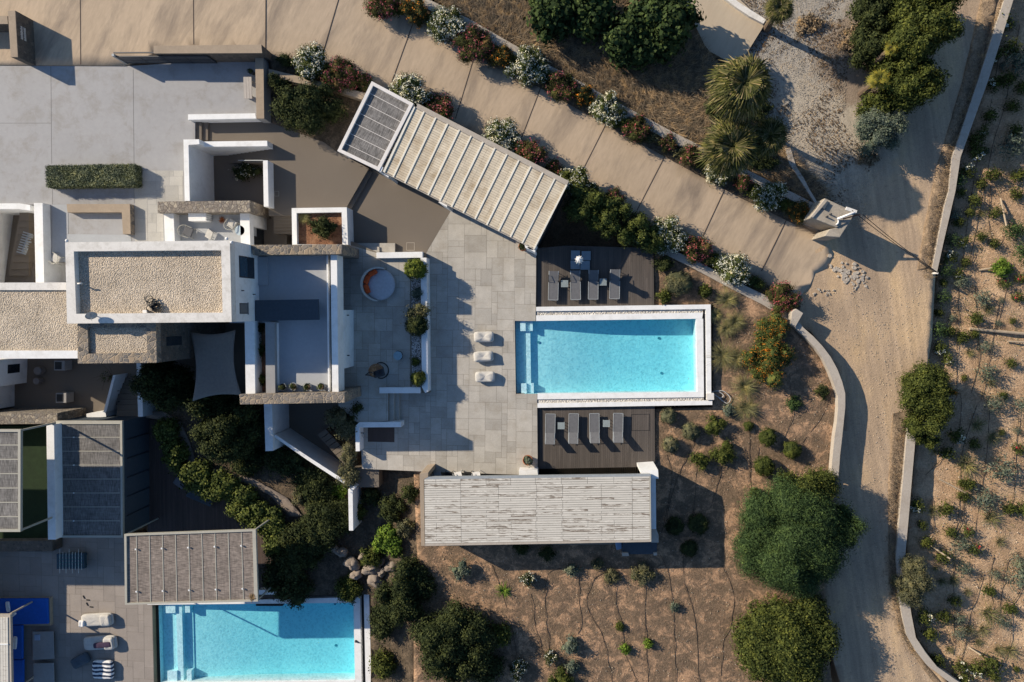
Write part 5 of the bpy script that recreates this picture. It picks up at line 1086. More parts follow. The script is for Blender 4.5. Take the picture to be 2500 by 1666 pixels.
tag(strip([(672, 1061), (713, 1089), (755, 1117), (820, 1159), (870, 1189)], [(669, 1067), (709, 1095), (751, 1124), (814, 1165), (863, 1196)], lambda x, y: .35, -2.4).build('white_wall', WHITE), 'long diagonal white wall descending through the shaded garden', 'wall')
wall('white_wall', [(850, 1195), (861, 1192), (862.5, 1296), (852, 1296)], .3, -2.4, WHITE, 'narrow white wall end among the bushes, south of the diagonal wall')
s_ = MB()
for i in range(8): s_.prism([P(775+i*9, 1062+i*10, -1.2+i*.05), P(795+i*9, 1048+i*10, -1.2+i*.05), P(803+i*9, 1057+i*10, -1.2+i*.05), P(783+i*9, 1071+i*10, -1.2+i*.05)], -2.4)
tag(s_.build('stair_flight', BROWNC), 'dark stair flight in the shade beside the diagonal white wall', 'steps')
terrain('garden_path', [(350, 1005), (400, 1005), (440, 1030), (462, 1080), (478, 1130), (540, 1150), (620, 1170), (700, 1215), (740, 1262), (705, 1262), (660, 1210), (560, 1165), (470, 1150), (440, 1100), (425, 1055), (390, 1025), (350, 1020)], lambda x, y: zs(x, y)+.12, M('path_concrete', (.26, .21, .17), .15, 1, 8), .5, .01, 3, -2)
slab('shower_court_floor', [(862, 1143), (925, 1145), (925, 1190), (872, 1190)], -.3, BROWNC)
# lower terrace furniture
zl = zq+.066
t = thing('foosball_table', 'dark foosball table with steel rods on the lower terrace', 'game table', P(170, 1370, zl))
MB().px([(138, 1353), (205, 1351), (206, 1389), (138, 1390)], zl+.85, zl+.55).build('cabinet', flat('dark_teal', (.02, .05, .07), .4), t, bevel=.02); s_ = MB()
for k in range(8):
    x = 146+k*7.6; s_.tube([P(x, 1348 if k % 3 else 1341, zl+.9), P(x, 1392 if k % 2 else 1400, zl+.9)], .012)
s_.build('rods', CHROME, t); s_ = MB()
for k in range(8):
    for q in range(4): c = P(146+k*7.6, 1358+q*8, zl+.9); s_.box((c.x, c.y, zl+.88), (.03, .05, .08))
s_.build('players', flat('player_green', (.05, .25, .22)), t)
for x in (144, 200):
    for y in (1358, 1384): c = P(x, y, zl+.5); MB().box((c.x, c.y, zl+.28), (.12, .12, .55)).build('leg', BLACK, t)
sf = thing('corner_sofa', 'L-shaped outdoor sofa with royal blue cushions', 'sofa', P(60, 1500, zl))
MB().px([(-160, 1461), (122, 1461), (123, 1528), (30, 1528), (30, 1700), (-160, 1700)], zl+.3, zl).build('base', POLEW, sf)
for q in ([(-160, 1464), (115, 1462), (117, 1524), (28, 1526), (-160, 1526)], [(-160, 1528), (54, 1528), (54, 1610), (-160, 1610)], [(-160, 1612), (56, 1612), (56, 1700), (-160, 1700)]): MB().px(q, zl+.5, zl+.3).build('cushion', BLUE, sf, bevel=.05)
for i, (x, y, sx, sy, r) in enumerate(((19, 1482, .3, .8, .1), (30, 1500, .6, .35, .6), (36, 1570, .3, 1.0, -.1))): c = P(x, y, zl+.6); pillow('towel', (c.x, c.y, zl+.5), sx, sy, .14, r, TOWEL, ['rolled white towel near the back of the blue sofa', 'crumpled white towel beside the rolled one on the blue sofa', 'long white towel lying on the side arm of the blue sofa'][i], 'towel', 'towels on the blue sofa', i)
for i, (y0, y1) in enumerate(((1543, 1612), (1620, 1690))): 
    t = thing('coffee_table', ['grey low square table with a book on it', 'grey low square table at the bottom edge of the picture'][i], 'coffee table', P(105, y0+30, zl)); MB().px([(79+i*2, y0), (130+i, y0-1), (132+i, y1-3), (80+i*2, y1)], zl+.36, zl+.30).build('top', GREYPL, t, bevel=.02); MB().px([(84, y0+6), (126, y0+6), (126, y1-7), (84, y1-7)], zl+.3, zl).build('base', DARK, t)
tag(MB().px([(84, 1550), (97, 1550), (97, 1564), (84, 1564)], zl+.40, zl+.362).build('book', flat('book_blue', (.3, .38, .5))), 'small pale blue book on the low grey table', 'book')
def flounger(x0, y0, x1, y1, rz, label, extra):
    c = P((x0+x1)/2, (y0+y1)/2, zl+.3); t = thing('floor_lounger', label, 'lounger', (c.x, c.y, zl))
    o = pillow('mattress', (0, 0, 0), (x1-x0)/34.5, (y1-y0)/36., .34, rz, CREAM, None, None, None, 3, .0); o.location = (c.x, c.y, zl); setpar(o, t)
    o = pillow('headrest', (0, 0, 0), .8, (y1-y0)/40., .3, rz, CREAM, None, None, None, 4, .2); o.location = (c.x+(x1-x0)/34.5*.30, c.y+.06, zl+.22); setpar(o, t)
    if extra: o = pillow('towel', (0, 0, 0), *extra); o.location = (c.x+.35, c.y-.02, zl+.42); setpar(o, t)
flounger(192, 1497, 280, 1532, .09, 'cream floor lounger half in the sun beside the lower pool', None)
c = P(199, 1523, zl+.4); pillow('towel', (c.x, c.y, zl+.28), .42, .5, .2, 0, TOWEL, 'folded white towel at the foot of the sunlit floor lounger', 'towel', None, 4)
flounger(198, 1552, 289, 1590, .10, 'shaded floor lounger with a dark plum towel', (1.4, .42, .16, .12, PLUM, None, None, None, 9, 0))
c = P(197, 1613, zl+.3); pillow('bean_bag', (c.x, c.y, zl), 1.45, .85, .5, .5, flat('dark_slate_fabric', (.07, .09, .11), .9), 'dark slate bean bag in the shade on the lower terrace', 'bean bag', None, 8, .3)
def stripes():
    m, t_, b = nodes('navy_white_stripes'); v = pos(t_); s = N(t_, 'ShaderNodeSeparateXYZ'); t_.links.new(v, s.inputs[0]); wv = N(t_, 'ShaderNodeMath', operation='MULTIPLY'); wv.inputs[1].default_value = 20.5
    ax = N(t_, 'ShaderNodeMath', operation='MULTIPLY_ADD'); ax.inputs[1].default_value = .12; t_.links.new(noise(t_, v, 2, 2), ax.inputs[0]); t_.links.new(s.outputs[1], ax.inputs[2]); t_.links.new(ax.outputs[0], wv.inputs[0])
    sn = N(t_, 'ShaderNodeMath', operation='SINE'); t_.links.new(wv.outputs[0], sn.inputs[0]); c = ramp(t_, sn.outputs[0], [(0.0, (.02, .035, .07)), (.02, (.75, .73, .7))]); t_.links.new(c, b.inputs['Base Color']); b.inputs['Roughness'].default_value = .95; return m
c = P(251, 1636, zl+.3); pillow('bean_bag', (c.x, c.y, zl), 1.65, 1.45, .42, .02, stripes(), 'navy and white striped bean bag at the bottom of the lower terrace', 'bean bag', None, 6, .3)
for i, (x, y) in enumerate(((210, 1462), (218, 1479))):
    t = thing('sandals', ['upper', 'lower'][i]+' pair of dark sandals left on the lower terrace', 'sandals', P(x, y, zl))
    for k in (0, 1): c = P(x-5+k*10, y-4+k*7, zl); MB().box((c.x, c.y, zl+.02), (.1, .27, .04), .5+k).build('sandal', BLACK, t, bevel=.02)
t = thing('deck_recliner', 'dim grey reclining bed on the shaded lower deck beside the ivy hedge', 'sun lounger', P(470, 1200, zq)); c = P(488, 1211, zq+.4); MB().box((c.x, c.y, zq+.32), (2.0, .95, .14), -.38).build('mattress', SLATE, t, bevel=.03); c2 = P(439, 1179, zq+.5); MB().box((c2.x, c2.y, zq+.5), (.85, .62, .1), -.62).build('backrest', GREYF, t, bevel=.02); MB().box((c.x, c.y, zq+.13), (1.8, .8, .25), -.38).build('base', DARK, t)
# ---------------------------------------------------------------- vegetation
def bush(name, cat, label, px_, py_, rx, ry, zb, h, mat, bl=None, bdens=60, size=.07, asp=.5, lobes=4, seed=None, group=None, cs=.11, per=22, cden=11, rz=0.0, spread=.5, bsize=.04, trunk=True, clipped=False, low=-.35):
    seed = seed if seed is not None else int(px_*7+py_*3); rg = random.Random(seed)
    zc = zb+h*.5; c = P(px_, py_, zc); s = SC(zc); RX, RY = rx/s, ry/s
    t = thing(name, label, cat, (c.x, c.y, zb), group)
    if clipped: blobs = [(c.x, c.y, zb+h*.5, RX*.93, RY*.93, h*.5)]
    else:
        blobs = [(c.x, c.y, zb+h*.38, RX*(.6 if h < 1.9 else .5), RY*(.6 if h < 1.9 else .5), h*.38)]
        for k in range(lobes):
            a = k/lobes*6.283+rg.uniform(-.4, .4); r = rg.uniform(.2, .46) if h > 1.9 else rg.uniform(.3, .48); f = rg.uniform(.72, .98)-r*.75
            blobs.append((c.x+RX*f*math.cos(a), c.y+RY*f*math.sin(a), zb+h*rg.uniform(.3, .6), RX*r, RY*r, h*rg.uniform(.24, .36)))
        for k in range(int(lobes*1.5) if h > 1.9 else lobes//2):
            a = rg.uniform(0, 6.283); f = rg.uniform(.05, .62); r = rg.uniform(.15, .28)
            blobs.append((c.x+RX*f*math.cos(a), c.y+RY*f*math.sin(a), zb+h*rg.uniform(.62, .86), RX*r, RY*r, h*rg.uniform(.12, .2)))
    if rz:
        m = Matrix.Rotation(rz, 2); nb = []
        for b in blobs: v = m @ Vector((b[0]-c.x, b[1]-c.y)); nb.append((c.x+v.x, c.y+v.y)+b[2:])
        blobs = nb
    foliage('crown' if h > 2 else 'leaves', mat, t, blobs, size, asp, cden, per, cs, seed, .86 if clipped else .72, .5 if clipped else .8, low)
    if bl: blooms('flowers', bl, t, blobs, bdens, bsize, seed)
    if trunk: MB().tube([(c.x, c.y, zb-.1), (c.x+.05, c.y, zb+h*.5)], [max(.04, h*.04), max(.03, h*.025)], 6).build('trunk' if h > 2 else 'stem', BARK, t)
    return t
G_IVY = leafmat('ivy_leaves', [(.035, .05, .012), (.065, .085, .02), (.13, .15, .045)])
OL = 'oleander shrub'
def ole(x, y, r, kind, label, h=1.5, ry=None):
    mat, bl, d = {'w': (G_OLE, B_WHT, 38), 'p': (G_RED, B_PNK, 17), 'o': (G_RED, B_ORG, 7), 'r': (G_RED, B_PNK, 8)}[kind]
    bush('oleander', OL, label, x, y, r*1.12, (ry or r)*1.12, zd(x)+.05, h, mat, bl, d, .065, .32, 6, cs=.12, per=24, cden=12)
N_ = 'on the north side of the driveway'; S_ = 'on the south side of the driveway'
for a in [(935, 10, 40, 'p', 'pink-flowered oleander '+N_+' at the top edge of the picture', 1.6),
    (1014, 28, 31, 'o', 'reddish-orange oleander next to the topmost pink one '+N_, 1.6), (1090, 60, 46, 'w', 'first large white oleander from the top '+N_, 1.7),
    (1158, 108, 48, 'p', 'wide pink oleander below the first white one '+N_, 1.6), (1220, 134, 32, 'o', 'rusty-leaved oleander just before the second white one '+N_, 1.3),
    (1291, 163, 48, 'w', 'second large white oleander from the top '+N_, 1.7), (1372, 210, 38, 'r', 'dull red-green oleander below the second white one '+N_, 1.2), (1428, 236, 24, 'o', 'small orange-tinged shrub before the third white oleander '+N_, 1.0),
    (1484, 270, 38, 'w', 'third white oleander from the top '+N_, 1.4), (1556, 319, 34, 'r', 'reddish oleander below the third white one '+N_, 1.3), (1632, 350, 22, 'r', 'small straggly shrub halfway between the reddish oleander and the palms', .8), (1688, 382, 26, 'r', 'straggly brown-green shrub close to the palms '+N_, 1.0),
    (1752, 416, 32, 'w', 'white oleander partly under the lower palm', 1.4), (1815, 448, 22, 'r', 'small dull shrub between the palms and the last white oleander', .9), (1880, 480, 36, 'w', 'last white oleander '+N_+', before the rough hut', 1.3), (1950, 516, 28, 'o', 'rusty shrub touching the rough concrete hut', 1.1),
    (757, 150, 44, 'w', 'white oleander nearest the court '+S_, 1.7), (835, 182, 42, 'p', 'pink oleander just right of the one nearest the court', 1.6), (892, 200, 20, 'r', 'thin trailing pink shrub by the corner of the reed canopy', .9),
    (1002, 230, 44, 'w', 'white oleander touching the north corner of the reed canopy', 1.8), (1076, 262, 36, 'p', 'dull pink oleander behind the start of the plank roof', 1.6), (1224, 335, 46, 'w', 'white oleander behind the middle of the plank roof', 1.7), (1292, 376, 38, 'p', 'dark pink oleander behind the middle of the plank roof', 1.6),
    (1352, 412, 22, 'r', 'small dark shrub near the end of the plank roof', 1.0), (1500, 486, 24, 'p', 'pink blooms poking from the driveway side of the green hedge', 1.5), (1632, 572, 42, 'w', 'white oleander right after the green hedge '+S_, 1.6), (1706, 612, 36, 'p', 'pink oleander between the two lower white ones '+S_, 1.4),
    (1791, 655, 45, 'w', 'lowest white oleander '+S_, 1.5), (1910, 727, 37, 'p', 'last pink oleander, beside the square-ended pillar', 1.3)]: ole(*a)
for i, (x, y, rx, ry, h, m) in enumerate(((975, 22, 30, 18, .8, G_OLE), (1052, 44, 28, 18, .9, G_OLE), (1125, 84, 26, 18, .9, G_OLE), (1255, 150, 24, 16, .8, G_OLE), (1335, 188, 30, 16, .8, G_OLE), (1405, 225, 26, 14, .7, G_OLE), (1520, 300, 30, 16, .8, G_OLE), (1595, 336, 28, 13, .6, G_SAG), (1660, 368, 26, 13, .6, G_SAG), (1720, 400, 26, 14, .6, G_OLE), (1845, 466, 26, 14, .7, G_OLE), (1915, 500, 26, 14, .7, G_OLE), (700, 148, 34, 16, .8, G_DARK), (800, 168, 24, 16, .9, G_OLE), (1040, 245, 28, 18, 1.0, G_OLE), (1258, 356, 28, 18, 1.0, G_OLE), (1668, 594, 28, 18, .9, G_OLE), (1748, 634, 26, 18, .8, G_OLE), (1845, 690, 24, 15, .6, G_OLE))):
    bush('filler_shrub', 'shrub', ordn(i+1)+' low flowerless shrub, counted from the left, '+('north' if i < 12 else 'south')+' of the driveway' if i < 12 else ordn(i-11)+' low flowerless shrub, counted from the left, south of the driveway', x, y, rx, ry, zd(x)+.02, h, m, None, size=.06, asp=.4, lobes=4, group='low green filler shrubs between the oleanders')
hgr = 'tall green bushes between the plank roof and the north deck'
for i, (x, y, r, h) in enumerate(((1408, 450, 46, 2.2), (1436, 500, 60, 2.4), (1490, 528, 56, 2.3), (1545, 562, 50, 2.1), (1590, 590, 34, 1.7))):
    bush('tall_shrub', 'shrub', ordn(i+1)+' from the left of the tall bushes between plank roof and north deck', x, y, r, r, -.2, h, G_OLE if i else G_MID, B_WHT if i == 0 else None, 25, .085, .38, 5, group=hgr)
bush('evergreen_bush', 'bush', 'big dark rounded bush between the court wall and the reed canopy', 752, 264, 90, 68, .4, 2.6, G_DARK, None, size=.075, lobes=6, cs=.16, per=34)
bush('evergreen_bush', 'bush', 'small dark bush above the big rounded one beside the court wall', 680, 205, 30, 24, .4, 1.6, G_DARK, None)
bush('planter_shrub', 'shrub', 'dark spreading shrub in the square white planter box', 790, 557, 44, 30, 1.05, .9, G_DARK, None, lobes=5)
tuft(741, 532, 15, 1.05, 'pale grass tuft in the corner of the square white planter box', n=170, h=1.1)
bush('sunken_shrub', 'shrub', 'dark green shrub in the sunken stair court', 600, 420, 46, 22, -1.35, .9, G_DARK, B_WHT, 3)
# figs and palms
for i, (x, y, rx, ry, h, lab) in enumerate(((1345, 30, 62, 78, 2.8, 'fig tree at the left of the group at the top edge, with bright leaves'), (1440, 30, 60, 66, 3.0, 'dark fig tree in the middle of the group at the top edge'), (1540, 95, 74, 62, 3.0, 'fig tree at the lower front of the group above the dry grass'), (1618, 55, 92, 90, 3.4, 'largest fig tree, at the right of the group beside the pale ramp'))):
    bush('fig_tree', 'tree', lab, x, y, rx, ry, -.1, h, G_FIG, None, size=.15, asp=.75, lobes=7, cs=.2, per=13, cden=7, group='fig trees above the dry grass')
def palm(px_, py_, r, zb, zt, label, nf=42, mat=G_PALM, seed=0, droop=.5, trunk=True, hang=0):
    c = P(px_, py_, zt); t = thing('fan_palm', label, 'palm tree', (c.x, c.y, zb)); rg = random.Random(seed+int(px_)); R = r/SC(zt)
    V = []; Q = []
    for k in range(nf):
        a = k*2.399+rg.uniform(-.3, .3); f = k/nf; el = .75-1.4*f+rg.uniform(-.15, .15)-hang; L = R*rg.uniform(.8, 1.15)*(.10+.42*f)
        d = Vector((math.cos(a)*math.cos(el), math.sin(a)*math.cos(el), math.sin(el))); o = Vector((c.x, c.y, zt)); tip = o+d*L
        side = Vector((-math.sin(a), math.cos(a), 0)); up = (d.cross(side)*-1+side*rg.uniform(-1.2, 1.2)+d*rg.uniform(-.3, .3)).normalized()
        b = len(V); V += [o-side*.02, o+side*.02, tip+side*.015, tip-side*.015]; Q.append((b, b+1, b+2, b+3))
        nb = 17; fl = R*rg.uniform(.42, .64)
        for q in range(nb):
            th = (q/(nb-1)-.5)*math.radians(165); bd = (d*math.cos(th)+side*math.sin(th)); w_ = fl*.034; per_ = bd.cross(up).normalized()
            l_ = fl*(1-.25*abs(th)/1.9)*rg.uniform(.85, 1.05); m_ = tip+bd*l_*.6+up*.03; e_ = tip+bd*l_-Vector((rg.gauss(0, .05), rg.gauss(0, .05), droop*l_*rg.uniform(.2, 1.0)))
            b = len(V); V += [tip-per_*w_*.35, tip+per_*w_*.35, m_+per_*w_, m_-per_*w_]; Q.append((b, b+1, b+2, b+3)); b = len(V); V += [m_-per_*w_, m_+per_*w_, e_+per_*w_*.1, e_-per_*w_*.1]; Q.append((b, b+1, b+2, b+3))
    fastmesh('crown', np.array([tuple(v) for v in V]), np.array(Q), mat, t)
    if trunk: MB().tube([(c.x+.1, c.y, zb-.2), (c.x, c.y, (zb+zt)/2), (c.x, c.y, zt)], [.26, .2, .17], 10).build('trunk', BARK, t)
    return t
palm(1820, 202, 96, -.9, 5.6, 'tallest shaggy fan palm beside the pale ramp and the gravel lot', 150, droop=.9, hang=.25)
palm(1788, 356, 86, -.3, 3.4, 'bright fan palm beside the boundary wall above the driveway', 100, droop=.4)
palm(1880, 330, 60, -.5, 3.0, 'darker fan palm between the bright one and the gravel lot', 60, droop=.5)
palm(1905, 18, 44, -.7, 2.4, 'fan palm at the top edge beside the whitish kerb', 54, droop=.4)
palm(2150, 193, 34, -.6, 2.2, 'small yellowing fan palm at the edge of the gravel lot', 22, G_YEL, droop=.3)
palm(2178, 118, 24, -.6, 2.8, 'tiny pale fan palm poking out of the dark hedge by the road', 14, G_YEL, droop=.3)
bush('round_shrub', 'shrub', 'small dark shrub tucked under the tallest palm', 1755, 262, 34, 34, .2, 1.3, G_DARK, None)
vr = 'dense green hedge trees along the road at the upper right'
for i, (x, y, rx, ry, h) in enumerate(((2262, 0, 92, 70, 5.6), (2135, 20, 60, 60, 3.2), (2245, 105, 78, 76, 5.3), (2125, 110, 44, 60, 3.0), (2222, 205, 66, 64, 4.4), (2150, 258, 48, 34, 2.2), (2190, 150, 52, 54, 4.0))):
    bush('hedge_tree', 'tree', ordn(i+1)+' clump, counted from the top, of the dense green growth between gravel lot and road', x, y, rx, ry, -.95, h, G_MID if i not in (1, 3) else G_DARK, None, size=.085, lobes=6, cs=.16, per=34, cden=10, group=vr)  # two left clumps given darker leaves as the shadow side of the hedge
bush('olive_tree', 'tree', 'grey-green olive tree at the lower tip of the gravel lot beside the road', 2152, 322, 62, 60, -.95, 2.4, G_OLV, None, size=.06, lobes=7, cs=.14, per=36, cden=11)
for x, y, rx, ry, m, lab in ((1852, 268, 44, 36, G_DARK, 'dark undergrowth between the tallest palm and the bright one'), (1862, 392, 42, 30, G_DARK, 'dark undergrowth below the darker palm, beside the curving low wall'), (1735, 310, 30, 26, G_DRY, 'dry brown scrub left of the two palms'), (2085, 90, 34, 40, G_DRY, 'dry brown scrub at the left foot of the dense hedge trees'), (1975, 60, 40, 26, G_DRY, 'patch of dry scrub right of the palm at the top edge'), (2120, 390, 22, 12, G_DRY, 'dry brush below the grey-green olive tree')):
    bush('undergrowth', 'shrub', lab, x, y, rx, ry, -.6 if x < 1900 else -.98, .9 if m is G_DARK else .35, m, None, lobes=5)
# pool garden
bush('round_shrub', 'shrub', 'large clipped dark shrub in the bed right of the north deck', 1656, 692, 38, 33, -.4, .95, G_SAG, None, size=.045, clipped=True, cden=26, per=26, cs=.07)
bush('round_shrub', 'shrub', 'loose dark bush above the large clipped shrub in the same bed', 1622, 645, 26, 22, -.4, .8, G_DARK, None); bush('round_shrub', 'shrub', 'small green bush at the lower left of the large clipped shrub', 1622, 725, 18, 16, -.4, .6, G_MID, None)
bush('round_shrub', 'shrub', 'small green bush at the right of the large clipped shrub', 1722, 712, 17, 17, -.4, .6, G_MID, None)
bush('lantana', 'shrub', 'big shrub dotted with orange flowers beside the curved garden wall', 1884, 800, 46, 44, -.4, 1.7, G_OLE, B_ORG, 24, .06, .5, 5, bsize=.022); bush('lantana', 'shrub', 'lower half of the orange-flowered shrubs, spreading beside the pale grass tufts', 1878, 880, 62, 62, -.4, 1.8, G_OLE, B_ORG, 24, .06, .5, 6, bsize=.022)
gt = 'pale ornamental grass tufts right of the large pool'
for i, (x, y, r) in enumerate(((1776, 732, 26), (1797, 785, 24), (1775, 803, 22), (1765, 868, 34), (1798, 878, 24), (1818, 944, 30), (1822, 996, 30), (1748, 770, 16))):
    tuft(x, y, r, -.4, ['topmost tuft right of the pool, below the garden wall', 'second tuft, above the pool corner', 'small tuft beside the pool corner, left of the orange shrub', 'widest grass tuft, beside the east pool wall', 'tuft between the widest one and the orange shrub', 'tuft right of the pump box', 'lowest tuft, below the pump box', 'small greyish tuft nearest the pool corner'][i]+' among the pale grasses', n=300, seed=i, group=gt, h=1.15, wd=.022)
cl = 'clipped dome shrubs in the pool garden'
for x, y, r, m, lab in ((1632, 1017, 22, G_SAG, 'sage-coloured clipped dome nearest the north-east corner of the south deck'), (1687, 1053, 25, G_SAG, 'sage-coloured clipped dome right of the one nearest the deck'), (1637, 1086, 23, G_SAG, 'brownish clipped dome beside the south deck edge'), (1874, 1068, 25, G_MID, 'upper left of the three green domes by the curved wall'), (1934, 1099, 25, G_MID, 'right one of the three green domes by the curved wall'), (1866, 1139, 28, G_MID, 'lower left of the three green domes by the curved wall'),
    (1827, 1040, 14, G_MID, 'smallest clipped dome, upper left of the three green ones'), (1647, 1285, 26, G_DARK, 'dark dome left of the shaded pair east of the slatted pavilion'), (1705, 1280, 29, G_DARK, 'dark dome right of the shaded pair east of the slatted pavilion'), (1683, 1340, 24, G_DARK, 'dark dome below the shaded pair east of the slatted pavilion'), (1844, 1203, 14, G_MID, 'tiny round shrub above the rusty cover'), (1841, 1238, 19, G_MID, 'small round shrub left of the rusty cover')):
    bush('dome_shrub', 'shrub', lab, x, y, r, r, -.4, min(1.1, r/30), m, None, size=.04, clipped=True, cden=28, per=24, cs=.055, group=cl)
for x, y, r, m, bl, h, lab in ((1745, 1040, 30, G_MID, None, .9, 'loose green shrub above the dark pair in the garden beside the south deck'), (1768, 1110, 34, G_MID, None, 1.0, 'larger of two touching green shrubs in the pool garden'), (1710, 1125, 26, G_MID, None, .9, 'smaller of two touching green shrubs in the pool garden'), (2008, 957, 17, G_DARK, None, .5, 'small dark shrub close to the bend of the curved wall'), (1940, 985, 20, G_PIN, None, .35, 'faint sparse green plant below the orange shrub'), (1780, 1003, 14, G_OLV, None, .4, 'little grey plant below the pump box'),
    (1125, 1394, 28, G_OLV, None, .9, 'rounded grey-green shrub south of the slatted pavilion, at its left end'), (1287, 1416, 22, G_DARK, B_WHT, .8, 'dark shrub with white flowers below the slatted pavilion'), (1495, 1407, 21, G_SAG, None, .4, 'sparse dry shrub just left of the wide bleached one'), (1572, 1402, 36, G_SAG, None, .8, 'wide bleached shrub below the outdoor counter'), (1397, 1392, 17, G_OLV, None, .5, 'small two-part grey shrub below the middle of the slatted pavilion'), (1460, 1378, 15, G_SAG, None, .3, 'tiny dry shrub at the shadow edge of the pavilion'),
    (1393, 1577, 28, G_OLV, None, .8, 'upper of two round grey shrubs near the bottom of the garden'), (1398, 1628, 19, G_OLV, None, .6, 'lower of two round grey shrubs near the bottom of the garden'), (1344, 1606, 17, G_DARK, B_WHT, .6, 'small white-flowered shrub left of the two grey ones'), (1266, 1634, 30, G_DARK, B_WHT, .9, 'larger white-flowered shrub near the bottom edge'), (1372, 1662, 42, G_MID, None, .9, 'green shrub cut off by the bottom edge below the grey ones'),
    (1526, 1585, 11, G_BRI, None, .4, 'bright green little plant, left of two, in the lower garden'), (1582, 1571, 8, G_BRI, None, .35, 'bright green little plant, right of two, in the lower garden'), (1646, 1483, 7, G_OLV, None, .25, 'tiny grey plant along a pipe in the middle of the lower garden'), (1513, 1529, 6, G_MID, None, .2, 'tiny green sprout above the left bright plant'), (1272, 1340, 20, G_DARK, None, .6, 'left of two dim shrubs in the shadow behind the slatted pavilion'), (1335, 1350, 22, G_DARK, None, .6, 'right of two dim shrubs in the shadow behind the slatted pavilion'), (2425-605, 1525, 10, G_OLV, None, .3, 'little grey plant at the left edge of the lower hedge tree')):
    bush('garden_shrub', 'shrub', lab, x, y, r, r, -.4, h, m, bl, 22, .06, .45, 4)
tuft(1230, 1443, 20, -.4, 'small spiky palm-like plant in the garden below the slatted pavilion', G_BRI, 'plant', 60, .8, 9, 1, name='spiky_plant', wd=.07)
# large trees
bush('feathery_tree', 'tree', 'big feathery dark green tree between the garden and the dirt road', 1932, 1310, 130, 150, -.5, 3.6, G_PIN, None, size=.075, asp=.28, lobes=14, cs=.24, per=60, cden=10)
bush('feathery_tree', 'tree', 'smaller crown reaching over the road from the big feathery tree', 2050, 1282, 52, 62, -.9, 3.2, G_PIN, None, size=.075, asp=.28, lobes=5, cs=.2, per=50, cden=10)
bush('feathery_tree', 'tree', 'olive-tinted upper crown joined to the top of the big feathery tree', 1972, 1195, 78, 52, -.5, 2.8, G_MID, None, size=.07, asp=.4, lobes=6, cs=.18, per=44, cden=10)
bush('broad_tree', 'tree', 'broad olive-green tree at the bottom edge left of the dirt road', 1922, 1565, 128, 128, -.5, 2.6, G_MID, None, size=.08, asp=.55, lobes=14, cs=.2, per=40, cden=10)
bush('broad_tree', 'tree', 'dense bushy tree overhanging the wall on the field side of the dirt road', 2257, 975, 62, 98, -1.6, 2.9, G_MID, None, size=.07, asp=.5, lobes=8, cs=.16, per=40, cden=11)
bush('broad_tree', 'tree', 'lower small crown hanging below the bushy tree by the field', 2262, 1072, 30, 28, -1.6, 1.6, G_MID, None, size=.07, lobes=4)
bush('conifer', 'tree', 'dark conifer growing through the wall by the field, lower down', 2230, 1415, 47, 66, -1.6, 2.2, G_TOP if 0 else G_SAG, None, size=.07, asp=.3, lobes=6, cs=.14, per=40, cden=11)
for x, y, rx, ry, zb, h, m, lab in ((1108, 1572, 116, 116, -.6, 3.0, G_DARK, 'large dark tree at the bottom edge between lower pool and garden'), (985, 1450, 76, 84, -1.2, 2.6, G_DARK, 'dark tree directly above the large one, right of the lower pool'), (935, 1520, 32, 50, -1.6, 1.6, G_DARK, 'narrow dark bush beside the white outer wall of the lower pool'), (934, 1622, 30, 34, -1.6, 1.2, G_MID, 'round green bush at the bottom right corner of the lower pool'), (1218, 1550, 30, 28, -.4, 1.1, G_MID, 'green bush at the right side of the large dark tree'),
    (1190, 1630, 46, 40, -.4, 1.1, G_DARK, 'low dark bush between the large dark tree and the white-flowered shrub'), (412, 945, 76, 72, -2, 5.0, G_DARK, 'dark tree leaning over the outdoor stair beside the shade sail'), (562, 1050, 92, 86, -2, 4.6, G_DARK, 'large olive-dark tree south of the shade sail'), (520, 985, 50, 36, -2, 4.8, G_DARK, 'dark upper crown just below the bottom edge of the shade sail'),
    (600, 1130, 50, 40, -1.8, 1.4, G_DARK, 'dim bush at the foot of the blue-shaded white wall'), (700, 1130, 60, 40, -1.5, 1.2, G_DARK, 'dim bushes left of the diagonal white wall'), (770, 1180, 60, 40, -1.4, 1.2, G_DARK, 'dark bush below the diagonal white wall'), (800, 1260, 66, 70, -1.6, 1.8, G_DARK, 'very dark tree above the boulders'), (730, 1350, 70, 80, -1.8, 2.2, G_DARK, 'very dark tree between ivy hedge and boulders'), (780, 1290, 50, 60, -1.7, 1.8, G_DARK, 'dark crown left of the boulders')):
    bush('dark_tree', 'tree' if h > 2 else 'bush', lab, x, y, rx, ry, zb, h, m, None, size=.085, lobes=7, cs=.18, per=34, cden=9)
for x, y, r, h, m, lab in ((950, 1325, 44, 1.3, G_BRI, 'bright green large-leaved bush above the boulders'), (905, 1360, 32, 1.1, G_MID, 'darker leafy bush at the left foot of the bright green one'), (870, 1250, 26, 1.2, G_MID, 'leafy shrub with pale leaves against the narrow white wall end'), (826, 1198, 20, .9, G_BRI, 'round yellow-green shrub at the end of the diagonal wall'), (735, 1215, 28, .9, G_SAG, 'dry straggly shrub beside the curved path'), (850, 1440, 44, 1.0, G_MID, 'trailing bush above the top right corner of the lower pool'), (720, 1435, 60, 1.1, G_DARK, 'dark bush hanging over the north rim of the lower pool'), (955, 1245, 40, 1.1, G_DARK, 'dim shrub left of the slatted pavilion'), (905, 1215, 30, .9, G_DARK, 'small dim shrub between white wall end and slatted pavilion'), (990, 1290, 26, .8, G_SAG, 'dry shrub against the left wall of the slatted pavilion'), (1000, 1205, 26, .8, G_DARK, 'dim shrub at the top left of the slatted pavilion')):
    bush('slope_shrub', 'shrub', lab, x, y, r, r, zs(x, y)-.05, h, m, None, size=.10 if m == G_BRI else .075, lobes=5)
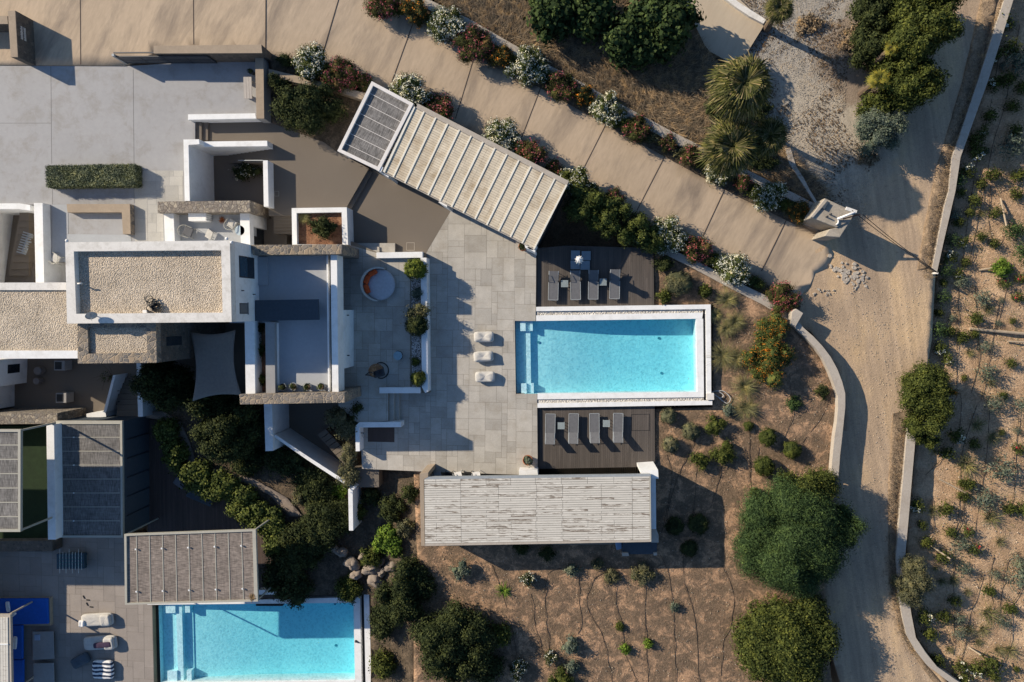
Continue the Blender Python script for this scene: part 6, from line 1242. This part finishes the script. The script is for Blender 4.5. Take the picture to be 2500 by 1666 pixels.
for i, (x, y, rx, ry, h) in enumerate(((408, 1052, 34, 38, .9), (425, 1108, 38, 46, .9), (476, 1164, 50, 42, .9), (535, 1190, 54, 42, 1.0), (596, 1228, 58, 48, 1.0), (650, 1272, 52, 50, 1.1), (688, 1325, 46, 54, 1.1), (692, 1400, 50, 66, 1.2))):
    bush('ivy_hedge', 'hedge plant', ordn(i+1)+' clump from the upper left of the leafy hedge curving around the shaded lower deck', x, y, rx, ry, -1.75, h+.5, G_IVY if i < 7 else G_DARK, None, size=.095, asp=.7, lobes=7, cs=.14, per=22, group='leafy hedge around the lower deck')
bush('juniper', 'shrub', 'yellow-green juniper mass at the end of the south stone wall', 838, 1030, 44, 54, -.6, 1.9, G_SAG, None, size=.07, lobes=6, cs=.13, per=30)
bush('juniper', 'shrub', 'dark crown between the stone wall end and the terrace', 870, 1000, 30, 34, -.3, 1.5, G_DARK, None, size=.07, lobes=4)
bush('juniper', 'shrub', 'greyish middle part of the creeping juniper below the L-shaped white wall', 852, 1110, 22, 40, -.3, 1.0, G_SAG, None, size=.06, lobes=5); bush('juniper', 'shrub', 'dark lowest part of the creeping juniper beside the terrace', 850, 1160, 36, 34, -.4, 1.0, G_SAG, None, size=.07, lobes=5)
# daybed terrace plants
bush('ball_shrub', 'shrub', 'clipped yellow-green ball at the north end of the pebble strip', 1015, 657, 32, 29, .75, 1.2, G_TOP, None, size=.05, clipped=True, cden=26, per=26, cs=.06, group='plants in the pebble strip')
bush('ball_shrub', 'shrub', 'dark clipped ball in the middle of the pebble strip', 1018, 795, 31, 30, .75, 1.2, G_DARK, None, size=.05, clipped=True, cden=26, per=26, cs=.06, group='plants in the pebble strip')
bush('ball_shrub', 'shrub', 'clipped ball at the south end of the pebble strip', 1021, 925, 22, 21, .75, .9, G_MID, None, size=.05, clipped=True, cden=26, per=26, cs=.05, group='plants in the pebble strip')
bush('flowering_herb', 'shrub', 'airy greyish shrub above the dark ball in the pebble strip', 1022, 762, 36, 24, .75, 1.0, G_SAG, B_PNK if 0 else None, size=.045, lobes=7, cs=.2, per=14, group='plants in the pebble strip')
bush('flowering_herb', 'shrub', 'small grey shrub below the northern ball in the pebble strip', 1018, 715, 15, 16, .75, .5, G_OLV, None, size=.05, group='plants in the pebble strip'); bush('flowering_herb', 'shrub', 'tiny green plant low in the pebble strip', 1014, 884, 10, 9, .78, .25, G_MID, None, size=.05, lobes=3, group='plants in the pebble strip')
bush('roof_plant', 'plant', 'leafy plant at the top of the narrow roof bed', 632, 800, 12, 16, 2.95, .5, G_DARK, None, lobes=3); bush('roof_plant', 'plant', 'trailing leafy plant halfway down the narrow roof bed', 634, 850, 9, 26, 2.95, .4, G_MID, None, lobes=3); bush('roof_plant', 'plant', 'sunlit leafy plant at the bottom of the narrow roof bed', 637, 925, 9, 20, 2.95, .4, G_MID, None, lobes=3)
t = thing('bare_shrub', 'thin bare-branched shrub leaning by the bright stair wall', 'shrub', P(255, 935, -2.2)); c = P(258, 922, -.9); rg = random.Random(1)
b = MB()
for k in range(12):
    a = rg.uniform(0, 6.28); L = rg.uniform(.4, 1.1); b.tube([(c.x, c.y, -1.6), (c.x+L*.5*math.cos(a), c.y+L*.5*math.sin(a), -1.1), (c.x+L*math.cos(a+.4), c.y+L*math.sin(a+.4), -.8)], [.025, .018, .008], 5)
b.build('branches', BARK, t); foliage('leaves', G_MID, t, [(c.x, c.y, -.95, .4, .4, .3)], .06, .4, 14, 8, .1, 3, 0)
# small stones and litter, uncountable
def scatter(name, m, poly, z, n, r0, r1, seed, label, clump=0, flatq=False):
    rs = np.random.default_rng(seed); V = []; Q = []; x0, x1 = min(p[0] for p in poly), max(p[0] for p in poly); y0, y1 = min(p[1] for p in poly), max(p[1] for p in poly); k = 0
    while k < n:
        x, y = rs.uniform(x0, x1), rs.uniform(y0, y1)
        if not inside(x, y, poly): continue
        if clump and math.sin(x*.037+seed)+math.cos(y*.029-x*.012+seed)+math.sin((x+y)*.09)*.5 < clump+rs.normal()*.4: continue
        p = P(x, y, z); r = rs.uniform(r0, r1); a = rs.uniform(0, 6.28); k += 1; b = len(V)
        if flatq:
            c_, s_ = math.cos(a)*r, math.sin(a)*r; V += [(p.x-c_, p.y-s_, z+.01), (p.x+s_*.5, p.y-c_*.5, z+.03), (p.x+c_, p.y+s_, z+.02), (p.x-s_*.5, p.y+c_*.5, z+.035)]; Q.append((b, b+1, b+2, b+3))
        else:
            for q in range(4): V.append((p.x+r*math.cos(a+q*1.57), p.y+r*.8*math.sin(a+q*1.57), z-.01))
            for q in range(4): V.append((p.x+r*.55*math.cos(a+.3+q*1.57), p.y+r*.5*math.sin(a+.3+q*1.57), z+r*.7))
            for q in range(4): Q.append((b+q, b+(q+1) % 4, b+4+(q+1) % 4, b+4+q))
            Q.append((b+4, b+5, b+6, b+7))
    tag(fastmesh(name, np.array(V), np.array(Q), m), label, 'stones' if not flatq else 'leaf litter', None, 'stuff')
PALE = leafmat('pale_stones', [(.3, .26, .2), (.42, .37, .3), (.5, .45, .38)], .9); LIT = leafmat('litter_leaves', [(.07, .05, .035), (.12, .085, .055), (.17, .12, .08)], .9)
lotp = [(1790, -20), (2120, -20), (2070, 160), (2060, 300), (2140, 420), (2100, 560), (2000, 470), (1900, 360), (1860, 260), (1800, 160)]
scatter('lot_gravel', PALE, lotp, -.95, 12000, .012, .03, 1, 'pale loose gravel spread over the lot beside the palms'); scatter('leaf_litter', LIT, lotp, -.94, 3200, .03, .09, 2, 'dark dry leaf litter in patches on the gravel lot', .2, True)
scatter('field_stones', PALE, fpoly2 if 0 else [(2440, 193), (2366, 384), (2350, 504), (2320, 668), (2310, 817), (2290, 1038), (2250, 1264), (2235, 1343), (2245, 1462), (2260, 1557), (2310, 1628), (2370, 1680), (2520, 1680), (2520, 0)], -1.83, 2200, .015, .05, 3, 'small pale stones lying in the sandy field')
scatter('garden_stones', PALE, [(1040, 1345), (1600, 1345), (1640, 1000), (1760, 740), (1950, 830), (2030, 960), (2020, 1160), (1820, 1300), (1820, 1660), (1040, 1660)], -.38, 1800, .012, .04, 4, 'small pale stones scattered over the garden soil')
scatter('road_stones', PALE, [(1990, 700), (2250, 700), (2230, 840), (2190, 1200), (2170, 1400), (2200, 1560), (2300, 1680), (2150, 1680), (2070, 1400), (2060, 1000), (1990, 800)], -.95, 1500, .012, .04, 5, 'loose stones along the dirt road')
# boulders
rg = random.Random(12)
for i, (x, y, r) in enumerate(((858, 1378, 20), (832, 1350, 16), (905, 1390, 22), (868, 1405, 16), (925, 1375, 14), (955, 1385, 18), (1000, 1372, 20), (915, 1418, 22), (930, 1400, 14), (975, 1368, 12), (995, 1537, 13), (812, 1340, 13), (885, 1360, 12))):
    c = P(x, y, -1.1); R = r/35; V = []; Q = []; a_, b_ = 14, 9; sd = [rg.uniform(0, 6) for _ in range(6)]
    for jx in range(b_+1):
        ph = -math.pi/2+math.pi*jx/b_
        for ix in range(a_):
            th = 6.283*ix/a_; f = 1+.16*math.sin(2*th+sd[0])*math.cos(ph)+.12*math.sin(3*th+sd[1]+ph*2)+.07*math.cos(5*th+sd[2]-3*ph)
            V.append((c.x+R*f*math.cos(ph)*math.cos(th), c.y+R*f*.85*math.cos(ph)*math.sin(th), -1.25+R*.75*f*math.sin(ph)))
        
    for jx in range(b_):
        for ix in range(a_): Q.append((jx*a_+ix, jx*a_+(ix+1) % a_, (jx+1)*a_+(ix+1) % a_, (jx+1)*a_+ix))
    o = fastmesh('boulder', np.array(V), np.array(Q), ROCKM); tag(o, ['large pale boulder at the lower left of the pile', 'half-shaded boulder above the left end of the pile', 'rounded boulder in the middle of the pile', 'boulder touching the dark bush over the pool', 'small boulder under the bright green bush', 'pale sunlit boulder right of the middle of the pile', 'rightmost boulder of the pile', 'tallest boulder, at the front of the pile', 'small wedge boulder behind the tallest one', 'small light stone between the two right boulders', 'single white stone right of the lower pool, away from the pile', 'topmost shaded boulder of the pile', 'small boulder in the shade above the middle of the pile'][i], 'boulder', 'boulders on the shaded slope' if i != 10 else None)
# dry grass as uncountable cover
rng = np.random.default_rng(3); poly = [(1060, 0), (1146, 46), (1242, 102), (1338, 158), (1392, 186), (1474, 232), (1556, 276), (1638, 320), (1728, 368), (1850, 425), (1990, 500), (2020, 470), (1950, 400), (1900, 350), (1880, 320), (1790, 230), (1720, 130), (1640, 40), (1300, -30), (1040, -30)]
roots = []
while len(roots) < 26000:
    x, y = rng.uniform(1030, 2030), rng.uniform(-30, 505)
    if inside(x, y, poly) and not (1300 < x < 1375 and y < 175 and y > 130+(x-1300)*.3 and x < 1370):
        p = P(x, y, zd(x)+.34); sw = math.sin(x*.011+1.3)*1.6+math.cos(y*.014)*1.5
        roots.append((p.x, p.y, p.z, sw+rng.normal()*.9))
tag(blades('dry_grass', G_DRY, None, roots, .75, .034, 4, .5, .32, 3), 'tangled dry brown grass covering the strip north of the driveway wall', 'dry grass', None, 'stuff')
roots = []
for _ in range(3800):
    t_ = rng.uniform(); y = -20+t_*700 if rng.uniform() < .6 else 1040+t_*560
    if y < 700: x = np.interp(y, [-60, 0, 190, 387, 504, 653, 700], [2455, 2450, 2384, 2318, 2296, 2268, 2262])+rng.normal()*8
    else: x = np.interp(y, [1040, 1265, 1355, 1444, 1551, 1625], [2200, 2180, 2176, 2182, 2205, 2255])+rng.normal()*8
    p = P(x, y, -.93); roots.append((p.x, p.y, p.z, rng.uniform(0, 6.28)))
tag(blades('verge_grass', G_DRY, None, roots, .35, .03, 5, .7, .35, 2), 'dry brown verge grass along the dirt road', 'dry grass', None, 'stuff')
roots = []
gi = 0
while gi < 5000:
    x, y = rng.uniform(1040, 2030), rng.uniform(1180, 1680)
    if inside(x, y, [(1050, 1345), (1600, 1345), (1620, 1170), (1800, 1160), (2030, 1180), (2020, 1680), (1020, 1680)]):
        p = P(x, y, -.42); roots.append((p.x, p.y, p.z, rng.uniform(0, 6.28))); gi += 1
tag(blades('garden_stubble', G_DRY, None, roots, .16, .022, 6, .5, .3, 2), 'short dry stubble scattered over the lower garden soil', 'dry grass', None, 'stuff')
roots = []; rgf = np.random.default_rng(31)
fpoly = [(2480, 0), (2425, 193), (2356, 384), (2340, 504), (2310, 668), (2300, 817), (2280, 1038), (2240, 1264), (2225, 1343), (2235, 1462), (2250, 1557), (2300, 1628), (2360, 1680), (2520, 1680), (2520, 0)]
while len(roots) < 5200:
    x, y = rgf.uniform(2220, 2515), rgf.uniform(0, 1680)
    if inside(x, y, fpoly) and math.sin(x*.05+y*.013)+math.sin(y*.031-x*.02)+rgf.normal()*.7 > .5: p = P(x, y, -1.86); roots.append((p.x, p.y, p.z, rgf.uniform(0, 6.28)))
tag(blades('field_stubble', G_GRA, None, roots, .2, .022, 16, .6, .3, 2), 'thin dry stubble growing in patches of the sandy field', 'dry grass', None, 'stuff')
# irrigation pipes
def pipe(pts, z, lab, grp, r=.015): tag(MB().tube(curvepts(pts, z, 5), r, 5).build('irrigation_pipe', HOSE), lab, 'irrigation pipe', grp)
for i, q in enumerate((((1201, 1380), (1220, 1430), (1236, 1480), (1250, 1530), (1262, 1600)), ((1296, 1450), (1302, 1500), (1314, 1560), (1325, 1620), (1300, 1680)), ((1370, 1388), (1340, 1400), (1332, 1440), (1332, 1500), (1342, 1590)), ((1414, 1400), (1413, 1460), (1419, 1510), (1410, 1555)), ((1480, 1395), (1450, 1415), (1433, 1455), (1440, 1500), (1470, 1550), (1485, 1620), (1497, 1680)), ((1507, 1410), (1502, 1470), (1518, 1530), (1524, 1590), (1545, 1640), (1560, 1680)), ((1574, 1430), (1575, 1500), (1578, 1580), (1583, 1680)), ((1612, 1355), (1632, 1400), (1641, 1470), (1646, 1550), (1650, 1680)), ((1668, 1360), (1672, 1430), (1692, 1490), (1702, 1560), (1706, 1680)), ((1762, 1380), (1785, 1430), (1793, 1470), (1783, 1520), (1766, 1570), (1760, 1650)))):
    pipe(q, -.36, ordn(i+1)+' from the left of the thin dark pipes running down the lower garden', 'irrigation pipes in the lower garden')
for i, q in enumerate((((1628, 1110), (1640, 1160), (1635, 1210), (1616, 1300)), ((1700, 1070), (1665, 1140), (1640, 1210), (1625, 1280)), ((1700, 1130), (1698, 1200), (1688, 1290)), ((1760, 1140), (1750, 1190), (1735, 1240)), ((1835, 860), (1832, 960), (1830, 1100), (1832, 1300)), ((2020, 985), (1990, 1040), (1960, 1080)), ((1852, 1090), (1850, 1120), (1862, 1140)), ((1930, 940), (1935, 1010), (1915, 1070)))):
    pipe(q, -.36, ['pipe leaving the brownish dome towards the dark domes', 'pipe curving from the sage dome towards the dark domes', 'pipe crossing the triangular sunlit patch', 'short pipe below the two touching shrubs', 'long straight pipe down the middle of the garden past the grass tufts', 'diagonal pipe from the little dark shrub towards the curved wall', 'short pipe linking the green domes', 'pipe below the orange shrub'][i], 'irrigation pipes in the pool garden', .014)
fx0 = [(2360, 60), (2395, 60), (2440, 60), (2485, 60)]
for i, q in enumerate((((2440, 130), (2420, 250), (2385, 400), (2360, 560), (2345, 700)), ((2490, 60), (2455, 250), (2425, 350), (2400, 480), (2368, 640), (2382, 620)), ((2420, 440), (2415, 560), (2440, 600), (2455, 560)), ((2382, 700), (2384, 770), (2390, 870), (2372, 960)), ((2440, 740), (2420, 850), (2395, 980)), ((2340, 700), (2338, 800), (2336, 940)), ((2475, 640), (2450, 740), (2430, 820)), ((2320, 1000), (2345, 960), (2340, 1060), (2300, 1120), (2260, 1160)), ((2385, 990), (2350, 1100), (2345, 1180), (2340, 1260), (2330, 1320)), ((2416, 1000), (2410, 1100), (2396, 1200), (2380, 1300)), ((2490, 990), (2482, 1080), (2478, 1180), (2465, 1260)), ((2355, 1280), (2354, 1210), (2345, 1280), (2325, 1310), (2300, 1290)), ((2276, 1220), (2280, 1280), (2275, 1300)), ((2330, 1340), (2328, 1420), (2330, 1500), (2328, 1600)), ((2400, 1400), (2370, 1500), (2360, 1560), (2345, 1620)), ((2428, 1360), (2415, 1420), (2425, 1470)), ((2490, 1350), (2460, 1370), (2448, 1440), (2438, 1500)), ((2470, 1500), (2465, 1580), (2440, 1640)), ((2500, 1430), (2470, 1480), (2455, 1500)))):
    pipe([(x+0, y) for x, y in q], -1.79, ordn(i+1)+' from the top of the thin dark pipes in the sandy field', 'irrigation pipes in the sandy field', .015)
for i, (a, b_) in enumerate((((2443, 485), (2457, 552)), ((2367, 803), (2510, 816)), ((2293, 1170), (2360, 1205)), ((2262, 1325), (2320, 1365)), ((2364, 1580), (2395, 1600)), ((2460, 834), (2510, 836)), ((2390, 660), (2425, 654)))):
    p, q = P(*a, -1.7), P(*b_, -.9 if i in (0, 3, 4) else -1.55); tag(MB().tube([p, q], .055 if i != 1 else .10, 8).build('wooden_pole', POLEW), ['slanting pale pole near the top of the field', 'thick grey beam in the middle of the field', 'thin pale pole lying below the bushy tree', 'pale pole beside the dark conifer', 'short pole near the bottom of the field', 'thin plank just below the thick grey beam', 'thin pale pole left of the bright green bush'][i], 'pole', 'wooden poles in the sandy field')
# field plants
SPEC = [('sage', G_OLV, None, 'grey-green shrub'), ('field_shrub', G_MID, None, 'green shrub'), ('field_rose', G_MID, B_WHT, 'white-flowered shrub'), ('field_grass', G_GRA, None, 'grassy tuft'), ('field_flower', G_OLE, B_RED, 'red-flowered shrub'), ('field_succulent', G_PIN, None, 'dark bluish shrub')]
PROTO = {}
def mkproto(k, var):
    nm, m, bl, _ = SPEC[k]; t = thing(nm, 'x', 'shrub' if k != 3 else 'grass tuft', (0, 0, 0), 'plants in the sandy field'); rg = random.Random(k*10+var)
    if k == 3: o = blades('blades', m, t, [(rg.gauss(0, .05), rg.gauss(0, .05), 0, rg.uniform(0, 6.28)) for _ in range(110)], .42, .018, k+var, .9, .5, 3)
    else:
        bl_ = [(rg.uniform(-.16, .16), rg.uniform(-.16, .16), .22+rg.uniform(-.05, .1), .2, .18, .18) for _ in range(4)]
        foliage('leaves', m, t, bl_, .042, .3 if k in (0, 5) else .5, 26, 14, .09, k*7+var, 0, low=-.6)
        if bl: blooms('flowers', bl, t, bl_[:1], 30, .03, var, cs=.04)
    st_ = MB()
    for q in range(5): a = q*1.3; st_.tube([(0, 0, 0), (.14*math.cos(a), .14*math.sin(a), .25)], .008, 4)
    st_.build('stems', BARK, t); return t
FP = []
rg = random.Random(77)
for x, y, k, s in ((2352, 310, 1, 1), (2330, 440, 5, 1.4), (2345, 470, 1, 1), (2325, 530, 0, 1.2), (2340, 545, 1, 1.1), (2322, 592, 5, 1.5), (2352, 592, 2, 1), (2318, 628, 2, 1.2), (2310, 665, 5, 1.5), (2340, 668, 2, 1), (2302, 690, 1, .9), (2295, 730, 5, 1.5), (2290, 765, 1, 1), (2290, 800, 5, 1.6), (2292, 850, 2, 1.2), (2312, 875, 2, 1.1), (2318, 812, 1, 1.2), (2355, 690, 0, 1.3), (2393, 727, 0, 1.6), (2358, 640, 1, 1), (2395, 580, 1, 1), (2428, 595, 1, 1), (2470, 575, 5, 1.8), (2488, 610, 5, 2.2), (2475, 555, 5, 1.5), (2452, 690, 4, 1), (2483, 725, 4, 1), (2490, 680, 4, 1), (2415, 755, 3, 1.2), (2378, 780, 1, 1.4), (2350, 825, 1, 1.3), (2398, 848, 0, 1.3), (2370, 862, 3, 1), (2410, 910, 0, 1.8), (2415, 985, 0, 1.8), (2388, 1040, 3, 1.5), (2425, 1070, 3, 1.5), (2375, 1085, 1, 1.2), (2330, 1065, 2, 1.4), (2310, 1105, 1, 1.4), (2360, 1135, 3, 2.4), (2365, 1180, 1, 1.3), (2440, 1150, 0, 2.4), (2485, 1095, 4, 1.1), (2495, 985, 0, 1.6), (2410, 1210, 0, 2.0), (2350, 1180, 1, 1), (2350, 1213, 1, 1.2), (2235, 1233, 2, 1.3), (2252, 1282, 1, 1), (2280, 1250, 3, 1.2), (2308, 1240, 1, 1.5), (2318, 1300, 1, 1.2), (2362, 1295, 4, 1.1), (2420, 1265, 3, 2), (2445, 1325, 3, 1.2), (2262, 1325, 1, 1.3), (2346, 1330, 0, 1.6), (2380, 1340, 4, 1.2), (2300, 1360, 1, 1.5), (2355, 1390, 0, 1.4), (2430, 1398, 0, 1), (2490, 1365, 0, 1.5), (2330, 1420, 3, 1.2), (2365, 1448, 3, 1), (2330, 1465, 1, 1.2), (2255, 1505, 2, 1.4), (2300, 1505, 1, 1.4), (2345, 1505, 0, 1.2), (2415, 1500, 3, 2.2), (2465, 1485, 1, 1.3), (2265, 1545, 1, 1.4), (2335, 1545, 0, 1.4), (2368, 1540, 3, 1.2), (2403, 1540, 3, 1.4), (2448, 1520, 0, 1.2), (2440, 1590, 3, 1.2), (2468, 1590, 3, 1.7), (2285, 1610, 1, 1.4), (2410, 1615, 1, 1.8), (2340, 1625, 2, 1.3), (2380, 1630, 2, 1.4), (2345, 1660, 2, 1.4), (2425, 1650, 1, 1.2), (2490, 1400, 0, 2.4), (2500, 1240, 1, 1.6), (2465, 1240, 1, 1.3), (2480, 160, 0, 2.6), (2465, 120, 1, 1.6), (2440, 60, 2, 1.6), (2425, 140, 2, 1.4), (2450, 200, 1, 1.6), (2490, 215, 1, 1.3), (2425, 205, 2, 1.2), (2470, 260, 1, 1.3), (2412, 285, 1, 1.3), (2400, 320, 2, 1), (2380, 345, 1, 1.5), (2455, 350, 0, 2.4), (2475, 320, 1, 1.3), (2380, 375, 2, 1.4), (2420, 430, 1, 1.4), (2360, 420, 2, 1.3), (2485, 430, 1, 1.4), (2478, 475, 1, 1.2), (2395, 450, 1, 1.1), (2375, 490, 1, 1.3), (2430, 520, 1, 1.2), (2400, 520, 3, 1), (2365, 520, 1, 1)): FP.append((x, y, k, s))
for _ in range(22):
    for tr in range(30):
        y = rg.uniform(20, 1660); xl = np.interp(y, [0, 190, 384, 504, 668, 817, 1038, 1264, 1343, 1462, 1557, 1628, 1666], [2490, 2425, 2360, 2345, 2320, 2310, 2300, 2250, 2240, 2240, 2260, 2310, 2360]); x = rg.uniform(xl, 2500)
        if all((x-a)**2+(y-b_)**2 > 24**2 for a, b_, _, _ in FP) and not (y > 870 and y < 1080 and x < 2330): FP.append((x, y, rg.choice((0, 3, 3, 1)), rg.uniform(.6, 1.2))); break
FP.sort(key=lambda q: q[1])
cnt = {}
bands = [(0, 'near the top edge'), (170, 'level with the gravel lot'), (400, 'level with the rough hut'), (620, 'level with the bright green bush'), (800, 'level with the large pool'), (1000, 'below the bushy tree'), (1200, 'level with the feathery tree'), (1340, 'level with the dark conifer'), (1500, 'near the bottom edge')]
tmp = []
for x, y, k, s in FP:
    band = [b for b in bands if y >= b[0]][-1][1] if y >= 0 else bands[0][1]; cnt[(k, band)] = cnt.get((k, band), 0)+1; tmp.append((x, y, k, s, band, cnt[(k, band)]))
for x, y, k, s, band, n_ in tmp:
    tot = cnt[(k, band)]; lab = ('' if tot == 1 else ordn(n_)+' highest ' if n_ > 1 else 'highest ')+SPEC[k][3]+' in the sandy field, '+band
    key = (k, (n_+k) % 2); c = P(x, y, -1.6); rz = rg.uniform(0, 6.28)
    if key not in PROTO: s *= 1.2; PROTO[key] = mkproto(*key); r = PROTO[key]; r.location = (c.x, c.y, -1.86); r.rotation_euler = (0, 0, rz); r.scale = (s, s, s); r['label'] = lab
    else: copytree(PROTO[key], (c.x, c.y, -1.86), rz, s*1.2, lab)
bush('bright_bush', 'shrub', 'bright green round bush in the sandy field near the wires', 2445, 655, 27, 24, -1.85, .7, G_BRI, None, size=.07)
bush('field_bush', 'shrub', 'small orange-tipped plant standing beside the bushy tree by the field', 2322, 958, 9, 9, -1.85, 1.6, G_MID, B_ORG, 60, .05, lobes=3)
